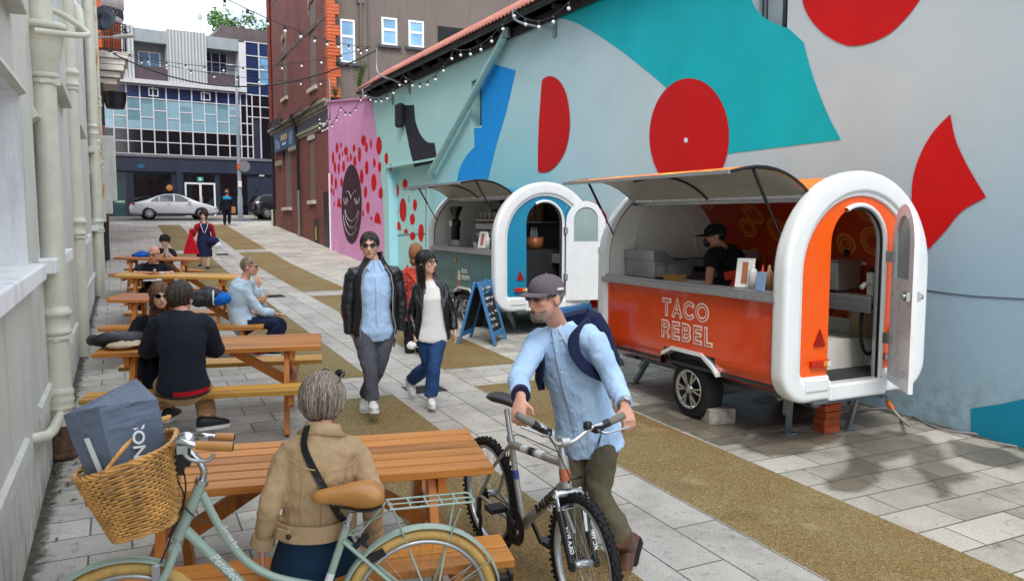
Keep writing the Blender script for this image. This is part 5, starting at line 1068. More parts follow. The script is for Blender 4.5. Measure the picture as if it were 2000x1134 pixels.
        for (x, y, dx, dy) in ((.3, .3, .24, .2), (s.W - .42, .35, -.02, .05), (.42, L_ - .35, .0, .25), (s.W - .42, L_ - .35, 0, .25)):
            j = MB(); b_ = Vector((x + dx, y + dy, gy(y + dy) + .012)); j.bar((x, y - .05, -.02), b_, .055, .04); j.bar((x - .02, y - .05, -.02), (x + dx * .5, y + dy * .5 - .0, (b_.z) * .5), .075, .05); j.obox(b_, (.13, .1, .012)); j.tube([(x - .09, y, -.06), (x + .03, y, -.06)], .015, 6); j.build('corner_jack', plain('zinc_jack', '#9aa6ae', .35, .75, var=.15), t)
        # lamps on the rear panel
        for sx in (0, 1):
            xc = .385 if not sx else s.W - .385
            tr = MB(); tr.prism([(xc - .065, .038, .42), (xc + .065, .038, .42), (xc, .038, .56)], (0, -.01, 0)); tr.build('warning_triangle', plain('red_reflector', '#8e1410', .3), t, fix=True)
            tl = MB(); tl.box(xc - .1, xc + .1, .0, .044, .25, .305); o = tl.build('tail_lamp', plain('lamp_red', '#c02414', .2, coat=.5), t, bevel=.006)
            l2 = MB(); l2.box(xc + (.02 if not sx else -.06), xc + (.06 if not sx else -.02), -.003, .0, .255, .3); l2.build('amber_lens', plain('lamp_amber', '#e08a2a', .2), o); l2 = MB(); l2.box(xc + (.062 if not sx else -.098), xc + (.098 if not sx else -.062), -.003, .0, .255, .3); l2.build('clear_lens', plain('lamp_clear', '#cfd0cc', .1), o)
        # the door, swung open
        an = R(s.c['door']); D = MB(); dw = dx1 - dx0 + .01
        outl = [(0, dz0 - .01), (dw, dz0 - .01), (dw, dz1 - dr)] + [(dw / 2 + dw / 2 * math.cos(R(a)), dz1 - dr + (dr + .02) * math.sin(R(a))) for a in range(10, 180, 10)] + [(0, dz1 - dr)]
        ww, wr_ = dw * .62, dw * .31; wz0, wz1 = .98, 1.5
        win = [(dw / 2 - ww / 2, wz0), (dw / 2 + ww / 2, wz0), (dw / 2 + ww / 2, wz1 - wr_)] + [(dw / 2 + wr_ * math.cos(R(a)), wz1 - wr_ + wr_ * math.sin(R(a))) for a in range(15, 180, 15)] + [(dw / 2 - ww / 2, wz1 - wr_)]
        hgx, hgy = dx1 + .03, -.03
        def dpos(u, z, th): return (hgx + u * math.cos(an) + th * math.sin(an), hgy - u * math.sin(an) + th * math.cos(an), z)
        for th, fl_ in ((-.0, 0), (.035, 1)):
            o_ = [Vector(dpos(u, z, th)) for u, z in outl]; i_ = [Vector(dpos(u, z, th)) for u, z in win]
            f2 = [Vector((u, z, 0)) for u, z in outl]; g2 = [Vector((u, z, 0)) for u, z in win]
            D.add(o_ + i_, [tuple(f) for f in tessellate_polygon([f2, g2])])
        for loop in (outl, win):
            k = len(loop); D.add([dpos(u, z, 0) for u, z in loop] + [dpos(u, z, .035) for u, z in loop], [(i, (i + 1) % k, k + (i + 1) % k, k + i) for i in range(k)])
        d = D.build('door', plain('door_white', '#dfe2e6', .3, var=.03, coat=.3), t, fix=True)
        g = MB(); g.add([dpos(u, z, .017) for u, z in win], [tuple(range(len(win)))]); g.build('door_window', glassy('frosted_glass', '#8fa3a0', .25, .5), d)
        hn = MB()
        for th in (-.02, .055): hn.obox(dpos(dw - .07, .86, th), (.1, .03, .07), (0, 0, -an)); hn.lathe([(0, -.02), (.02, -.02), (.02, .02), (0, .02)], dpos(dw - .06, .86, th + (.02 if th > 0 else -.02)), dpos(0, 0, 1)[:2] + (0,) if 0 else (math.sin(an), math.cos(an), 0), 12)
        hn.build('door_latch', M_STEEL, d)
        tm = MB(); tm.tube([dpos(u, z, .017) for u, z in outl[8:]], .012, 6); 
        hh = MB()
        for z in (.45, 1.15): hh = MB(); hh.obox((hgx - .005, hgy + .01, z), (.05, .05, .09)); hh.build('door_hinge', M_STEEL, t)
        return s
M_BRICKSTACK = plain('loose_brick', '#b0512e', .85, var=.2, vs=9, bump=.3)
orange = Trailer('orange_food_trailer', 'glossy orange taco trailer with white end rings, hatch raised and rear door ajar', (4.79, 4.72, .62), 0, dict(side=M_ORG, roof=M_DOODLEROOF, inner=M_DOODLE, end=plain('orange_end_panel', '#ee5a08', .25, var=.04, coat=.6), hatchtop=M_DOODLEROOF, door=127)).build()
blue = Trailer('teal_drinks_trailer', 'teal and blue drinks trailer with white end rings, its door folded right back', (4.93, 10.5, .76), 0, dict(side=M_TEALT, roof=M_BLUEP, inner=plain('dark_inner', '#3a3d42', .5), end=M_BLUEP, hatchtop=M_TEALT, door=14)).build()
def side_matrix(y, z, x=-.004): return Matrix(((0, 0, -1, x), (-1, 0, 0, y), (0, 1, 0, z), (0, 0, 0, 1)))
LET = plain('cream_letter', '#f4ebe2', .5, var=.03); LETO = plain('letter_gap', '#b83808', .4, var=.03)
for word, px, py, h, sp in (('TACO', 1294, 611, .135, .33), ('REBEL', 1293, 653, .135, .43)):
    mb, wd = inline_text(word, h, sp); P = atx(px, py, 4.79); M = side_matrix(P[1] - 4.72 - .02, P[2] - .62)
    mb.v = [tuple(M @ Vector(v)) for v in mb.v]; mb.build('lettering', [LET, M_ORG], orange.t, fix=False)
CRM = plain('cream_print', '#dcd4cc', .6); SALM = plain('salmon_print', '#c47a5c', .6)
for txt, px, py, sz in (('&', 894, 543, .22), ('BEVS', 902, 530, .095), ('BREWS', 902, 542, .095)):
    P = atx(px, py, 4.93); flat_text(blue.t, txt, side_matrix(P[1] - 10.5, P[2] - .76 - .02), sz, CRM, .03, align='LEFT', spacing=1.15)
lg = MB(); P = atx(894, 556, 4.93); c = Vector((-.006, P[1] - 10.5, P[2] - .76)); lg.tube([c + Vector((0, -.1, .1)), c + Vector((0, -.09, .02)), c + Vector((0, -.03, -.05)), c + Vector((0, .06, -.07))], [.004, .012, .014, .004], 6); lg.tube([c + Vector((0, -.07, .08)), c + Vector((0, -.06, .02)), c + Vector((0, -.02, -.02)), c + Vector((0, .05, -.045))], [.003, .008, .01, .003], 6)
P = lg.build('printed_leaf', SALM, blue.t); lg = MB(); P = atx(890, 508, 4.93); c = Vector((-.006, P[1] - 10.5, P[2] - .76)); lg.prism([c + Vector((0, .05 * math.sin(R(a)) * (1 if k % 2 == 0 else .5), .06 * math.cos(R(a)) * (1 if k % 2 == 0 else .5))) for k, a in enumerate(range(0, 360, 36))], (-.004, 0, 0)); lg.build('printed_emblem', SALM, blue.t)
# ---------------------------------------------------------------- things round the trailers
def brick_stack():
    P = gnd(1632, 848); t = thing('brick_stack', 'short stack of loose red bricks propping up the rear of the orange trailer', 'brick stack', (float(P[0]), float(P[1]) + .1, zg(P[1] + .1)))
    top = .62 - .1 - zg(P[1] + .1); rg = random.Random(2); n = int(top // .072); h = (top - .03) / n
    for k in range(n):
        b = MB(); b.obox((rg.uniform(-.008, .008), rg.uniform(-.008, .008), h * (k + .5)), (.19, .13, h - .004), (0, 0, rg.uniform(-.05, .05))); b.build('brick', M_BRICKSTACK, t, bevel=.006)
    b = MB(); b.obox((.02, 0, top - .017), (.17, .12, .028)); b.build('timber_pad', plain('raw_timber', '#a87c4a', .8), t); return t
brick_stack()
def block():
    P = gnd(1400, 828); t = MB(); t.obox((0, 0, .075), (.27, .21, .15)); o = t.build('concrete_block', plain('rough_concrete', '#9d9a90', .95, var=.3, vs=16, bump=1.0, bs=60, bd=.02, dirt=.4), None, bevel=.015, seg=3); o.location = (float(P[0]) + .06, float(P[1]) + .06, zg(P[1])); o.rotation_euler = (0, 0, R(-14)); tag(o, 'rough grey concrete block chocking the wheel of the orange trailer', 'concrete block')
block()
def cable(name, pts, r, col, label, rel=True):
    P = []
    for q in pts: P.append(gnd(q[0], q[1]) + np.array([0, 0, r]) if len(q) == 2 else np.array(q))
    m = MB(); m.tube(crom(P, 6, False), r, 8); return tag(m.build(name, plain(name + '_' + col[1:], col, .6), None), label, 'cable')
st = (6.1, 4.85, .56)
cable('power_cable', [st, (6.15, 4.8, .4), (6.25, 4.7, .26)] + [tuple(gnd(*q)) for q in ((1765, 815), (1850, 845), (1930, 862), (2060, 885))], .013, '#8b8680', 'grey power cable running from the orange trailer along the foot of the wall')
cable('water_hose', [(6.0, 5.5, .2)] + [tuple(gnd(*q) + np.array([0, 0, .012])) for q in ((1740, 800), (1830, 838), (1920, 852), (2060, 878))], .014, '#6f6c6a', 'thicker grey hose trailing from under the orange trailer beside the wall')
pl = MB(); pl.tube([(6.12, 4.83, .47), (6.15, 4.8, .4)], .022, 10); tag(pl.build('cable_connector', plain('orange_plastic', '#d06a1e', .5)), 'orange plastic connector hanging on the power cable below the open door', 'connector')
ch = MB()
for k in range(14): ch.torus((5.35 + .02 * k, 8.1 + .05 * k, .50 - .012 * k + .06 * (k / 7 - 1) ** 2), (1, .5 * (k % 2), .3), .025, .006, 12, 5)
tag(ch.build('safety_chain', M_CHASSIS), 'rusty chain hanging from the drawbar of the orange trailer', 'chain')
def inside(tr, x, y, z): o = tr.t.location; return (o.x + x, o.y + y, o.z + z)
def griddle():
    t = thing('griddle', 'stainless steel griddle with slotted sides on the white worktop of the orange trailer', 'griddle', inside(orange, .5, 2.35, .83))
    b = MB(); b.box(-.25, .25, -.2, .32, .02, .2); b.build('body', M_STEEL, t, bevel=.006)
    b = MB(); b.prism([(-.26, -.21, .2), (.02, -.21, .2), (-.12, -.21, .3), (-.26, -.21, .3)], (0, .008, 0)); b.prism([(-.26, .33, .2), (.05, .33, .2), (-.1, .33, .3), (-.26, .33, .3)], (0, .008, 0)); b.box(-.26, -.25, -.21, .33, .2, .3); b.build('splash_guard', M_STEEL, t)
    b = MB(); b.box(-.24, .24, -.19, .31, .2, .21); b.build('hot_plate', plain('griddle_plate', '#2a2724', .5), t)
    b = MB()
    for k in range(4): b.box(-.2, -.12, -.204, -.2, .05 + k * .025, .06 + k * .025); b.box(-.06, .02, -.204, -.2, .05 + k * .025, .06 + k * .025)
    b.build('vent_slot', plain('pale_slot', '#cfc6c2', .5), t); b = MB(); b.box(.255, .262, -.1, .1, .06, .12); b.lathe([(0, 0), (.03, 0), (.028, .03), (0, .03)], (.25, .2, .1), (1, 0, 0), 12); b.build('control', M_TRIM, t); return t
griddle()
g2 = copy_tree([o for o in bpy.data.objects if o.name == 'griddle'][0]); g2.location = inside(orange, 1.25, 2.3, .82); g2.rotation_euler = (0, 0, R(180)); g2['label'] = 'second griddle with black knobs on the back counter of the orange trailer'
def tray():
    t = MB(); t.loft([[(x * a, y * b, z) for x, y in ((-1, -1), (1, -1), (1, 1), (-1, 1))] for a, b, z in ((.07, .05, 0), (.105, .075, .06))], 0, False, True, False); t.add([(-.07, -.05, 0), (.07, -.05, 0), (.07, .05, 0), (-.07, .05, 0)], [(0, 1, 2, 3)]); o = t.build('food_tray', plain('kraft_card', '#b88a50', .85)); o.location = inside(orange, .3, 1.87, .835); o.modifiers.new('s', 'SOLIDIFY').thickness = .003; tag(o, 'empty brown card food tray on the counter in front of the griddle', 'food tray')
tray()
def menu(tr, y, label, x=.1):
    t = thing('menu_stand', label, 'menu', inside(tr, x, y, tr.SILL + .02), R(28)); b = MB(); b.obox((0, 0, .13), (.02, .16, .26), (0, R(14), 0)); b.build('frame', M_SASH, t, bevel=.006); b = MB(); b.obox((-.0125, 0, .133), (.004, .05, .19), (0, R(14), 0)); b.build('menu_sheet', plain('menu_print', '#b06a4a', .6), t); return t
menu(orange, .62, 'white framed menu leaning on the counter of the orange trailer'); menu(blue, .75, 'white framed menu leaning on the counter of the teal trailer')
def pump(tr, y, x, label):
    t = thing('pump_bottle', label, 'bottle', inside(tr, x, y, tr.SILL + .02)); b = MB(); b.lathe([(.0, 0), (.034, 0), (.035, .15), (.028, .17), (.014, .178), (.014, .19)], n=16, cap=True); b.build('bottle', plain('white_plastic', '#d8dad8', .4), t); b = MB(); b.lathe([(.016, .19), (.016, .205), (.006, .21), (.006, .235), (.0, .236)], n=10); b.tube([(0, 0, .232), (-.035, 0, .232), (-.045, 0, .222)], .006, 6); b.build('pump', M_SASH, t)
pump(orange, .5, .08, 'white pump bottle beside the menu on the orange trailer'); pump(blue, .52, .08, 'white pump bottle beside the menu on the teal trailer')
def sauces():
    for k, (x, y, c) in enumerate(((.14, .45, '#c8352a'), (.17, .4, '#d8d2c4'), (.12, .36, '#c98a5a'))):
        b = MB(); b.lathe([(0, 0), (.03, 0), (.03, .14), (.012, .165), (.005, .21), (0, .21)], n=14); o = b.build('sauce_bottle', plain('sauce_' + c[1:], c, .4)); o.location = inside(orange, x, y, .87); tag(o, ['red', 'cream', 'pale brown'][k] + ' squeezy sauce bottle at the near end of the orange trailer counter', 'bottle', 'sauce bottles on the counter')
sauces()
b = MB(); b.obox((0, 0, .08), (.02, .1, .16), (0, R(10), 0)); o = b.build('card_reader', plain('reader_blue', '#7fa0c8', .25), None, bevel=.006); o.location = inside(orange, .0, .32, .87); tag(o, 'small tablet with a pale blue screen at the counter end of the orange trailer', 'tablet')
for k, y in enumerate((1.2, .82)):
    P = inside(orange, s_x := 1.6, y, 1.17); t = thing('wall_socket', ['white double socket with a black plug, left of the pair on the patterned wall', 'white double socket with a black plug, right of the pair on the patterned wall'][k], 'socket', P)
    m = MB(); m.obox((0, 0, 0), (.03, .15, .14)); m.build('face_plate', M_SASH, t, bevel=.005); m = MB(); m.ell((-.04, .0, -.03), (.03, .03, .035)); m.tube([(-.05, 0, -.05), (-.06, 0, -.15), (-.03, .0, -.3)], .007, 6); m.build('plug', M_TRIM, t)
m = MB(); m.box(1.57, 1.6, .6, 1.5, 1.03, 1.06); m.v = [tuple(Vector(v) + orange.t.location) for v in m.v]; tag(m.build('cable_trunking', M_SASH), 'white cable trunking strip under the two sockets', 'trunking')
def tank():
    t = thing('water_boiler', 'boxy stainless steel container on the back counter of the orange trailer', 'container', inside(orange, 1.38, .9, .8)); m = MB(); m.box(-.16, .16, -.28, .28, 0, .27); m.build('body', M_STEEL, t, bevel=.015); m = MB(); m.box(-.165, .165, -.285, .285, .27, .285); m.build('lid', M_STEEL, t, bevel=.004)
tank()
def sink():
    t = thing('sink_tap', 'white mixer tap over the small sink inside the rear door', 'tap', inside(orange, 1.35, .35, .78)); m = MB(); m.lathe([(.035, 0), (.035, .12), (.04, .13), (.04, .2), (.0, .21)], n=14); m.tube([(0, 0, .1), (-.08, 0, .1), (-.12, 0, .07)], .022, 10); m.build('body', M_INNER, t); m = MB(); m.lathe([(0, 0), (.025, 0), (.02, .04), (0, .045)], (0, 0, .21), n=12); m.build('handle', M_TRIM, t)
    h = MB(); h.tube(crom([(1.2, .3, .7), (1.18, .3, .5), (1.22, .3, .3), (1.32, .3, .25), (1.4, .3, .4), (1.42, .3, .62), (1.3, .3, .68)], 6, False), .016, 8); h.v = [tuple(Vector(v) + orange.t.location) for v in h.v]; tag(h.build('waste_hose', M_RUBBER), 'looped black waste hose under the sink inside the rear door', 'hose')
    b = MB(); b.lathe([(0, 0), (.1, 0), (.13, .28), (.135, .29), (.12, .28), (.09, .02)], n=18); o = b.build('bucket', plain('beige_bucket', '#b09a78', .6)); o.location = inside(orange, 1.5, .55, .36); tag(o, 'beige bucket on the white wheel box inside the rear door', 'bucket')
    b = MB(); b.lathe([(0, 0), (.13, 0), (.15, .3), (.1, .42), (0, .45)], n=14); o = b.build('bin_bag', plain('black_bag', '#1b1b1d', .4, bump=.6, bs=14, bd=.03)); o.location = inside(orange, 1.02, .75, .09); tag(o, 'black bin bag on the floor inside the rear door', 'bag')
sink()
# ---- the coffee gear in the teal trailer
def coffee():
    t = thing('espresso_machine', 'black and chrome espresso machine behind the counter of the teal trailer', 'coffee machine', inside(blue, .55, 1.2, .86)); m = MB(); m.box(-.2, .22, -.38, .38, .05, .42); m.build('body', plain('machine_black', '#202226', .3, coat=.3), t, bevel=.02)
    m = MB(); m.box(-.215, -.2, -.36, .36, .3, .38); m.box(-.22, .2, -.36, .36, .43, .45)
    for y in (-.2, .0, .2): m.lathe([(.035, 0), (.035, .05), (0, .05)], (-.24, y, .2), n=12); m.tube([(-.26, y, .19), (-.36, y, .18)], .012, 6)
    for y in (-.33, .33): m.tube([(-.25, y, .28), (-.27, y, .12)], .008, 6)
    m.build('group_head', M_STEEL, t)
    for k in range(9):
        c = MB(); c.lathe([(0, 0), (.035, 0), (.045, .1), (.047, .1)], n=12); o = c.build('paper_cup', plain('kraft_cup' if k % 2 else 'white_cup', '#8a6a48' if k % 2 else '#b8b4ac', .7)); o.location = inside(blue, .42 + .08 * (k % 2), 1.5 - .085 * k, 1.33); tag(o, 'paper cup standing on top of the espresso machine', 'cup', 'paper cups on the espresso machine')
    t = thing('coffee_grinder', 'tall coffee grinder with a dark cone hopper at the left end of the teal trailer', 'grinder', inside(blue, .28, 2.3, .87)); m = MB(); m.box(-.1, .1, -.13, .13, 0, .06); m.build('base', M_STEEL, t, bevel=.01); m = MB(); m.lathe([(.075, .06), (.075, .3), (.09, .32), (.09, .42), (.05, .45)], n=18, cap=True); m.build('body', M_TRIM, t); m = MB(); m.lathe([(.045, .45), (.12, .64), (.125, .66), (.0, .66)], n=20); m.build('hopper', glassy('smoked_hopper', '#26221e', .1), t); m = MB(); m.box(-.098, -.085, -.05, .05, .32, .42); m.build('display', M_SASH, t)
    for k in range(4):
        b = MB(); b.obox((0, 0, .15), (.1, .16, .3)); o = b.build('coffee_bag', plain('coffee_bag_%d' % k, ['#b9b2a2', '#a8a294', '#8a6f4c', '#7a6248'][k], .7, bump=.4, bs=12, bd=.02), None, bevel=.03); o.location = inside(blue, 1.3, 1.75 - .2 * k, 1.28); tag(o, ['pale coffee bag with a round blue mark, first on the shelf', 'pale coffee bag, second on the shelf', 'brown coffee bag, third on the shelf', 'brown coffee bag at the right end of the shelf'][k], 'coffee bag', 'coffee bags on the trailer shelf')
    b = MB(); b.box(1.2, 1.5, .9, 2.0, 1.25, 1.28); b.v = [tuple(Vector(v) + blue.t.location) for v in b.v]; tag(b.build('wall_shelf', M_STEEL), 'steel shelf carrying the coffee bags in the teal trailer', 'shelf')
    t = thing('copper_pot', 'copper tub of bottles on the black cabinet inside the teal trailer doorway', 'tub', inside(blue, .92, .6, .86)); m = MB(); m.lathe([(0, 0), (.13, 0), (.15, .18), (.14, .18)], n=20); m.build('tub', plain('copper', '#a8663c', .4, .3), t)
    for k in range(3): m = MB(); m.lathe([(.03, .1), (.03, .24), (.012, .29), (.012, .33), (0, .33)], (-.05 + .05 * k, .02 * k, 0), n=10); m.build('bottle', glassy('clear_bottle', '#7a8a90', .1), t)
    b = MB(); b.box(.6, 1.3, .4, .85, .09, .85); b.v = [tuple(Vector(v) + blue.t.location) for v in b.v]; tag(b.build('dark_cabinet', plain('cabinet_black', '#1e1f22', .5)), 'black cabinet standing just inside the rear doorway of the teal trailer', 'cabinet')
    b = MB(); b.lathe([(0, 0), (.028, 0), (.036, .09), (.037, .09)], n=12); o = b.build('paper_cup', M_SASH); o.location = inside(blue, .06, .95, .87); tag(o, 'single white cup on the counter beside the leaning menu', 'cup')
    b = MB(); b.obox((0, 0, .05), (.16, .3, .09)); o = b.build('drip_tray', M_STEEL, None, bevel=.01); o.location = inside(blue, .2, 1.95, .87); tag(o, 'low steel tray between the grinder and the menu', 'tray')
coffee()
# ---- chalkboards
M_ABLUE = plain('blue_frame_paint', '#3f7fb8', .5, var=.12, vs=5, dirt=.2); M_BOARD = plain('chalkboard', '#17191c', .8, var=.25, vs=3)
def aboard(loc, rz, label, chalk):
    t = thing('chalkboard_sign', label, 'chalkboard', loc, rz, 'blue A-frame chalkboards')
    for sg in (-1, 1):
        m = MB(); hw, H = .29, .86; y0, y1 = .27 * sg, .03 * sg
        def p(u, f): return (u, y0 + (y1 - y0) * f, H * f)
        for u in (-hw, hw): m.bar(p(u, 0), p(u, 1.02), .06, .035, (0, sg, 0))
        for f in (.16, .965): m.bar(p(-hw + .02, f), p(hw - .02, f), .03, .07, (0, 0, 1))
        fr = m.build('frame', M_ABLUE, t, bevel=.004); b = MB(); q = [p(-hw + .03, .17), p(hw - .03, .17), p(hw - .03, .96), p(-hw + .03, .96)]; b.add(q, [(0, 1, 2, 3) if sg < 0 else (3, 2, 1, 0)]); bo = b.build('board', M_BOARD, fr)
        if sg < 0 and chalk:
            d = MB(); rg = random.Random(4); rows = [(.9, 1), (.84, 1), (.74, 0), (.64, 0), (.5, 0), (.4, 0), (.3, 0)]
            for f, c in rows:
                u = -.22; 
                while u < (.2 if f > .7 else .05 if rg.random() < .6 else .2):
                    w = rg.uniform(.03, .05); pts = [Vector(p(u + w * rg.random(), f + rg.uniform(-.025, .025))) + Vector((0, -.006, 0)) for _ in range(4)]; d.tube(crom(pts, 3, False), .004, 4, 1 if c and f < .87 else 0); u += w * 1.1 if rg.random() > .2 else w * 2
            d.build('chalk_writing', [plain('chalk_white', '#d8d8d4', .9), plain('chalk_blue', '#3aa0d8', .9)], bo)
    return t
aboard((4.65, 10.42, zg(10.42)), R(50), 'blue A-frame chalkboard with chalk writing before the teal trailer', True)
g = gnd(1066, 765); aboard((float(g[0]) + .5, float(g[1]) + .3, zg(7.7)), R(25), 'second blue chalkboard frame mostly hidden behind the man with the silver bicycle', False)
# drain covers
def grate(px, py, w, d, label, rz=0):
    P = gnd(px, py); t = thing('drain_grate', label, 'drain cover', (float(P[0]), float(P[1]), zg(P[1]) + .006), rz); m = MB()
    for k in range(9): m.box(-w / 2, w / 2, -d / 2 + k * d / 9 + .006, -d / 2 + k * d / 9 + .022, 0, .006)
    m.box(-w / 2 - .03, -w / 2, -d / 2 - .02, d / 2 + .02, 0, .007); m.box(w / 2, w / 2 + .03, -d / 2 - .02, d / 2 + .02, 0, .007); m.build('bars', plain('cast_iron', '#4a4640', .7, .4, dirt=.3), t); b = MB(); b.add([(-w / 2, -d / 2, .001), (w / 2, -d / 2, .001), (w / 2, d / 2, .001), (-w / 2, d / 2, .001)], [(0, 1, 2, 3)]); b.build('sump', M_TRIM, t)
grate(828, 760, .34, .34, 'square cast iron drain grate beside the walking woman'); grate(535, 578, .3, .5, 'small iron drain cover in the granite band beyond the tables'); grate(433, 496, .3, .7, 'far iron drain cover in the granite band near the woman with the red bag')
# ================================================================ picnic tables
def wood(name, c, ax=0, k=1.0):
    t = NT(name); c = S(c, k); sc = [22, 22, 22]; sc[ax] = 1.1; oi = t.n('ShaderNodeObjectInfo'); mp = t.n('ShaderNodeVectorMath', operation='ADD'); t.l(t.coord(tuple(sc)), mp.inputs[0]); t.l(t.comb(oi.outputs['Random'], t.math('MULTIPLY', oi.outputs['Random'], 37.0), 0.0), mp.inputs[1]); n = t.noise(1.6, 7, .68, mp.outputs[0], .5); g = t.n('ShaderNodeObjectInfo')
    f = t.math('ADD', t.math('MULTIPLY', n, .8), t.math('MULTIPLY', g.outputs['Random'], .28)); q = t.ramp(f, [(.3, tuple(x * .5 for x in c[:3])), (.5, c[:3]), (.8, tuple(min(1, x * 1.4) for x in c[:3]))])
    kn = t.n('ShaderNodeTexVoronoi'); s2 = [5, 5, 5]; s2[ax] = 1.6; kn.inputs['Scale'].default_value = 1; t.l(t.coord(tuple(s2)), kn.inputs['Vector']); q = t.mix(t.mr(kn.outputs['Distance'], .06, .1, .6, 0), q, tuple(x * .35 for x in c[:3]) + (1,))
    t.col(q); t.P(Roughness=.48); t.bump(n, .15, .004); t.p.inputs['Specular IOR Level'].default_value = .4; return t.mat
WTOP = wood('stained_pine_boards', '#be7c36'); WLEG = wood('stained_pine_legs', '#b9712f', 2); WTOPY = wood('yellow_pine_boards', '#c4923f'); WRED = wood('red_pine_boards', '#b5703a')
def picnic(nl, ang, label, roll=0, top=WTOP, bench=WTOP, L_=1.86):
    D, Wb = .7, .29; a = R(ang); lx = Vector((math.cos(a), math.sin(a), 0)); ly = Vector((-math.sin(a), math.cos(a), 0)); c = Vector((nl[0], nl[1], 0)) + lx * (L_ / 2) + ly * (D / 2)
    t = thing('picnic_table', label, 'picnic table', (c.x, c.y, zg(c.y)), 0, 'timber picnic tables down the lane', (R(1.4), R(roll), a))
    n = 6; w = D / n
    for i in range(n): m = MB(); m.box(-L_ / 2, L_ / 2, -D / 2 + i * w + .008, -D / 2 + (i + 1) * w - .008, .705, .745); m.build('tabletop_board', top, t, bevel=.004)
    for s in (-1, 1):
        for k in (0, 1): m = MB(); y0 = s * .63 - .14 + k * .145; m.box(-L_ / 2, L_ / 2, y0, y0 + .138, .415, .455); m.build('bench_board', bench, t, bevel=.004)
        x = s * (L_ / 2 - .3)
        for q in (-1, 1): m = MB(); m.bar((x, q * .52, 0), (x, q * .2, .70), .045, .095, (0, 1, .4)); m.build('leg', WLEG, t, bevel=.004)
        m = MB(); m.box(x + s * .024, x + s * .068, -.74, .74, .32, .413); m.build('bench_beam', WLEG, t, bevel=.004); m = MB(); m.box(x + s * .024, x + s * .068, -.3, .3, .61, .703); m.build('top_beam', WLEG, t, bevel=.004)
        m = MB(); m.bar((x, 0, .36), (s * .12, 0, .69), .05, .08); m.build('brace', WLEG, t)
    return t
picnic((-.18, 3.93), -11.8, 'nearest picnic table, behind the green bicycle, where the tan jacket woman sits', 0, WTOP, WTOP)
picnic((-.24, 7.46), -13, 'second picnic table from the front, with a black jacket lying on it', 0, WTOP, WTOPY)
picnic((-.18, 10.95), -13, 'third picnic table, with the black and blue rucksack lying on it', 1.3, WRED)
picnic((-.12, 13.9), -13, 'fourth picnic table, yellower than the rest, where the bald man sits', 2.0, WTOPY)
picnic((-.14, 17.6), -13, 'farthest picnic table of the row, with a water bottle on it', 2.4, WRED, WTOP, 1.55)
BLK = plain('black_nylon', '#17191f', .5, var=.2, bump=.5, bs=10, bd=.02)
def lump(name, label, cat, c, r, m, disp=(.08, .12), rot=(0, 0, 0), parts=()):
    t = thing(name, label, cat, tuple(c), 0, None, rot); k = MB(); k.ell((0, 0, r[2]), r, None, 28, 18); k.build('cloth_body' if cat != 'bag' else 'bag_body', m, t, disp=disp)
    for nm, cc, rr, mm in parts: k = MB(); k.ell(cc, rr, None, 20, 12); k.build(nm, mm, t, disp=(disp[0] * .7, disp[1]))
    return t
at_top = lambda px, py: gnd(px, py, .745)
q = at_top(228, 674); lump('folded_jacket', 'black jacket bundled on the left end of the second table', 'jacket', q, (.24, .15, .06), BLK); q = at_top(248, 680); lump('canvas_bag', 'cream canvas bag half under the black jacket', 'bag', q, (.17, .09, .03), fabric('cream_canvas', '#c9b9a0', .6), (.06, .08))
q = at_top(413, 592); lump('rucksack', 'black and bright blue rucksack lying on the third table', 'rucksack', q - np.array([.04, 0, .03]), (.19, .14, .115), BLK, (.12, .16), (0, 0, R(-10)), (('blue_panel', (.14, .0, .085), (.13, .13, .085), fabric('bright_blue_nylon', '#1268c0', .6)), ('reflective_strip', (.07, -.03, .11), (.03, .11, .1), M_SASH), ('pocket', (-.08, -.1, .08), (.1, .06, .07), BLK), ('top_pocket', (-.14, .02, .07), (.08, .11, .06), BLK)))
q = aty(277, 498, 17.9); lump('blue_bag', 'crumpled bright blue bag on the farthest table', 'bag', q - np.array([0, 0, .08]), (.19, .12, .07), fabric('blue_bag_cloth', '#1a5cb8', .6), (.1, .08))
def bottle():
    q = gnd(326, 505, .75) if 0 else aty(326, 500, 17.75); t = thing('water_bottle', 'clear water bottle in front of the young man', 'bottle', tuple(q - np.array([0, 0, .1]))); k = MB(); k.lathe([(0, 0), (.036, 0), (.036, .14), (.03, .19), (.014, .215), (.014, .23), (0, .23)], n=14); k.build('bottle', glassy('clear_plastic', '#aab6ba', .1), t); k = MB(); k.lathe([(0, .23), (.016, .23), (.016, .25), (0, .25)], n=10); k.build('cap', M_SASH, t)
    q = aty(315, 541, 14.1); t = thing('coffee_cup', 'white takeaway coffee cup in the hand of the bald man', 'cup', tuple(q - np.array([0, 0, .03]))); k = MB(); k.lathe([(0, 0), (.03, 0), (.042, .1), (0, .1)], n=16); k.build('cup', plain('card_cup', '#c8b49c', .7), t); k = MB(); k.lathe([(.044, .1), (.044, .112), (.036, .118), (0, .118)], n=16); k.build('lid', M_SASH, t)
    k = MB(); q = gnd(298, 547, .75); k.ell(q, (.14, .07, .012)); tag(k.build('food_wrapper', plain('white_paper', '#d8d0c8', .8), None, disp=(.05, .05)), 'white paper food wrapper on the fourth table before the bald man', 'wrapper')
    k = MB(); q = gnd(505, 693, .42); k.ell(q + np.array([0, 0, .06]), (.12, .07, .05)); tag(k.build('red_bundle', fabric('red_cloth', '#b01e28', .5), None, disp=(.05, .06)), 'small red bundle on the far bench of the second table', 'bag')
bottle()
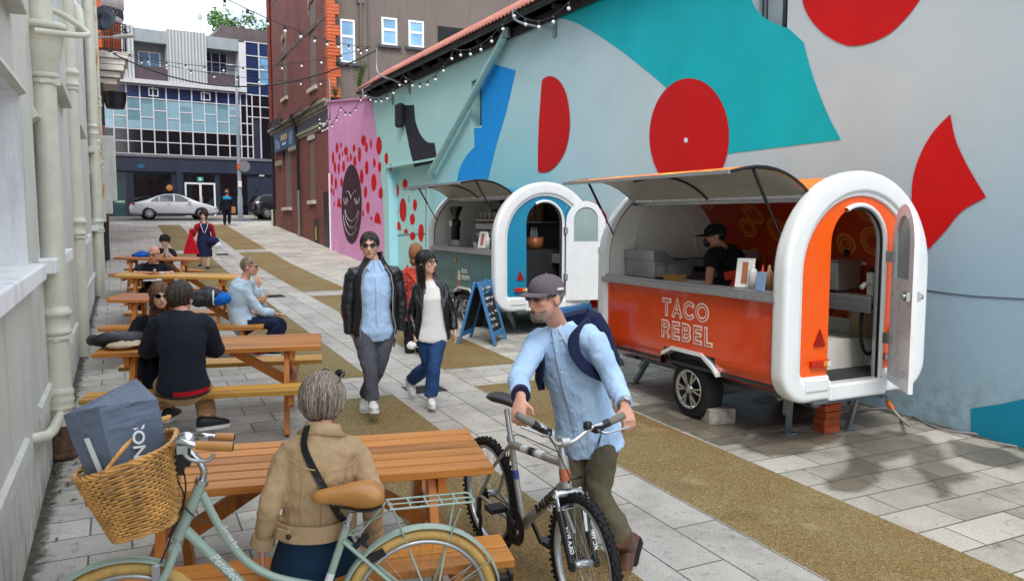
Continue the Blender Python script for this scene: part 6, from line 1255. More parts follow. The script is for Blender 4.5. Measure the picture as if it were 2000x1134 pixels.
# ================================================================ people
SKIN = plain('skin', '#e0b29a', .5, var=.07, vs=9, bump=.1, bs=60); SKIN2 = plain('skin_tan', '#b98468', .5, var=.08, vs=9); SKIN3 = plain('skin_ruddy', '#d8a088', .5, var=.12, vs=14)
M_SHADES = glassy('dark_lens', '#0b0b0d', .08, .8); M_LIP = plain('lip', '#8e5048', .5); M_EYE = plain('eye_dark', '#2a211c', .3); M_EYEW = plain('eye_white', '#d8d2cc', .3); M_SOLE = plain('white_sole', '#e2e2e0', .6)
def hairmat(n, c):
    t = NT(n); g = t.n('ShaderNodeNewGeometry'); f = t.math('ADD', t.math('MULTIPLY', t.noise(20, 5, .6, t.coord((3, 3, .5))), .5), t.math('MULTIPLY', g.outputs['Random Per Island'], .5)); k = t.ramp(f, [(.3, tuple(x * .45 for x in S(c)[:3])), (.5, S(c)), (.72, tuple(min(1, x * 2.0) for x in S(c)[:3]))]); t.col(k); t.P(Roughness=.42); return t.mat
def hand(mb, w, d, th, curl=.5, k=1.0, sg=1):
    """palm, four bent fingers and a thumb; w wrist, d direction, th direction of the thumb side"""
    d = Vector(d).normalized(); th = Vector(th); th = (th - d * th.dot(d)).normalized(); nr = d.cross(th).normalized() * sg; w = Vector(w)
    mb.tube([w - d * .02 * k, w + d * .02 * k, w + d * .055 * k, w + d * .09 * k], [(.026 * k, .02 * k), (.034 * k, .018 * k), (.041 * k, .016 * k), (.04 * k, .013 * k)], 12, ref=th)
    for i, (o, L_) in enumerate(((.031, .92), (.0105, 1.0), (-.0105, .95), (-.031, .76))):
        p = w + d * .083 * k + th * o * k; a = 0; pts = [p]
        dd = (d + th * (o * 1.2)).normalized()
        for s, f in ((.042, .55), (.027, 1.0), (.021, .8)):
            a += curl * f * (1 + .08 * i); pts.append(pts[-1] + (dd * math.cos(a) + nr * math.sin(a)) * s * L_ * k)
        mb.tube(pts, [.0095 * k, .009 * k, .0082 * k, .0065 * k], 8)
    b = w + d * .025 * k + th * .03 * k; q = b + (d * .55 + th * .75 + nr * .25).normalized() * .042 * k; mb.tube([w + d * .015 * k + th * .012 * k, b, q, q + (d * .85 + th * .25 + nr * (.25 + .4 * curl)).normalized() * .034 * k], [.014 * k, .0135 * k, .0108 * k, .008 * k], 8)
class Person:
    def __init__(s, label, J, face, S_=1.0, skin=None, vox=.008, woman=False, head=1.0, group=None):
        """J: joints in metres (world); face: direction the face looks along"""
        s.J = {k: Vector(v) for k, v in J.items()}; s.k = S_; s.w = woman; s.skin = skin or SKIN; s.hk = 1.06 * head * S_
        s.base = Vector(((s.J['hl'] + s.J['hr']) / 2)); s.t = thing('person', label, 'person', (s.base.x, s.base.y, min(s.J['al'].z, s.J['ar'].z) - .08 * S_), 0, group); s.vox = vox
        f = Vector(face).normalized(); r = f.cross(Vector((0, 0, 1))).normalized(); s.hf, s.hr, s.hu = f, r, r.cross(f).normalized()
        s.hm = s.base; s.sm = (s.J['sl'] + s.J['sr']) / 2
        s.rh = (s.J['hr'] - s.J['hl']).normalized(); s.rs = (s.J['sr'] - s.J['sl']).normalized(); s.bend = s.J.get('bend', (s.hm + s.J['n']) / 2)
    def H(s, x, y, z): return s.J['h'] + (s.hr * x + s.hf * y + s.hu * z) * s.hk
    def spine(s, f):
        a, b, c = s.hm, s.bend * 2 - (s.hm + s.J['n']) / 2, s.J['n']
        p = a * (1 - f) ** 2 + b * (2 * f * (1 - f)) + c * f * f; d = ((b - a) * (2 * (1 - f)) + (c - b) * (2 * f)).normalized(); r = s.rh.lerp(s.rs, min(1, max(0, f))); r = (r - d * r.dot(d)).normalized(); return p, d, r, d.cross(r)
    ST = [(-.14, .150, .108), (0, .170, .122), (.2, .160, .114), (.42, .146, .106), (.66, .168, .116), (.84, .172, .104), (.93, .118, .082), (1.0, .066, .062), (1.08, .055, .058)]
    STW = [(-.14, .160, .112), (0, .172, .122), (.2, .145, .104), (.42, .122, .094), (.66, .140, .116), (.84, .146, .094), (.93, .1, .074), (1.0, .056, .056), (1.08, .046, .05)]
    def T(s, f, a, off=0.0):
        """a point on the torso's surface: a=0 right side, 90 front, 180 left, 270 back"""
        st = s.STW if s.w else s.ST; wx = float(np.interp(f, [q[0] for q in st], [q[1] for q in st])) * s.k; dy = float(np.interp(f, [q[0] for q in st], [q[2] for q in st])) * s.k
        p, d, r, fw = s.spine(f); return p + r * ((wx + off) * math.cos(R(a))) + fw * ((dy + off) * math.sin(R(a)))
    def torso(s, mb, f0, f1, off, flare=0.0):
        st = s.STW if s.w else s.ST; fs = sorted(set([f0, f1] + [q[0] for q in st if f0 < q[0] < f1])); mb.loft([[s.T(f, a, off * (1 if f < .9 else .6) + flare * max(0, (.2 - f) / .3)) for a in range(0, 360, 18)] for f in fs])
    def limb(s, mb, pts, rad, n=12): mb.tube(crom(pts, 4, False) if len(pts) > 2 else pts, list(np.interp(np.linspace(0, 1, (len(pts) - 1) * 4 + 1 if len(pts) > 2 else 2), np.linspace(0, 1, len(rad)), rad)), n)
    def body(s, hl=None, hr=None, curl=(.5, .5), thumb=None):
        k = s.k; J = s.J; mb = MB(); h = s.hk
        M = Matrix((s.hr, s.hf, s.hu)).transposed()
        E = lambda c, r: mb.ell(s.H(*c), tuple(q * h for q in r), M, 20, 14)
        E((0, -.012, .028), (.075, .094, .088)); E((0, .02, -.028), (.062, .072, .082)); E((0, .05, -.083), (.034, .036, .028)); E((0, .075, .022), (.048, .02, .014)); E((.034, .062, -.018), (.026, .026, .024)); E((-.034, .062, -.018), (.026, .026, .024))
        mb.tube([s.H(0, .085, .018), s.H(0, .1, -.008), s.H(0, .11, -.03), s.H(0, .094, -.04)], [.009 * h, .011 * h, .0145 * h, .01 * h], 8); E((0, .084, -.058), (.022, .014, .008)); E((0, .082, -.066), (.02, .013, .007))
        for x in (-1, 1): E((x * .077, -.008, -.008), (.010, .02, .031))
        nb = J['n']; s.limb(mb, [nb - (nb - s.hm).normalized() * .07 * k, nb, s.H(0, -.018, -.05), s.H(0, -.01, 0)], [.062 * k, .056 * k, .054 * k, .055 * k] if not s.w else [.05 * k, .047 * k, .045 * k, .048 * k])
        s.torso(mb, -.14, 1.0, -.012 * k)
        ak = k * (.86 if s.w else 1)
        for sd in 'lr':
            S_, Eb, W = J['s' + sd], J['e' + sd], J['w' + sd]; s.limb(mb, [S_, S_.lerp(Eb, .5), Eb, Eb.lerp(W, .4), W], [.05 * ak, .046 * ak, .039 * ak, .04 * ak, .026 * ak])
            d = hl if sd == 'l' else hr; d = Vector(d) if d is not None else (W - Eb)
            th = Vector(thumb[0 if sd == 'l' else 1]) if thumb else s.spine(.6)[3]
            hand(mb, W + d.normalized() * .012, d, th, curl[0 if sd == 'l' else 1], .98 * ak, 1 if sd == 'l' else -1)
            Hh, Kn, An = J['h' + sd], J['k' + sd], J['a' + sd]; s.limb(mb, [Hh, Hh.lerp(Kn, .5), Kn, Kn.lerp(An, .35), An], [.085 * k, .075 * k, .053 * k, .055 * k, .036 * k])
        s.b = mb.build('body', s.skin, s.t, world=True, remesh=s.vox, smooth=2); return s
    def part(s, nm, mb, m, par=None, **kw): return mb.build(nm, m, par or s.t, world=True, **kw)
    def face(s, brow='#3a2c22', eyes=True, mouth=True):
        h = s.hk; M = Matrix((s.hr, s.hf, s.hu)).transposed()
        for x in (-1, 1):
            if eyes:
                e = MB(); e.ell(s.H(x * .031, .081, .004), (.013 * h, .008 * h, .0065 * h), M, 10, 6); o = s.part('eye', e, M_EYEW); e = MB(); e.ell(s.H(x * .031, .087, .004), (.0055 * h, .004 * h, .0055 * h), M, 8, 6); s.part('iris', e, M_EYE, o)
            b = MB(); b.tube([s.H(x * .015, .094, .022), s.H(x * .032, .092, .028), s.H(x * .05, .078, .022)], [.004 * h, .0045 * h, .003 * h], 6); s.part('eyebrow', b, hairmat('brow_' + brow[1:], brow))
        if mouth: m = MB(); m.ell(s.H(0, .095, -.062), (.021 * h, .005 * h, .006 * h), M, 12, 6); s.part('mouth', m, M_LIP)
        return s
    def glasses(s, clear=False, up=0.0, thick=.004):
        h = s.hk; m = MB(); g = MB(); z = .006 + up; fr = M_SHADES
        for x in (-1, 1):
            pts = [s.H(x * (.033 + .024 * math.cos(R(a)) * (1.05 if math.sin(R(a)) > 0 else .9)), .1 - .35 * abs(x * .033 + .024 * math.cos(R(a)) * x) ** 1.5, z + .018 * math.sin(R(a))) for a in range(0, 360, 24)]
            if clear: m.tube(pts, .0035 * h, 5, closed=True)
            else: g.prism(pts, s.hf * .004, 0)
            m.tube([s.H(x * .056, .09, z + .008), s.H(x * .076, .05, z + .008), s.H(x * .079, -.015, z + .004)], thick * h, 5)
        m.tube([s.H(-.01, .103, z + .006), s.H(.01, .103, z + .006)], .003 * h, 5); o = s.part('sunglasses' if not clear else 'glasses', m, M_TRIM)
        if not clear: s.part('lens', g, M_SHADES, o, fix=True)
        return s
    def hair(s, c, front=.062, side=.0, back=-.07, vol=1.08, strands=140, length=0.0, seed=1, curly=0, part=0.0, st=.0035, nm='hair', mess=.0):
        h = s.hk; rg = random.Random(seed); mb = MB(); nu, nv = 36, 24; rg_ = []
        def lim(u): # hairline height round the head; u angle, 90 = front
            c_ = math.sin(u); return (side + (front - side) * c_ ** 1.5) if c_ > 0 else (side + (back - side) * min(1, (-c_) ** .7 * 1.15))
        def P(u, v, m=1.0): return Vector((.077 * math.cos(u) * math.cos(v) * m, -.012 + .097 * math.sin(u) * math.cos(v) * m, .026 + .092 * math.sin(v) * m))
        for i in range(nv + 1):
            v = -math.pi / 2 + math.pi * i / nv; row = []
            for j in range(nu):
                u = 2 * math.pi * j / nu; p = P(u, v); d = p.z - lim(u); f = max(0, min(1, d / .03 + .5)); n_ = mnoise.noise(p * 28 + Vector((seed, 0, 0))) * .045 * (2.5 if curly else 1); row.append(s.H(*P(u, v, (.88 + (vol + n_ - .88) * f))))
            rg_.append(row)
        mb.loft(rg_)
        for k in range(strands):
            u = rg.uniform(0, 2 * math.pi); pts = []; m = vol + rg.uniform(.0, .035); L0 = lim(u); v1 = math.asin(max(-.95, min(.98, (L0 - .026) / .092))); top = rg.uniform(.9, 1.5)
            if top < v1 + .15: continue
            du = rg.uniform(-.35, .35)
            ms = mess * rg.random()
            for q in range(6):
                v = top + (v1 - .1 - top) * q / 5; p = P(u + du * q / 5, v, m + .012 * math.sin(q * 1.5 + k) + ms * (q / 5) ** 1.5); pts.append(p)
            if length and math.sin(u) < .35:
                e = pts[-1]
                for q in range(1, 6): pts.append(Vector((e.x * (1.02 + .05 * q * (.3 + rg.random() * .6)) + (.008 * math.sin(q * 1.7 + k)), e.y - .004 * q + .008 * math.sin(q + k * 1.3), e.z - length * q / 5 * rg.uniform(.85, 1.05))))
            if curly: pts = [p + Vector((rg.uniform(-1, 1), rg.uniform(-1, 1), rg.uniform(-1, 1))) * .016 for p in pts]
            n_ = len(pts); mb.tube([s.H(*p) for p in pts], [(st * h * (1.5 if not length else 2.2) * (1 - .6 * q / n_), st * h * .8) for q in range(n_)], 5)
        if length:
            bk = [[s.H(*Vector((.082 * math.cos(R(a)) * w_, -.02 + .1 * math.sin(R(a)) * w_, z))) for a in range(168, 373, 12)] for w_, z in ((1.0, .03), (1.04, -.03), (1.0, -.08), (.95, -.08 - length * .4), (.8, -.06 - length * .75), (.55, -.06 - length * .95))]
            mb.loft(bk, 0, True, False, False); bk2 = [[p - s.hf * .012 * 0 for p in r_[::-1]] for r_ in bk]
        return s.part(nm, mb, hairmat('hair_' + c[1:], c))
    def top(s, m, hem=-.1, sleeve=1.0, off=.016, nm='shirt', fit=1.0, vox=.011, disp=(.012, .09), neck=.97):
        mb = MB(); k = s.k * fit; s.torso(mb, hem, neck, off, .024 if hem < 0 else 0); ak = k * (.86 if s.w else 1)
        for sd in 'lr':
            S_, Eb, W = s.J['s' + sd], s.J['e' + sd], s.J['w' + sd]; nk = s.spine(.88)[0]
            mb.tube([nk.lerp(S_, .35), S_.lerp(nk, .12), S_.lerp(Eb, .15)], [.07 * ak, .074 * ak, .066 * ak], 14)
            if sleeve > .75:
                e = Eb.lerp(W, (sleeve - .5) * 2 * .94); s.limb(mb, [S_, S_.lerp(Eb, .5), Eb, Eb.lerp(e, .5), e], [.067 * ak, .063 * ak, .057 * ak, .053 * ak, .044 * ak], 14)
            else: e = S_.lerp(Eb, sleeve * 2); s.limb(mb, [S_, S_.lerp(e, .5), e], [.069 * ak, .07 * ak, .068 * ak], 14)
        return s.part(nm, mb, m, remesh=vox, smooth=3, disp=disp)
    def trousers(s, m, hem=.94, fit=1.0, flare=1.0, vox=.011, nm='trousers', disp=(.024, .08), waist=.08):
        mb = MB(); k = s.k * fit; s.torso(mb, -.14, waist, .008); p, d, r, fw = s.spine(0); up = d
        mb.ell(p - d * .04 * k, (.168 * k, .125 * k, .12 * k), Matrix((r, fw, d)).transposed(), 18, 12)
        for sd in 'lr':
            Hh, Kn, An = s.J['h' + sd], s.J['k' + sd], s.J['a' + sd]; e = Kn.lerp(An, hem); s.limb(mb, [Hh + (s.hm - Hh) * .15, Hh.lerp(Kn, .35), Kn, Kn.lerp(e, .5), e], [.1 * k, .096 * k, .071 * k, .068 * k * flare, .062 * k * flare], 16)
        return s.part(nm, mb, m, remesh=vox, smooth=3, disp=disp)
    def shoe(s, m, sd, d, sole=None, up=.0, boot=False, sk=1.0):
        k = s.k * sk * (.9 if s.w else 1); A = s.J['a' + sd]; d = Vector(d).normalized(); sd_ = d.cross(Vector((0, 0, 1))).normalized(); u = sd_.cross(d).normalized(); b = A - u * .075 * k
        def ring(x, w, h, z0=.0): return [b + d * x * k + sd_ * (w * k * math.cos(R(a))) + u * ((z0 + h * (.5 + .5 * math.sin(R(a)))) * k) for a in range(0, 360, 30)]
        mb = MB(); mb.loft([ring(-.085, .012, .04), ring(-.078, .03, .085), ring(-.04, .038, .12 if boot else .095), ring(.02, .038, .105 if boot else .085), ring(.07, .043, .075), ring(.12, .046, .055), ring(.165, .038, .042), ring(.185, .014, .03)])
        if boot: mb.tube([b - d * .01 * k + u * .07 * k, b - d * .015 * k + u * .15 * k], [.045 * k, .05 * k], 12)
        o = s.part('shoe' if not boot else 'boot', mb, m); q = MB()
        q.loft([[b + d * x * k + sd_ * w * y * k + u * z * k for y, z in ((-1, -.022), (1, -.022), (1, .004), (-1, .004))] for x, w in ((-.09, .02), (-.07, .036), (0, .037), (.07, .044), (.12, .048), (.165, .04), (.19, .015))], 0, False); s.part('sole', q, sole or M_SOLE, o)
        return o
    def strap(s, fas, w, t, m, nm, off=.02, par=None):
        P = [s.T(f, a, off + (e or 0)) for f, a, e in fas]; mb = MB(); pts = [Vector(p) for p in crom(P, 5, False)]; rg = []
        for i, p in enumerate(pts):
            d = (pts[min(i + 1, len(pts) - 1)] - pts[max(i - 1, 0)]).normalized(); c = s.spine(float(np.interp(i / (len(pts) - 1), np.linspace(0, 1, len(fas)), [q[0] for q in fas])))[0]; nr = (p - c); nr = (nr - d * nr.dot(d)).normalized(); sd_ = d.cross(nr); rg.append([p + sd_ * w / 2, p + sd_ * w / 2 + nr * t, p - sd_ * w / 2 + nr * t, p - sd_ * w / 2])
        mb.loft(rg, 0, False); return s.part(nm, mb, m, par)
def JP(Y, **k):
    """joints from the photograph: pixel x, pixel y and the distance in front of or behind the plane y = Y where that joint really is"""
    return {n: aty(p[0], p[1], Y + (p[2] if len(p) > 2 else 0)) for n, p in k.items()}
CR = Vector(_cr); CF = Vector((_cf[0], _cf[1], 0)).normalized(); UP = Vector((0, 0, 1))
def fd(side, away, up=0): return CR * side + CF * away + UP * up        # a direction: to the right of the view, away from it, upwards
DENIM = fabric('blue_denim', '#284876', .6, 11); NAVYF = fabric('navy_cotton', '#1d2230', .6, 9); BLACKF = fabric('black_cotton', '#17181d', .6, 9); LEATHER = plain('black_leather', '#191b21', .34, var=.2, vs=5, bump=.5, bs=9, bd=.02, spec=.6)
LTBLUE = fabric('light_blue_shirt', '#b0cef0', .75, 10, .08); KHAKI = fabric('olive_trousers', '#615a48', .7, 8); TANJ = fabric('tan_cord_jacket', '#b99c78', .8, 10, .14); DKJEAN = fabric('dark_denim', '#1a2136', .6, 10); BEIGE = fabric('beige_chino', '#b9946e', .6, 9)
BOOT = plain('brown_leather', '#5f4030', .45, var=.25, vs=12, bump=.2); DKSHOE = plain('dark_shoe', '#20232c', .5); WSHOE = plain('white_shoe', '#dcdcdc', .55, var=.04)
# ---- 1 the man wheeling the silver bicycle
p = Person('grey bearded man in a blue shirt, grey cap and rucksack with the silver bicycle', JP(3.95, h=(1066, 581, -.1), n=(1090, 636, -.02), sl=(1158, 657, -.2), sr=(1050, 664, .02), el=(1196, 738, -.3), wl=(1219, 788, -.52), er=(1014, 738, -.16), wr=(1017, 774, -.44), hl=(1176, 838, -.09), hr=(1120, 843, .05),
    kl=(1172, 965, -.18), al=(1224, 1068, -.28), kr=(1122, 975, -.02), ar=(1142, 1088, -.1), bend=(1122, 745, -.02)), fd(-.74, -.66, -.05), .99, SKIN3, .0055)
p.body(hl=fd(.22, -.5, -.85), hr=fd(-.12, -.55, -.8), curl=(.75, .75), thumb=(fd(-.9, -.3, 0), fd(.9, -.3, 0))).face('#5a4a40', eyes=False)
p.top(LTBLUE, -.2, 1.0, .02, 'shirt', 1.06, .010, (.022, .08), 1.0); p.trousers(KHAKI, .97, 1.0, 1.12, .010)
c = MB()
for sg in (-1, 1): c.prism([p.T(1.0, 90 + sg * 14, .014), p.T(1.03, 90 + sg * 60, .018), p.T(1.01, 90 + sg * 100, .024), p.T(.95, 90 + sg * 75, .034), p.T(.89, 90 + sg * 38, .036), p.T(.865, 90 + sg * 20, .034)], p.spine(.9)[3] * .008)
p.part('collar', c, LTBLUE, fix=True)
p.strap([(1.02, 92, .006), (.85, 90, .012), (.6, 88, .012), (.3, 88, .01), (.0, 88, .01), (-.18, 88, .01)], .034, .004, LTBLUE, 'button_placket', .016)
b = MB()
for f in (.86, .68, .5, .32, .14, -.04): b.ell(p.T(f, 88.5, .032), .006, None, 8, 5)
p.part('button', b, M_SASH)
ts = MB(); ts.loft([[p.T(f, a, o) for a in range(60, 125, 8)] for f, o in ((.93, .024), (.99, .012), (1.05, .008))], 0, True, False, False); p.part('white_undershirt', ts, fabric('white_cotton', '#d2d2d0', .3))
PACK = fabric('navy_rucksack', '#1c2444', .6, 12)
for sg, nm in ((1, 'rucksack_strap'), (-1, 'rucksack_strap')):
    p.strap([(.52, 90 + sg * 88, .0), (.57, 90 + sg * 62, .02), (.68, 90 + sg * 38, .028), (.78, 90 + sg * 28, .032), (.86, 90 + sg * 26, .034), (.93, 90 + sg * 34, .042), (.97, 90 + sg * 62, .05), (.95, 90 + sg * 120, .05)], .062, .016, PACK, nm, .03)
rk = MB(); c_, d_, r_, f_ = p.spine(.55); c_ = c_ + d_ * .07 - r_ * .05; rk.loft([[c_ + d_ * z + r_ * (w * math.copysign(abs(math.cos(R(a))) ** .6, math.cos(R(a)))) - f_ * (.145 + dd * .5 + dd * .5 * math.copysign(abs(math.sin(R(a))) ** .6, math.sin(R(a)))) for a in range(0, 360, 15)] for z, w, dd in ((-.3, .1, .08), (-.27, .15, .16), (-.1, .165, .2), (.1, .16, .19), (.2, .14, .15), (.25, .08, .08))]); o = p.part('rucksack', rk, PACK, smooth=1, disp=(.02, .12))
M = Matrix((p.hr, p.hf, p.hu)).transposed(); CAPM = fabric('grey_cap_cloth', '#6a5f66', .4, 12)
def cap(p, m, peak=True, deep=.045):
    k = MB(); rg = []
    for i in range(9):
        v = math.pi / 2 * i / 8; rg.append([p.H(.086 * math.cos(R(a)) * math.cos(v), -.008 + .106 * math.sin(R(a)) * math.cos(v), deep + .074 * math.sin(v)) for a in range(0, 360, 15)])
    rg.insert(0, [p.H(.084 * math.cos(R(a)), -.008 + .104 * math.sin(R(a)), deep - .025) for a in range(0, 360, 15)]); k.loft(rg); o = p.part('cap', k, m)
    k = MB(); A = [(.075 * math.cos(R(a)), .005 + .098 * math.sin(R(a)), deep - .02) for a in range(15, 166, 15)]; B = [(.07 * math.cos(R(a)), .02 + .168 * math.sin(R(a)), deep - .024 - .016 * abs(math.cos(R(a))) ** 2) for a in range(15, 166, 15)]
    k.loft([[p.H(*q) for q in A], [p.H(x * .98, y * .5 + B[i][1] * .5, z * .5 + B[i][2] * .5 + .004) for i, (x, y, z) in enumerate(A)], [p.H(*q) for q in B]], 0, True, False, False); q = p.part('cap_peak', k, m, o); q.modifiers.new('s', 'SOLIDIFY').thickness = .006; return o
cp = cap(p, CAPM, True, .05); k = MB(); k.ell(p.H(-.012, .135, .008), (.012, .012, .005), M, 8, 5); p.part('cap_badge', k, plain('badge_blue', '#2b4f9a', .5), cp); k = MB(); k.obox(p.H(-.084, -.02, .05), (.02, .045, .012), M); p.part('cap_label', k, M_SASH, cp); k = MB(); k.ell(p.H(0, -.008, .124), .008, None, 8, 5); p.part('cap_button', k, CAPM, cp)
p.glasses(False, .004)
bd = MB(); rg = random.Random(9)
for i in range(900):
    a = rg.uniform(-1, 1); z = rg.uniform(-.115, -.045)
    if abs(a) < .35 and -.07 < z < -.05: continue
    x = a * .056; y = .088 - .9 * abs(x) ** 1.35 * 2.2 + (.012 if z < -.07 else 0) - (max(0, -.095 - z) * .9); q = p.H(x, y, z); bd.tube([q, q + p.hu * -.008 + p.hf * .006 + p.hr * rg.uniform(-.004, .004)], [.0011, .0005], 3)
p.part('beard', bd, hairmat('grey_beard', '#8a8078')); p.hair('#7c736c', .05, -.005, -.075, 1.0, 60)
for sd, dr in (('l', fd(-.35, -.55, -.75)), ('r', fd(-.5, -.85, -.05))): p.shoe(BOOT, sd, dr, plain('black_sole', '#1c1a18', .8), 0, True, 1.2)
for sd in 'lr':
    e, w = p.J['e' + sd], p.J['w' + sd]; k = MB(); k.tube([e.lerp(w, .8), e.lerp(w, .97)], [.047, .05], 14); p.part('cuff', k, LTBLUE if sd == 'l' else fabric('navy_cuff', '#2a2544', .4))
e, w = p.J['el'], p.J['wl']; d = (w - e).normalized(); k = MB(); k.lathe([(.034, -.012), (.036, 0), (.034, .012)], w - d * .005, d, 18); o = p.part('watch', k, M_STEEL); k = MB(); fn = (fd(.35, -.7, .5) - d * d.dot(fd(.35, -.7, .5))).normalized(); k.lathe([(.0, 0), (.02, 0), (.02, .01), (0, .011)], w - d * .005 + fn * .031, fn, 18); p.part('watch_face', k, M_MULL, o)
# ---- 2 the man with the draped jacket
p = Person('walking man in sunglasses with a black jacket draped over a light blue shirt', JP(7.3, h=(722, 480), n=(730, 510, .02), sl=(772, 533, .0), sr=(688, 536, .03), el=(776, 600, .08), wl=(757, 640, .0), er=(672, 605, .1), wr=(690, 655, .02), hl=(754, 640), hr=(707, 642), kl=(741, 712, -.02), al=(713, 772, .22), kr=(722, 718, -.14), ar=(727, 782, -.16), bend=(731, 590, -.01)), fd(.12, -1, -.02), 1.0, SKIN)
p.body(hl=fd(-.3, 0, -1), curl=(.4, .4)).face('#241c18', eyes=False); p.hair('#1d1815', .07, .005, -.06, 1.07, 260, 0, 1, 0, 0, .0028); p.glasses()
p.top(LTBLUE, -.2, .2, .012, 'shirt', .92, .012, (.018, .08), 1.0); p.trousers(fabric('charcoal_trousers', '#555760', .8, 9), .98, 1.0, 1.02)
c = MB()
for sg in (-1, 1): c.prism([p.T(1.0, 90 + sg * 14, .012), p.T(1.02, 90 + sg * 60, .016), p.T(.95, 90 + sg * 60, .025), p.T(.89, 90 + sg * 22, .024)], p.spine(.9)[3] * .006)
p.part('collar', c, LTBLUE, fix=True); p.strap([(1.0, 90, .004), (.7, 90, .006), (.4, 90, .006), (0, 90, .006), (-.18, 90, .006)], .03, .004, LTBLUE, 'button_placket', .014)
def openjacket(p, m, hem, gap, off=.03, nm='jacket', sl=True, drape=0, sleeve=.97):
    mb = MB(); fs = [hem, hem * .5, .12, .3, .5, .68, .84, .93, 1.0, 1.05]; rg = []
    for f in fs:
        g_ = gap * (1.15 if f < .2 else 1) * (1 - .35 * max(0, (f - .75) / .3)); o = off + drape * (1 - max(0, f)) * .6 - (.01 if f > .9 else 0); rg.append([p.T(f, 90 + g_ + (360 - 2 * g_) * i / 26, o + .006 * math.sin(i * 1.9 + f * 7)) for i in range(27)])
    mb.loft(rg, 0, True, False, False); o = p.part(nm, mb, m); q = o.modifiers.new('s', 'SOLIDIFY'); q.thickness = .012; q.offset = 1; o.modifiers.new('b', 'SUBSURF').render_levels = 1
    mb = MB(); ak = p.k * (.86 if p.w else 1)
    for sd in 'lr':
        S_, Eb, W = p.J['s' + sd], p.J['e' + sd], p.J['w' + sd]; 
        if drape: out = (S_ - p.sm).normalized(); Eb = S_ + Vector((0, 0, -.3)) + out * .05; W = S_ + Vector((0, 0, -.56)) + out * .03
        nk = p.spine(.9)[0]; s_ = MB(); s_.tube([nk.lerp(S_, .45), S_.lerp(nk, .1), S_.lerp(Eb, .2)], [.066 * ak, .08 * ak, .076 * ak], 14); e = Eb.lerp(W, sleeve); p.limb(s_, [S_, S_.lerp(Eb, .5), Eb, Eb.lerp(e, .5), e], [.068 * ak, .068 * ak, .062 * ak, .058 * ak, .052 * ak], 14); p.part('sleeve', s_, m, o, remesh=.012, smooth=3, disp=(.022, .07))
    return o
o = openjacket(p, LEATHER, -.12, 44, .032, 'draped_jacket', True, .035)
z = MB()
for sg in (-1, 1): z.tube([p.T(f, 90 + sg * 42 * (1.12 if f < .2 else 1) * (1 - .35 * max(0, (f - .75) / .3)), .05 + .02 * (1 - max(0, f))) for f in (-.12, .1, .3, .5, .7, .85, .95)], .006, 6)
p.part('zip', z, M_STEEL, o); c = MB(); c.loft([[p.T(f, 90 + 50 + 260 * i / 16, q) for i in range(17)] for f, q in ((.97, .035), (1.04, .03), (1.1, .028))], 0, True, False, False); c = p.part('jacket_collar', c, LEATHER, o); c.modifiers.new('s', 'SOLIDIFY').thickness = .01
e, w = p.J['el'], p.J['wl']; k = MB(); k.lathe([(.033, -.012), (.034, .012)], e.lerp(w, .93), w - e, 14); p.part('wristband', k, M_TRIM)
for sd, dr in (('l', fd(.1, -1, -.3)), ('r', fd(.3, -1, .12))): p.shoe(WSHOE, sd, dr)
# ---- 3 the woman in the leather jacket
p = Person('long haired woman in glasses, black leather jacket, white top and blue jeans, walking', JP(7.4, h=(833, 513), n=(839, 545, .02), sl=(865, 560, -.02), sr=(817, 562, .06), el=(882, 612, .0), wl=(888, 645, -.06), er=(803, 615, .1), wr=(811, 655, .0), hl=(857, 652), hr=(828, 655, .03), kl=(848, 712, -.14), al=(841, 775, -.14), kr=(836, 712, .05), ar=(803, 742, .3), bend=(844, 602, -.02)), fd(.85, -.5, .05), .93, SKIN, .008, True)
p.body(hl=fd(.15, -.2, -1), hr=fd(-.1, -.3, -1), curl=(.4, .7)).face('#241c18'); p.hair('#15110f', .06, -.01, -.09, 1.1, 220, .34); p.glasses(True)
p.top(fabric('white_blouse', '#e6e5e3', .3, 8, .02), -.06, .15, .012, 'white_top', .9, .012, (.008, .12)); p.trousers(DENIM, .98, .98, 1.15); o = openjacket(p, LEATHER, -.02, 42, .028, 'leather_jacket')
c = MB()
for sg in (-1, 1): c.prism([p.T(1.0, 90 + sg * 30, .03), p.T(.92, 90 + sg * 62, .05), p.T(.72, 90 + sg * 60, .05), p.T(.5, 90 + sg * 38, .045)], p.spine(.7)[3] * .01)
p.part('lapel', c, LEATHER, o, fix=True)
for sd, dr in (('l', fd(.25, -1, 0)), ('r', fd(.35, -.6, -.85))): p.shoe(WSHOE, sd, dr)
k = MB(); q = aty(804, 675, 7.32); k.ell(q, (.05, .03, .035)); o = k.build('face_mask', plain('white_tissue', '#e4e4e2', .7), None, disp=(.04, .03)); tag(o, 'crumpled white face mask held in the right hand of the leather jacket woman', 'face mask')
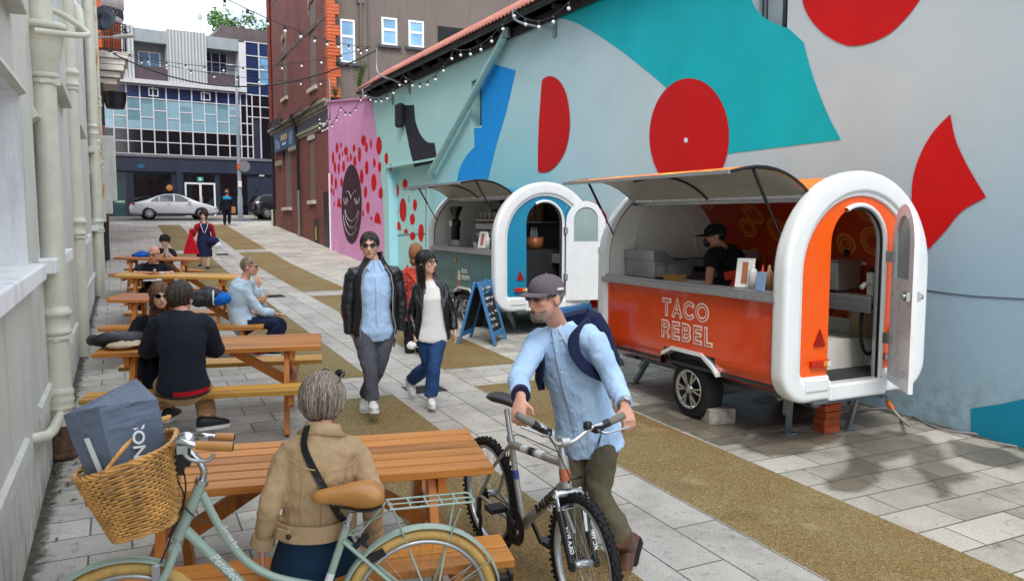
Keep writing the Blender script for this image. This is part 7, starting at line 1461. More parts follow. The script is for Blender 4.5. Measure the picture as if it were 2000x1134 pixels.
# ---- 4 the woman in the headscarf
p = Person('woman in a brown headscarf and red patterned top before the teal trailer', JP(10.0, h=(813, 494), n=(811, 520), sl=(789, 535), sr=(832, 532, .05), el=(784, 570), wl=(788, 605, .05), er=(836, 570), wr=(832, 605), hl=(798, 600), hr=(824, 600), kl=(799, 655, .05), al=(800, 700), kr=(822, 650), ar=(821, 692), bend=(811, 560)), fd(.3, 1, 0), .95, SKIN2, .01, True)
p.body(); k = MB(); k.ell(p.H(0, -.01, .012), (.095 * p.hk, .118 * p.hk, .125 * p.hk), Matrix((p.hr, p.hf, p.hu)).transposed(), 20, 14); k.ell(p.H(0, -.02, -.1), (.08, .085, .07)); p.part('headscarf', k, fabric('brown_scarf', '#8a5f42', .7, 14), disp=(.02, .06))
def floral():
    t = NT('red_patterned_cloth'); v = t.n('ShaderNodeTexVoronoi'); v.inputs['Scale'].default_value = 38; t.l(t.tc.outputs['Object'], v.inputs['Vector']); t.col(t.ramp(v.outputs['Distance'], [(.15, S('#c98a84')), (.3, S('#c23a32')), (.6, S('#8e2622'))])); t.P(Roughness=.8); return t.mat
p.top(floral(), -.3, 1.0, .03, 'patterned_top', 1.15); p.trousers(BLACKF, .96); p.strap([(.8, 120, .04), (.97, 110, .05), (.95, 200, .05), (.7, 250, .03), (.3, 285, .03)], .05, .01, plain('orange_strap', '#d8482e', .6), 'bag_strap')
for sd in 'lr': p.shoe(DKSHOE, sd, fd(.3, 1, 0))
t = thing('folded_umbrella', 'folded pale grey umbrella with a black tip hanging between the walking couple', 'umbrella', tuple(aty(775, 640, 8.6))); k = MB(); k.lathe([(.012, -.12), (.03, -.05), (.042, .1), (.03, .22), (.01, .26)], n=12); k.build('canopy', fabric('grey_umbrella', '#a8a8a8', .6, 20), t); k = MB(); k.tube([(0, 0, -.22), (0, 0, -.11)], .009, 6); k.tube([(0, 0, .25), (0, 0, .36)], .012, 6); k.build('shaft', M_TRIM, t); t.rotation_euler = (0, R(10), 0)
# ---- 5 the woman with the red bag
p = Person('curly haired woman in a red cardigan and navy dress, walking with a red bag', JP(22.8, h=(397, 421), n=(398, 434), sl=(413, 441), sr=(384, 441), el=(418, 462, .05), wl=(415, 480, -.1), er=(378, 460), wr=(374, 447, -.15), hl=(405, 472), hr=(392, 472), kl=(406, 497, -.08), al=(406, 521, -.1), kr=(393, 496, .05), ar=(391, 516, .15)), fd(.2, -1, 0), .95, SKIN, .011, True)
p.body().face('#3a241c'); p.hair('#3a1d18', .055, -.05, -.09, 1.28, 160, 0, 3, 1); REDK = fabric('red_knit', '#a3162a', .6, 14); DRS = fabric('navy_dress', '#20264a', .5, 10)
k = MB(); p.torso(k, -.14, .95, .012); c_ = p.hm; k.loft([[c_ + p.rh * (w * math.cos(R(a))) + p.spine(0)[3] * (d_ * math.sin(R(a))) + UP * z for a in range(0, 360, 20)] for z, w, d_ in ((.08, .16, .12), (-.1, .19, .15), (-.25, .2, .16), (-.4, .2, .17))]); p.part('dress', k, DRS, remesh=.014, smooth=2); openjacket(p, REDK, -.1, 56, .024, 'cardigan')
k = MB()
for sg in (-1, 1): k.tube([p.T(1.0, 90 + sg * 70, .02), p.T(.85, 90 + sg * 30, .04), p.T(.45, 90 + sg * 6, .03)], .008, 5)
p.part('lanyard', k, M_SASH)
for sd in 'lr': p.shoe(plain('black_shoe', '#15151a', .5), sd, fd(.15, -1, 0))
k = MB(); q = aty(373, 478, 22.65); k.loft([[Vector(q) + CR * (x * w) + UP * z + CF * (.05 * s_) for x, s_ in ((-1, -1), (1, -1), (1, 1), (-1, 1))] for z, w in ((-.24, .2), (-.18, .19), (.1, .1), (.26, .035), (.4, .02))], 0, False); tag(k.build('red_bag', fabric('red_bag_cloth', '#c8142a', .5, 14), None, bevel=.03), 'bright red cloth bag hanging from the raised arm of the cardigan woman', 'bag')
k = MB(); q = aty(416, 470, 22.6); k.ell(q, (.16, .07, .12)); k.tube([p.T(.9, 150, .05), p.T(.6, 120, .06), tuple(q)], .012, 5); tag(k.build('shoulder_bag', fabric('navy_bag', '#23264a', .4)), 'navy shoulder bag at the hip of the cardigan woman', 'bag'); k = MB(); k.ell(aty(425, 479, 22.6), (.1, .06, .1)); tag(k.build('carrier_bag', plain('white_plastic_bag', '#dcdde0', .4), None, disp=(.06, .08)), 'small white carrier bag beside the navy shoulder bag', 'bag')
# ---- 6 the uniformed man
p = Person('man in dark uniform with bright blue shoulders at the top of the lane', JP(39, h=(443, 374), n=(443, 382), sl=(452, 387), sr=(434, 387), el=(455, 399), wl=(453, 409, -.1), er=(431, 400), wr=(432, 412), hl=(448, 407), hr=(439, 407), kl=(448, 422), al=(448, 435), kr=(439, 422), ar=(439, 436)), fd(0, -1, 0), 1.02, SKIN2, .014)
p.body(); p.hair('#1c1614', .06, .0, -.06, 1.08, 0); UNI = fabric('dark_uniform', '#151a26', .4); o = p.top(UNI, -.15, 1.0, .03, 'jacket', 1.1, .016); p.trousers(UNI, .97, 1.05, 1, .016); k = MB(); k.loft([[p.T(f, a, .045) for a in range(0, 360, 20)] for f in (.72, .86, .95)], 0, True, True, False); p.part('blue_yoke', k, fabric('bright_blue', '#2a8ec8', .3), o); k = MB(); k.ell(p.H(0, .07, -.06), (.055, .05, .05)); p.part('face_mask', k, M_TRIM)
for sd in 'lr': p.shoe(DKSHOE, sd, fd(0, -1, 0))
k = MB(); k.obox(aty(456, 410, 38.8), (.18, .1, .3)); tag(k.build('paper_bag', plain('kraft_bag', '#a87c50', .8), None, bevel=.02), 'brown paper bag in the left hand of the uniformed man', 'bag')
# ---- 7, 8 the two men beyond the tables
DK = fabric('dark_tee', '#1a1c26', .6, 10)
p = Person('bald man in glasses and a dark t-shirt with a coffee, seated at the fourth table', JP(14.55, h=(301, 495, -.12), n=(300, 511), sl=(327, 524), sr=(274, 524), el=(337, 535, -.22), wl=(320, 533, -.42), er=(263, 535, -.22), wr=(290, 533, -.42), hl=(312, 573), hr=(286, 573), kl=(322, 570, -.42), al=(318, 605, -.4), kr=(280, 572, -.42), ar=(276, 608, -.4), bend=(300, 545, .03)), fd(0, -1, -.25), 1.04, SKIN3, .008)
p.body(hl=fd(-.9, -.3, 0), hr=fd(.9, -.3, .1), curl=(.7, .7)).face('#4a3a30'); p.glasses(True); p.top(DK, -.1, .38, .016, 't_shirt', 1.05); p.trousers(DK); 
for sd in 'lr': p.shoe(DKSHOE, sd, fd(0, -1, 0))
k = MB(); k.obox(p.T(.72, 60, .02), (.035, .01, .04)); p.part('shirt_badge', k, M_SASH)
p = Person('young dark haired man, hands at his mouth, at the farthest table', JP(18.2, h=(322, 471, -.1), n=(322, 484), sl=(337, 493), sr=(303, 492), el=(341, 508, -.2), wl=(329, 495, -.28), er=(308, 508, -.2), wr=(320, 495, -.28), hl=(330, 525), hr=(312, 525), kl=(336, 524, -.42), al=(334, 550, -.4), kr=(310, 524, -.42), ar=(308, 550, -.4)), fd(.1, -1, -.35), 1.0, SKIN, .01)
p.body(hl=fd(-.3, 0, 1), hr=fd(.3, 0, 1), curl=(.8, .8)).face(); p.hair('#1f1713', .05, .01, -.05, 1.14, 110, 0, 5, 1); p.top(BLACKF, -.1, .38, .016, 't_shirt', 1.05); p.trousers(DK)
for sd in 'lr': p.shoe(DKSHOE, sd, fd(0, -1, 0))
# ---- 9 the man in the pale blue sweater
p = Person('man in a pale blue sweater and sunglasses sitting sideways on a bench', JP(10.45, h=(487, 521), n=(480, 540, .03), sl=(488, 554, .36), sr=(470, 558, -.02), el=(512, 600, .4), wl=(505, 560, .35), er=(508, 606, -.02), wr=(535, 612, .08), hl=(483, 628, .2), hr=(470, 632, .0), kl=(548, 630, .25), al=(545, 668, .22), kr=(538, 632, .02), ar=(520, 680, .0), bend=(466, 590, .1)), fd(.95, .12, -.05), .96, SKIN3, .008)
p.body(hl=fd(-.1, -.1, 1), curl=(.8, .4)).face('#8a6a4c', eyes=False); p.hair('#9a8672', .068, .02, -.045, 1.03, 120, 0, 1, 0, 0, .0025); p.glasses(); p.top(fabric('pale_blue_sweater', '#bdd4e4', .7, 8, .06), -.12, 1.0, .03, 'sweater', 1.1, .012, (.03, .1)); p.trousers(fabric('navy_jeans', '#1c2640', .5), .97)
for sd in 'lr': p.shoe(DKSHOE, sd, fd(1, 0, 0))
# ---- 10, 11 the couple talking at the second table
p = Person('long haired woman in sunglasses and black t-shirt facing the navy jumper man', JP(8.0, h=(312, 577, -.16), n=(301, 610, -.03), sl=(336, 628, -.02), sr=(272, 630, .0), el=(346, 664, -.16), wl=(332, 680, -.4), er=(256, 660, -.12), wr=(298, 678, -.36), hl=(322, 722), hr=(282, 722), kl=(330, 718, -.42), al=(334, 792, -.45), kr=(290, 720, -.42), ar=(300, 800, -.4)), fd(.55, -.8, -.05), .93, SKIN, .007, True)
p.body(curl=(.4, .4)).face('#6a4a34', eyes=False); p.hair('#6b4a36', .06, -.01, -.09, 1.1, 200, .24, 4); p.glasses(); p.top(BLACKF, -.1, .4, .014, 't_shirt', 1.05); p.trousers(DKJEAN)
for sd in 'lr': p.shoe(WSHOE, sd, fd(.2, -1, 0))
p = Person('man in a navy jumper and beige trousers seated with his back turned', JP(6.85, h=(353, 582, .08), n=(354, 607, .02), sl=(309, 630), sr=(402, 630), el=(284, 685, .18), wl=(330, 684, .42), er=(424, 684, .18), wr=(384, 684, .42), hl=(331, 752), hr=(384, 752), kl=(318, 755, .42), al=(330, 798, .3), kr=(398, 765, .36), ar=(404, 815, .12), bend=(356, 685, -.03)), fd(.1, 1, -.05), 1.0, SKIN3, .007, head=1.06)
p.body(curl=(.4, .4)); p.hair('#3a3028', .05, .0, -.08, 1.09, 380, 0, 8, 0, 0, .003, mess=.1); p.top(fabric('navy_jumper', '#20232f', .5, 7, .1), -.05, .76, .022, 'jumper', 1.1, .011, (.022, .11), 1.0); p.trousers(BEIGE, .93, 1.06, 1.1)
k = MB(); k.loft([[p.T(f, a, .05) for a in range(248, 330, 10)] for f in (-.03, .035)], 0, True, False, False); p.part('red_waistband', k, fabric('red_band', '#b81a26', .3)); k = MB(); k.loft([[p.T(f, a, .05) for a in range(196, 348, 12)] for f in (-.075, -.03)], 0, True, False, False); p.part('belt', k, plain('dark_belt', '#2a1c18', .5))
for sd, dr in (('l', fd(.0, 1, 0)), ('r', fd(.75, .6, 0))): p.shoe(DKSHOE, sd, dr)
# ---- 12 the woman in the tan jacket
p = Person('grey haired woman in a tan jacket with a black strap at the nearest table', JP(3.42, h=(630, 783, .05), n=(630, 834, .0), sl=(561, 888, -.0), sr=(696, 880), el=(528, 985, -.06), wl=(512, 1062, .02), er=(728, 962, -.1), wr=(728, 1052, .0), hl=(577, 1092), hr=(652, 1092), kl=(585, 1090, .42), al=(590, 1190, .4), kr=(650, 1090, .42), ar=(650, 1190, .4), bend=(618, 965, -.03)), fd(.22, 1, -.12), .95, SKIN3, .0055, True)
p.body(hl=fd(-.1, .1, -1), hr=fd(.2, .1, -1), curl=(.5, .5)); p.hair('#83766a', .05, -.03, -.125, 1.13, 1300, 0, 6, 0, 0, .0027, mess=.2)
o = p.top(TANJ, .26, .97, .022, 'jacket', 1.06, .009, (.02, .06), .99)
SEAM = fabric('pale_tan_stitching', '#bfa078', .3)
for sg in (-1, 1):
    p.strap([(.8, 270 + sg * 70, .0), (.77, 270 + sg * 50, .004), (.73, 270 + sg * 25, .004), (.72, 270, .004)], .005, .0025, SEAM, 'jacket_seam', .027, o); p.strap([(.72, 270 + sg * 34, .004), (.5, 270 + sg * 33, .004), (.35, 270 + sg * 30, .004), (.3, 270 + sg * 30, .004)], .005, .0025, SEAM, 'jacket_seam', .027, o)
p.strap([(.7, 270, .004), (.5, 270, .004), (.3, 270, .004)], .005, .0025, SEAM, 'jacket_seam', .027, o); p.strap([(.3, 190, .004), (.3, 225, .004), (.3, 270, .004), (.3, 315, .004), (.3, 350, .004)], .075, .006, TANJ, 'waistband', .042, o); p.strap([(.3, 205, .006), (.3, 218, .006), (.3, 228, .006)], .045, .008, TANJ, 'waist_tab', .05, o)
k = MB(); k.ell(p.T(.3, 226, .064), (.012, .012, .012)); p.part('jacket_button', k, plain('dark_button', '#2a2220', .4), o); k = MB(); k.loft([[p.T(f, a, q) for a in range(150, 400, 14)] for f, q in ((.95, .026), (1.0, .026), (1.035, .024))], 0, True, False, False); k = p.part('collar', k, TANJ, o); k.modifiers.new('s', 'SOLIDIFY').thickness = .012
for sd in 'lr':
    e, w = p.J['e' + sd], p.J['w' + sd]; k = MB(); k.tube([e.lerp(w, .76), e.lerp(w, .84), e.lerp(w, .97)], [.046, .05, .053], 16); p.part('cuff', k, TANJ, o)
p.strap([(1.0, 215, .02), (.85, 238, .012), (.6, 270, .012), (.4, 300, .012), (.3, 320, .012)], .03, .006, M_TRIM, 'bag_strap', .02)
k = MB(); p.torso(k, -.13, .3, .012, .02); p.part('tunic', k, fabric('teal_tunic', '#17324a', .4, 9)); p.trousers(DKJEAN, .97, 1.04)
k = MB()
for sg in (-1, 1): k.tube([p.H(sg * .078, -.02, .085), p.H(sg * .075, .03, .115), p.H(sg * .05, .09, .118)], .004, 6); k.ell(p.H(sg * .035, .095, .115), (.026, .008, .02), Matrix((p.hr, p.hf, p.hu)).transposed(), 12, 8)
p.part('sunglasses_on_head', k, M_SHADES)
for sd in 'lr': p.shoe(DKSHOE, sd, fd(0, 1, 0))
# ---- 13, 14 inside the trailers
p = Person('cook in a black cap, mask and orange apron inside the orange trailer', JP(6.4, h=(1396, 461), n=(1409, 484, .05), sl=(1391, 500, -.12), sr=(1440, 499, .2), el=(1386, 532, -.14), wl=(1384, 558, -.2), er=(1447, 532, .25), wr=(1424, 562, .2), hl=(1410, 566, -.09), hr=(1440, 566, .1), kl=(1412, 640, -.08), al=(1412, 705, -.08), kr=(1436, 636, .1), ar=(1436, 695, .1), bend=(1428, 524, .02)), fd(-.95, .1, -.12), 1.02, SKIN2, .008)
p.body(); cap(p, BLACKF); p.hair('#1a1513', .04, .0, -.06, 1.04, 40); k = MB(); k.ell(p.H(0, .065, -.05), (.055 * p.hk, .05 * p.hk, .05 * p.hk)); p.part('face_mask', k, M_TRIM); p.top(fabric('black_work_tee', '#15161c', .6), -.1, .36, .025, 't_shirt', 1.12); p.trousers(fabric('dark_apron_skirt', '#1b1c24', .4), .97, 1.1)
p.strap([(.3, 20, .01), (.4, 330, .012), (.4, 280, .012), (.38, 230, .012), (.3, 180, .012)], .085, .012, plain('apron_orange', '#d83c12', .7), 'apron_tie', .03); k = MB(); k.prism([p.T(.4, 250, .045), p.T(.36, 215, .05), p.T(-.1, 200, .08), p.T(-.1, 235, .08)], (.005, 0, 0)); p.part('apron_tail', k, plain('apron_orange', '#d83c12', .7), fix=True)
for sd in 'lr': p.shoe(DKSHOE, sd, fd(-1, 0, 0))
p = Person('barista in dark clothes bending behind the coffee machine in the teal trailer', JP(11.7, h=(966, 424), n=(972, 438), sl=(960, 450, -.1), sr=(988, 450, .15), el=(952, 470, -.1), wl=(945, 480, -.1), er=(990, 475), wr=(978, 484), hl=(970, 490), hr=(988, 490), kl=(970, 540), al=(970, 578), kr=(986, 540), ar=(986, 576)), fd(-.9, -.2, -.3), .85, SKIN2, .011)
p.body(); p.hair('#15110f', .05, .0, -.07, 1.1, 40); p.top(BLACKF, -.1, .5, .02, 't_shirt', 1.05); p.trousers(BLACKF)
for sd in 'lr': p.shoe(DKSHOE, sd, fd(-1, 0, 0))
# ================================================================ bicycles
SAGE = plain('sage_green_paint', '#9db2a4', .3, var=.04, vs=2, coat=.5); CHROME = plain('chrome', '#c9cccf', .15, 1, var=.04); ALU = plain('aluminium', '#b9bcbe', .35, .8, var=.06); TANL = plain('tan_leather', '#b98040', .33, var=.14, vs=7, bump=.12, bs=70); TYREC = plain('cream_tyre', '#c7a25c', .7, var=.15, vs=20, dirt=.3); TYREB = plain('black_tyre', '#17171a', .85, var=.2, vs=20); BIKEGREY = plain('silver_grey_paint', '#a3a29a', .3, .2, var=.06, coat=.5)
def wheel(t, c, ax, r, tr, tm, spokes, knobs=0, rimw=.02):
    c, ax = Vector(c), Vector(ax).normalized(); w = MB(); w.torus(c, ax, r - tr, tr, 64, 12); o = w.build('wheel', tm, t); k = MB(); k.torus(c, ax, r - tr * 2 - .008, (.012, rimw), 64, 8); k.build('rim', ALU, o)
    u = ax.orthogonal().normalized(); v = ax.cross(u); k = MB()
    for i in range(spokes): a = 2 * math.pi * i / spokes; s = 1 if i % 2 else -1; b = a + (.5 if i % 4 < 2 else -.5); k.tube([c + ax * (.03 * s) + (u * math.cos(b) + v * math.sin(b)) * .022, c + (u * math.cos(a) + v * math.sin(a)) * (r - tr * 2 - .012)], .0013, 4)
    k.build('spokes', CHROME, o); k = MB(); k.tube([c - ax * .05, c - ax * .035, c + ax * .035, c + ax * .05], [.012, .022, .022, .012], 12); k.build('hub', ALU, o)
    if knobs:
        k = MB()
        for i in range(knobs):
            a = 2 * math.pi * i / knobs; d = u * math.cos(a) + v * math.sin(a); M = Matrix((ax, d, ax.cross(d))).transposed()
            for x in ((-.017, .012) if i % 2 else (-.006, .018, -.024)): k.obox(c + d * (r + .001 - abs(x) * .25) + ax * x, (.01, .01, .014), M)
        k.build('tread', tm, o)
    return o
def city():
    ra = gnd(812, 1166, .335) - np.array([0, .07, 0]); b0 = gnd(250, 1240, .335) - np.array([0, .07, 0]); d = Vector((b0[0] - ra[0], b0[1] - ra[1], 0)).normalized(); ang = math.atan2(d.y, d.x)
    t = thing('city_bicycle', 'sage green step through bicycle with tan saddle, cream tyres and wicker basket', 'bicycle', (float(ra[0]), float(ra[1]), zg(ra[1])), 0, None, (R(-3), 0, ang) if 0 else (0, 0, ang))
    Mi = root_matrix(t).inverted(); N = (-d.y, d.x, 0)
    def B(px, py, y=0.0): P = Mi @ Vector(atplane(px, py, np.array(ra), N)); return Vector((P.x, -y, P.z))
    rr = .34; wheel(t, (0, 0, .335), (0, 1, 0), rr, .023, TYREC, 32); fx = 1.165; wheel(t, (fx, 0, .335), (0, 1, 0), rr, .023, TYREC, 32)
    bb = Vector((.46, 0, .29)); st = B(677, 1028); ht, hb = B(392, 944), B(345, 1057); m = MB()
    m.tube([st, bb], .0165, 14); m.tube([ht, hb], .022, 14); tt = [B(394, 962), B(430, 1030), B(476, 1090), B(520, 1119), B(565, 1133), bb.lerp(st, .42)]; m.tube(crom(tt, 5, False), .0165, 14); m.tube([B(362, 1034), B(472, 1140), bb], .0205, 14)
    for y in (-.05, .05): m.tube([st.lerp(bb, .12) + Vector((0, y * .4, 0)), Vector((.0, y, .335))], .009, 8); m.tube([bb + Vector((0, y * .6, 0)), Vector((0, y, .335))], .01, 8)
    m.tube([bb + Vector((0, -.035, 0)), bb + Vector((0, .035, 0))], .024, 14); m.build('frame', SAGE, t)
    fk = MB()
    for y in (-.05, .05): fk.tube(crom([hb + Vector((0, y * .6, -.01)), hb + Vector((.045, y, -.12)), Vector((fx - .06, y, .5)), Vector((fx, y, .335))], 5, False), [.016] * 10 + [.013] * 6, 10)
    fk.tube([hb + Vector((0, -.04, -.015)), hb + Vector((0, .04, -.015))], .02, 10); fk.build('fork', SAGE, t); k = MB(); k.tube([hb + Vector((0, 0, 0)) , hb.lerp(ht, .06)], .028, 14); k.tube([ht, ht.lerp(hb, -.08)], .027, 14); k.build('headset', CHROME, t)
    def fender(cx, a0, a1, nm):
        k = MB(); k.loft([[(cx + (rr + .022 - .012 * abs(s) ** 2) * math.cos(R(a)), s * .03, .335 + (rr + .022 - .012 * abs(s) ** 2) * math.sin(R(a))) for s in (-1, -.7, -.3, 0, .3, .7, 1)] for a in np.linspace(a0, a1, 30)], 0, True, False, False); o = k.build(nm, SAGE, t); o.modifiers.new('s', 'SOLIDIFY').thickness = .003
        return o
    fender(0, 15, 195, 'rear_mudguard'); fender(fx, -5, 118, 'front_mudguard')
    for y in (-.04, .04): k = MB(); k.tube([(0, y, .335), (-(rr + .02) * math.cos(R(30)), y * .7, .335 + (rr + .02) * .5)], .003, 5); k.build('mudguard_stay', CHROME, t)
    # saddle
    s0, s1 = B(609, 966), B(749, 962); z = B(690, 948).z; L_ = s1.x - s0.x; sd = MB(); pr = [(0, .006, .008, .006), (.02, .022, .02, .022), (.1, .03, .026, .03), (.25, .036, .032, .035), (.45, .052, .045, .038), (.62, .085, .058, .043), (.8, .105, .056, .04), (.93, .1, .045, .028), (.99, .07, .035, .018), (1, .03, .02, .008)]
    sd.loft([[(s0.x + L_ * f, w * math.copysign(abs(math.cos(R(a))) ** .75, math.cos(R(a))), s0.z - .012 + (h if math.sin(R(a)) > 0 else -lo) * abs(math.sin(R(a))) ** .8) for a in range(0, 360, 18)] for f, w, lo, h in pr]); so = sd.build('saddle', TANL, t, smooth=1); sb = MB(); sb.loft([[(s0.x + L_ * f, w * .92 * math.copysign(abs(math.cos(R(a))) ** .75, math.cos(R(a))), s0.z - .02 - lo * .75 + .012 * math.sin(R(a))) for a in range(0, 360, 20)] for f, w, lo in ((.3, .03, .034), (.45, .048, .045), (.62, .08, .058), (.8, .1, .056), (.95, .085, .042))]); sb.build('saddle_base', M_TRIM, so)
    k = MB(); c = st + (st - bb).normalized() * .02; k.tube([st.lerp(bb, .03), c + (st - bb).normalized() * .045], .0135, 12); k.tube([st.lerp(bb, .0), st.lerp(bb, -.035)], .022, 14); q = Vector((s0.x + L_ * .55, 0, s0.z - .07))
    for y in (-.02, .02): k.tube(crom([(s0.x + L_ * .12, y * .5, s0.z - .02), (s0.x + L_ * .4, y, s0.z - .055), (s0.x + L_ * .7, y * 1.5, s0.z - .06), (s0.x + L_ * .9, y * 2, s0.z - .045)], 4, False), .0035, 6)
    for y in (-.045, .045): k.torus((s0.x + L_ * .82, y, s0.z - .06), (0, 0, 1), .013, .005, 16, 6); k.torus((s0.x + L_ * .82, y, s0.z - .072), (0, 0, 1), .013, .005, 16, 6)
    k.build('seat_post', CHROME, t)
    # rack
    k = MB(); r0, r1 = B(757, 985), B(921, 970); 
    for y in (-.06, .06): k.tube([(r0.x, y, r0.z), (r1.x + .01, y, r1.z), (r1.x, y * .7, r1.z)], .0048, 8); k.tube([(r0.x - .01, y, r0.z), B(700, 1035, y * .7), st.lerp(bb, .1) + Vector((0, y * .3, 0))], .0042, 8); k.tube([B(766, 990, y), (-.03, y * 1.05, .37)], .0048, 8); k.tube([B(893, 984, y), (-.05, y * 1.05, .36)], .0048, 8)
    k.tube([(r1.x, -.055, r1.z), (r1.x, .055, r1.z)], .0048, 8); k.tube([(r0.x, 0, r0.z), (r1.x, 0, r1.z)], .0035, 8)
    for f in (.02, .25, .45, .62, .8): x = r0.x + (r1.x - r0.x) * f; z_ = r0.z + (r1.z - r0.z) * f; k.tube([(x, -.06, z_), (x, .06, z_)], .0042, 8)
    k.build('luggage_rack', SAGE, t)
    k = MB(); q = B(735, 1080); k.obox(q, (.07, .05, .035), (0, R(25), 0)); k.obox(B(703, 1058), (.09, .02, .02), (0, R(40), 0)); k.tube([B(700, 1050), B(745, 1095)], .006, 6); k.build('rear_brake', M_TRIM, t); k = MB(); k.obox(q + Vector((0, -.03, .0)), (.05, .02, .02), (0, R(25), 0)); k.build('brake_calliper', CHROME, t)
    # bars
    k = MB(); sm = [ht.lerp(hb, -.06), B(398, 918), B(385, 895), B(366, 878)]; k.tube(crom(sm, 4, False), .0135, 12); bc = B(366, 878)
    for s, g0, g1 in ((-1, (382, 869), (454, 872)), (1, (420, 852), (457, 853))):
        y = .27 if s < 0 else -.27; a = atplane(g0[0], g0[1], np.array(root_matrix(t) @ Vector((0, y, 0))), N); e = atplane(g1[0], g1[1], np.array(root_matrix(t) @ Vector((0, y, 0))), N); a, e = Mi @ Vector(a), Mi @ Vector(e); k.tube(crom([bc, bc + Vector((.03, y * .4, .03)), Vector((a.x + .06, y * .95, a.z + .015)), a], 5, False), .0115, 10)
        g = MB(); g.tube([a, a.lerp(e, .5), e], [.0165, .0175, .018], 14); o = g.build('grip', TANL, t); g = MB(); dd = (e - a).normalized(); g.lathe([(0, 0), (.014, 0), (.014, .004), (0, .005)], e, dd, 14); g.build('grip_end', M_TRIM, o)
        l = MB(); l.tube(crom([a + Vector((.05, 0, -.005)), a + Vector((.02, 0, -.05)), a.lerp(e, .3) + Vector((0, 0, -.055)), a.lerp(e, .5) + Vector((0, 0, -.03))], 4, False), [.008] * 4 + [.007] * 9, 6); l.obox(a + Vector((.045, 0, -.01)), (.035, .026, .03)); l.build('brake_lever', ALU, t)
    k.build('handlebar', CHROME, t); k = MB(); bl = B(369, 846, -.1); k.lathe([(.036, -.02), (.038, 0), (.03, .022), (.012, .032), (0, .033)], bl, n=20); k.build('bell', CHROME, t); k = MB(); k.obox(B(355, 885, -.03), (.07, .07, .07)); k.obox(B(352, 905), (.03, .1, .06)); k.build('bar_bracket', M_TRIM, t)
    k = MB()
    for y, P in ((-.04, [(352, 880), (346, 920), (362, 965), (345, 1010), (332, 1040)]), (-.06, [(358, 895), (366, 940), (358, 990), (340, 1030), (318, 1085)]), (.02, [(345, 1020), (350, 1042), (400, 1070)]), (-.03, [(362, 985), (385, 1005), (415, 1015)])): k.tube(crom([B(a, b, y) for a, b in P], 5, False), .0032, 6)
    k.build('brake_cable', M_TRIM, t); k = MB(); k.tube([B(332, 1045, -.03), B(310, 1110, -.04)], .004, 6); k.obox(B(308, 1112, -.04), (.03, .02, .07)); k.build('front_brake', ALU, t)
    # crank, chain guard, pedals
    k = MB(); k.lathe([(0, -.004), (.09, -.004), (.09, .004), (0, .004)], bb + Vector((0, -.05, 0)), (0, 1, 0), 30); k.bar(bb + Vector((0, -.06, 0)), bb + Vector((.12, -.06, -.12)), .02, .012); k.bar(bb + Vector((0, .05, 0)), bb + Vector((-.12, .05, .12)), .02, .012); k.build('crank', ALU, t); k = MB(); k.obox(bb + Vector((-.12, -.1, .12)), (.09, .08, .025)); k.obox(bb + Vector((.12, .11, -.12)), (.09, .08, .025)); k.build('pedal', M_TRIM, t)
    k = MB(); k.obox((-.375, 0, .40), (.05, .05, .04)); k.obox((-.4, .0, .41), (.012, .07, .05)); k.build('rear_reflector', M_TRIM, t)
    lb = MB(); c = st.lerp(bb, .55); dd = (st - bb).normalized(); lb.lathe([(.0172, -.05), (.0172, .05)], c, dd, 14); lb.build('white_frame_label', M_SASH, t)
    a, b_ = B(410, 1078), B(470, 1136); dd = (b_ - a).normalized(); up = dd.cross(Vector((0, 1, 0))); up = up if up.z > 0 else -up; M4 = Matrix(((dd.x, up.x, 0, a.x), (0, 0, 1, .0225), (dd.z, up.z, 0, a.z - .012), (0, 0, 0, 1)))
    flat_text(t, 'Pendleton', M4, .045, CRMW, .01, align='LEFT', shear=.3); a, b_ = B(432, 1020), B(468, 1075); dd = (b_ - a).normalized(); up = dd.cross(Vector((0, 1, 0))); up = up if up.z > 0 else -up
    flat_text(t, 'Somerby', Matrix(((dd.x, up.x, 0, a.x), (0, 0, 1, .0175), (dd.z, up.z, 0, a.z - .01), (0, 0, 0, 1))), .03, CRMW, .01, align='LEFT', shear=.3)
    # basket: stakes and rows of weavers
    tl, tr_, bl_, br = B(153, 920), B(342, 852), B(222, 1040), B(350, 1000); WK = WICKER; bt = thing('wicker_basket', 'golden woven wicker basket on the front of the green bicycle', 'basket', tuple(root_matrix(t) @ ((tl + tr_) / 2)), ang); off_ = root_matrix(bt).inverted() @ root_matrix(t)
    def ringp(f, n, w=0.0, ph=0):
        a, b_ = bl_.lerp(tl, f), br.lerp(tr_, f); c = (a + b_) / 2; ex = (b_ - a) / 2; hw = .13 + .05 * f; out = []
        for i in range(n): an = 2 * math.pi * i / n; cx = math.copysign(abs(math.cos(an)) ** .62, math.cos(an)); cy = math.copysign(abs(math.sin(an)) ** .62, math.sin(an)); k_ = 1 + w * math.sin(i * math.pi / 2 + ph); out.append(off_ @ (c + ex * cx * k_ + Vector((0, cy * hw * k_, 0))))
        return out
    nr = 23
    for i in range(nr):
        k = MB(); k.tube(ringp(.03 + .93 * i / (nr - 1), 96, .036, math.pi * (i % 2)), [.005] * 96, 5, closed=True)
        if i == 0: allm = k
        else: allm.add(k.v, k.f, 0, True)
    allm.build('weave', WK, bt); k = MB()
    for i in range(48): a = ringp(0, 96)[2 * i]; b_ = ringp(1, 96)[2 * i]; k.tube([a, b_], .0035, 5)
    k.build('stake', WK, bt); k = MB(); P = ringp(1.0, 90)
    for s in range(3): k.tube([p + Vector((0, 0, .007 * math.sin(i * .9 + s * 2.09))) + (p - sum(P, Vector()) / 90).normalized() * .007 * math.cos(i * .9 + s * 2.09) for i, p in enumerate(P)], .0058, 6, closed=True)
    P = ringp(.0, 90)
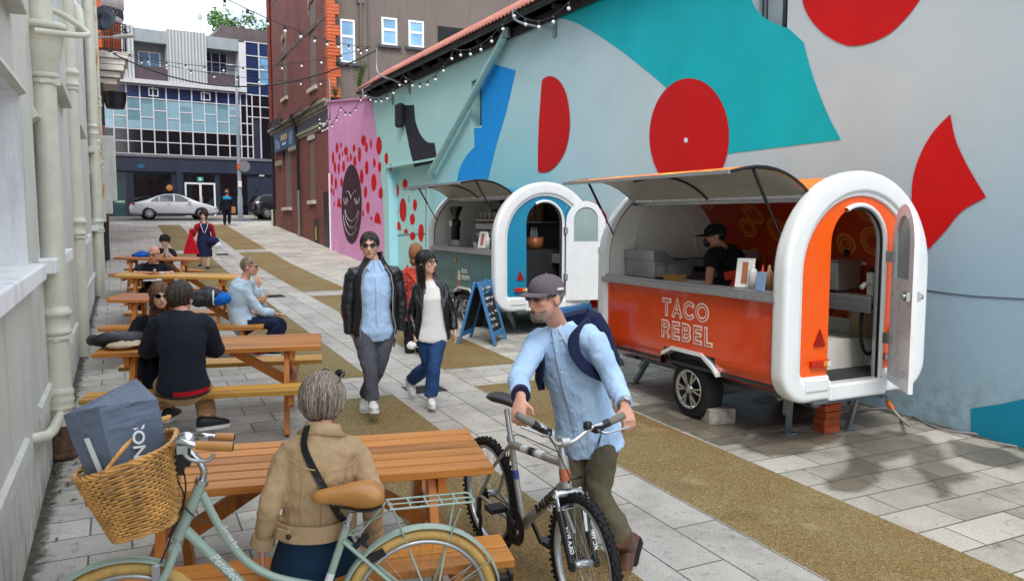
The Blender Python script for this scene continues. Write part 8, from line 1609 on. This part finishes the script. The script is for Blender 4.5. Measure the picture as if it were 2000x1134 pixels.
    for s in range(2): k.tube([p + Vector((0, 0, .006 * math.sin(i * .9 + s * 3.14))) for i, p in enumerate(P)], .0058, 6, closed=True)
    k.build('braided_rim', WK, bt); k = MB(); k.poly(ringp(.03, 48)); k.build('base', WK, bt)
    k = MB(); h0, h1 = off_ @ B(222, 896, -.16), off_ @ B(326, 826, .1)
    for s in range(3): k.tube([h0.lerp(h1, f) + Vector((0, .006 * math.cos(f * 30 + s * 2.1), .006 * math.sin(f * 30 + s * 2.1) + .04 * math.sin(math.pi * f))) for f in np.linspace(0, 1, 30)], .0062, 6)
    k.build('handle', WK, bt)
    # paper bag in the basket
    PB = plain('slate_blue_paper', '#606c7e', .5, var=.12, vs=4, bump=.5, bs=7, bd=.03); pb = thing('shopping_bag', 'slate blue paper shopping bag standing in the wicker basket', 'shopping bag', tuple(root_matrix(t) @ B(250, 900)), ang); o2 = root_matrix(pb).inverted() @ root_matrix(t); F = lambda px, py, y: o2 @ B(px, py, y)
    k = MB(); lo = [F(205, 985, -.07), F(255, 970, -.12), F(330, 940, .02), F(270, 960, .12)]; mi = [F(150, 850, -.08), F(218, 830, -.13), F(318, 835, .02), F(250, 830, .12)]; hi = [F(131, 803, -.06), F(205, 779, -.12), F(306, 782, .03), F(258, 748, .1)]
    rg = []
    for a, b_ in ((lo, mi), (mi, hi)):
        for f in np.linspace(0, 1, 7)[:-1 if a is lo else None]:
            c = [p.lerp(q, f) for p, q in zip(a, b_)]; row = []
            for i in range(4):
                for g in np.linspace(0, 1, 6)[:-1]: row.append(c[i].lerp(c[(i + 1) % 4], g) + Vector((mnoise.noise(c[i] * 9 + Vector((g * 3, f * 3, 0))), mnoise.noise(c[i] * 7 + Vector((9, g * 3, f * 4))), 0)) * .012 * math.sin(math.pi * g))
            rg.append(row)
    k.loft(rg, 0, False); k.build('paper_body', PB, pb, fix=True); k = MB(); a_, b_, c_ = lo[0].lerp(lo[1], .52), mi[0].lerp(mi[1], .5), hi[0].lerp(hi[1], .45); nrm = (mi[1] - mi[0]).cross(hi[0] - mi[0]).normalized(); nrm = nrm if nrm.y > 0 else -nrm; e = (mi[1] - mi[0]).normalized() * .011
    k.add([a_ + nrm * .008 - e + Vector((.0, 0, .04)), a_ + nrm * .008 + e + Vector((0, 0, .04)), b_ + nrm * .01 + e, b_ + nrm * .01 - e], [(0, 1, 2, 3)]); k.build('white_stripe', M_SASH, pb)
    ex = (mi[2] - mi[1]).normalized(); uz = (hi[1] - mi[1]); uz = (uz - ex * uz.dot(ex)).normalized(); nn = ex.cross(uz); nn = nn if nn.y > 0 else -nn; q = lo[1].lerp(mi[1], .55).lerp(lo[2].lerp(mi[2], .55), .55) + nn * .014; M4 = Matrix(((uz.x, -ex.x, nn.x, q.x), (uz.y, -ex.y, nn.y, q.y), (uz.z, -ex.z, nn.z, q.z), (0, 0, 0, 1)))
    flat_text(pb, 'NOS', M4, .068, M_SASH, .02, align='LEFT')
WICKER = plain('wicker', '#cf9a55', .38, var=.35, vs=14, bump=.2, bs=50); CRMW = plain('white_script', '#e2e6e2', .4)
city()
def mtb():
    ra = gnd(955, 962, .335); fa = gnd(1137, 1100, .335); d = Vector((fa[0] - ra[0], fa[1] - ra[1], 0)).normalized(); t = thing('mountain_bicycle', 'silver grey mountain bicycle with knobbly black tyres, held by the man in the cap', 'bicycle', (float(ra[0]), float(ra[1]), zg(ra[1])), 0, None, (0, R(1.5), math.atan2(d.y, d.x)))
    rr = .335; wheel(t, (0, 0, rr), (0, 1, 0), rr, .023, TYREB, 32, 70); fx = 1.03; sa = R(-4); wheel(t, (fx, 0, rr), (math.sin(-sa), math.cos(sa), 0), rr, .023, TYREB, 32, 70)
    bb = Vector((.42, 0, .30)); st = Vector((.26, 0, .74)); ht = Vector((.82, 0, .80)); hb = Vector((.865, 0, .665)); m = MB(); m.tube([st, bb], .017, 14); m.tube([st.lerp(bb, .06), ht.lerp(hb, .2)], .022, 14); m.tube([bb, hb.lerp(ht, .15)], .027, 14); m.tube([ht.lerp(hb, -.05), hb.lerp(ht, -.05)], .026, 14)
    for y in (-.06, .06): m.tube([st.lerp(bb, .08) + Vector((0, y * .3, 0)), Vector((.12, y * .8, .53)), Vector((0, y, rr))], .0105, 8); m.tube([bb + Vector((-.02, y * .5, 0)), Vector((.2, y * .8, .31)), Vector((0, y, rr))], .0115, 8)
    m.tube([bb + Vector((0, -.036, 0)), bb + Vector((0, .036, 0))], .026, 14); m.build('frame', BIKEGREY, t)
    k = MB(); k.tube([st.lerp(bb, .05), st.lerp(bb, -.36)], .0145, 12); k.tube([st.lerp(bb, .03), st.lerp(bb, -.04)], .022, 12); k.build('seat_post', ALU, t); k = MB(); s0 = st.lerp(bb, -.4); k.loft([[s0 + Vector((x, w * math.cos(R(a)), .03 + h * math.sin(R(a)))) for a in range(0, 360, 20)] for x, w, h in ((.15, .01, .01), (.12, .022, .018), (0, .04, .022), (-.07, .07, .028), (-.12, .07, .026), (-.14, .04, .015))]); k.build('saddle', M_TRIM, t, smooth=1)
    ax = (ht - hb).normalized(); cr = hb - ax * .03; k = MB(); lat = Vector((math.sin(-sa), math.cos(sa), 0)); fwd = Vector((math.cos(sa), math.sin(sa), 0)); fk = Vector((fx, 0, rr))
    k.tube([cr - lat * .075 - ax * .02, cr - lat * .06, cr + lat * .06, cr + lat * .075 - ax * .02], [.018, .022, .022, .018], 12); k.build('fork_crown', ALU, t); lo = MB(); up = MB()
    for s in (-1, 1): a = cr + lat * (.066 * s); e = fk + lat * (.066 * s) + Vector((.0, 0, .0)); up.tube([a + ax * .02, a.lerp(e, .3)], .0145, 12); lo.tube([a.lerp(e, .24), a.lerp(e, .3), e], [.019, .021, .017], 12); lo.obox(e, (.04, .02, .04))
    lo.tube([cr.lerp(fk, .2) - lat * .066 + fwd * .01, cr.lerp(fk, .12) + fwd * .035, cr.lerp(fk, .2) + lat * .066 + fwd * .01], .014, 8); up.build('fork_stanchion', CHROME, t); lo_o = lo.build('fork_leg', plain('fork_black', '#14161e', .35, coat=.3), t)
    k = MB()
    for s in (-1, 1): k.bar(cr.lerp(fk, .2) + lat * (.05 * s) + fwd * .035, cr.lerp(fk, .52) + lat * (.035 * s) + fwd * .04, .014, .02)
    k.tube([cr.lerp(fk, .18) - lat * .07 + fwd * .04, cr.lerp(fk, .14) + lat * .1 + fwd * .04], .004, 6); k.build('front_brake', ALU, t)
    Mi = root_matrix(t).inverted(); gl = Mi @ Vector(aty(1012, 811, 3.42)); gr = Mi @ Vector(aty(1216, 812, 3.36)); top = ht + ax * .09; c = top + fwd * .05; k = MB(); k.tube([ht, top], .018, 12); k.tube([top - fwd * .01, c], .019, 12); k.tube([c - lat * .022, c + lat * .022], .024, 14); k.build('stem', ALU, t)
    k = MB()
    for g in (gl, gr):
        s = 1 if (g - c).dot(lat) > 0 else -1; dd = (c - g).normalized(); k.tube(crom([c, c + lat * (.05 * s), g.lerp(c, .55) + Vector((0, 0, .012)), g.lerp(c, .25), g], 4, False), .0125, 10)
        o = MB(); o.tube([g - dd * .01, g + dd * .03, g + dd * .085], [.018, .019, .018], 14); o.build('grip', plain('grey_grip', '#77756c', .6), t); o = MB(); o.tube([g + dd * .087, g + dd * .125], [.021, .019], 14); o.obox(g + dd * .16 + Vector((0, 0, -.004)), (.05, .05, .035)); o.build('gear_shifter', M_TRIM, t)
        o = MB(); o.tube(crom([g + dd * .17 + fwd * .02, g + dd * .14 + fwd * .055 + Vector((0, 0, -.02)), g + dd * .05 + fwd * .06 + Vector((0, 0, -.035)), g - dd * .01 + fwd * .055 + Vector((0, 0, -.045))], 4, False), [.008] * 5 + [.006] * 8, 6); o.build('brake_lever', ALU, t)
    k.build('handlebar', ALU, t); k = MB(); k.lathe([(.022, 0), (.022, .03), (.012, .034), (0, .034)], gr.lerp(c, .62) + Vector((0, 0, .02)), n=14); k.build('bell', M_TRIM, t); k = MB()
    for a, b_, e in ((gl, .25, -.05), (gr, .25, .06), (gr, .3, .03)): s = a.lerp(c, .5); k.tube(crom([s, s + fwd * .07 + Vector((0, 0, .0)), c + fwd * .1 - ax * .12 + lat * e, ht - ax * .1 + fwd * .04, (hb + fwd * .01)], 5, False), .003, 5)
    k.tube(crom([ht + lat * .03, ht.lerp(st, .5) + Vector((0, .026, .02)), st + Vector((0, .02, .02)), Vector((.12, .05, .58)), Vector((.02, .06, .4))], 5, False), .003, 5); k.build('brake_cable', M_TRIM, t)
    k = MB()
    for q in range(30): a = 2 * math.pi * q / 30; k.obox(bb + Vector((.098 * math.cos(a), -.05, .098 * math.sin(a))), (.012, .004, .012), (0, -a, 0))
    k.lathe([(.05, -.003), (.098, -.003), (.098, .003), (.05, .003)], bb + Vector((0, -.05, 0)), (0, 1, 0), 30)
    for q in range(5): a = 2 * math.pi * q / 5; k.bar(bb + Vector((0, -.05, 0)), bb + Vector((.09 * math.cos(a), -.05, .09 * math.sin(a))), .016, .005, (0, 1, 0))
    k.build('chainring', M_TRIM, t); k = MB()
    for s in (-1, 1): e = bb + Vector((.15 * s * .5, .075 * s, -.15 * s * .6)); k.bar(bb + Vector((0, .06 * s, 0)), e, .026, .014, (0, 1, 0)); k.obox(e + Vector((0, .055 * s, 0)), (.09, .1, .025)); k.build('pedal_crank', M_TRIM, t); k = MB()
    k = MB()
    for q in range(6): k.lathe([(.02, 0), (.05 - .005 * q, 0), (.05 - .005 * q, .003), (.02, .003)], (0, -.03 - .005 * q, rr), (0, -1, 0), 20)
    k.obox((-.02, -.06, rr - .07), (.03, .02, .1)); k.lathe([(0, 0), (.03, 0), (.03, .006), (0, .006)], (-.02, -.06, rr - .12), (0, -1, 0), 14); k.obox((.0, -.06, rr - .18), (.02, .015, .12)); k.lathe([(0, 0), (.03, 0), (.03, .006), (0, .006)], (0.01, -.06, rr - .23), (0, -1, 0), 14); k.build('rear_gears', M_TRIM, t)
    k = MB(); k.tube([(.0, -.055, rr + .045), bb + Vector((0, -.055, .098))], .004, 5); k.tube([(.01, -.055, rr - .25), bb + Vector((0, -.055, -.098))], .004, 5); k.build('chain', M_TRIM, t)
    a, b_ = bb.lerp(hb, .42), bb.lerp(hb, .97); dd = (b_ - a).normalized(); upv = Vector((-dd.z, 0, dd.x)); 
    for y, s in ((-.0275, 1), (.0275, -1)):
        x = dd * s; u = upv; q0 = a if s > 0 else b_; nrm = Vector((0, -s, 0)); flat_text(t, 'RALEIGH', Matrix(((x.x, u.x, 0, q0.x - u.x * .017), (0, 0, nrm.y, y), (x.z, u.z, 0, q0.z - u.z * .017), (0, 0, 0, 1))), .062, M_TRIM, .03, align='LEFT', spacing=1.12)
    k = MB(); k.lathe([(.0272, -.03), (.0272, .03)], ht.lerp(hb, .6), ax, 14); k.build('head_badge', plain('badge_orange', '#b86a48', .5), t); k = MB(); k.lathe([(.0175, -.025), (.0175, .025)], st.lerp(bb, .42), (st - bb).normalized(), 12); k.build('blue_band', plain('band_blue', '#2b4f9a', .4), t)
    for f0, f1, m_ in ((.25, .36, M_SASH), (.4, .5, M_TRIM), (.54, .66, M_SASH)): k = MB(); A_, B_ = st.lerp(bb, .06), ht.lerp(hb, .2); k.tube([A_.lerp(B_, f0), A_.lerp(B_, f1)], .0224, 14, cap=False); k.build('tube_graphic', m_, t)
    for s, txt in ((-1, 'GILA FOX'), (1, 'XC 100')):
        a_ = cr + lat * (.066 * s); e = fk + lat * (.066 * s); P = a_.lerp(e, .82) + fwd * .0195; u = (a_ - e).normalized(); M4 = Matrix(((u.x, -lat.x * -1, fwd.x, P.x), (u.y, lat.y, fwd.y, P.y), (u.z, lat.z, fwd.z, P.z), (0, 0, 0, 1))); flat_text(t, txt, M4, .03, M_SASH, .02, align='LEFT')
mtb()
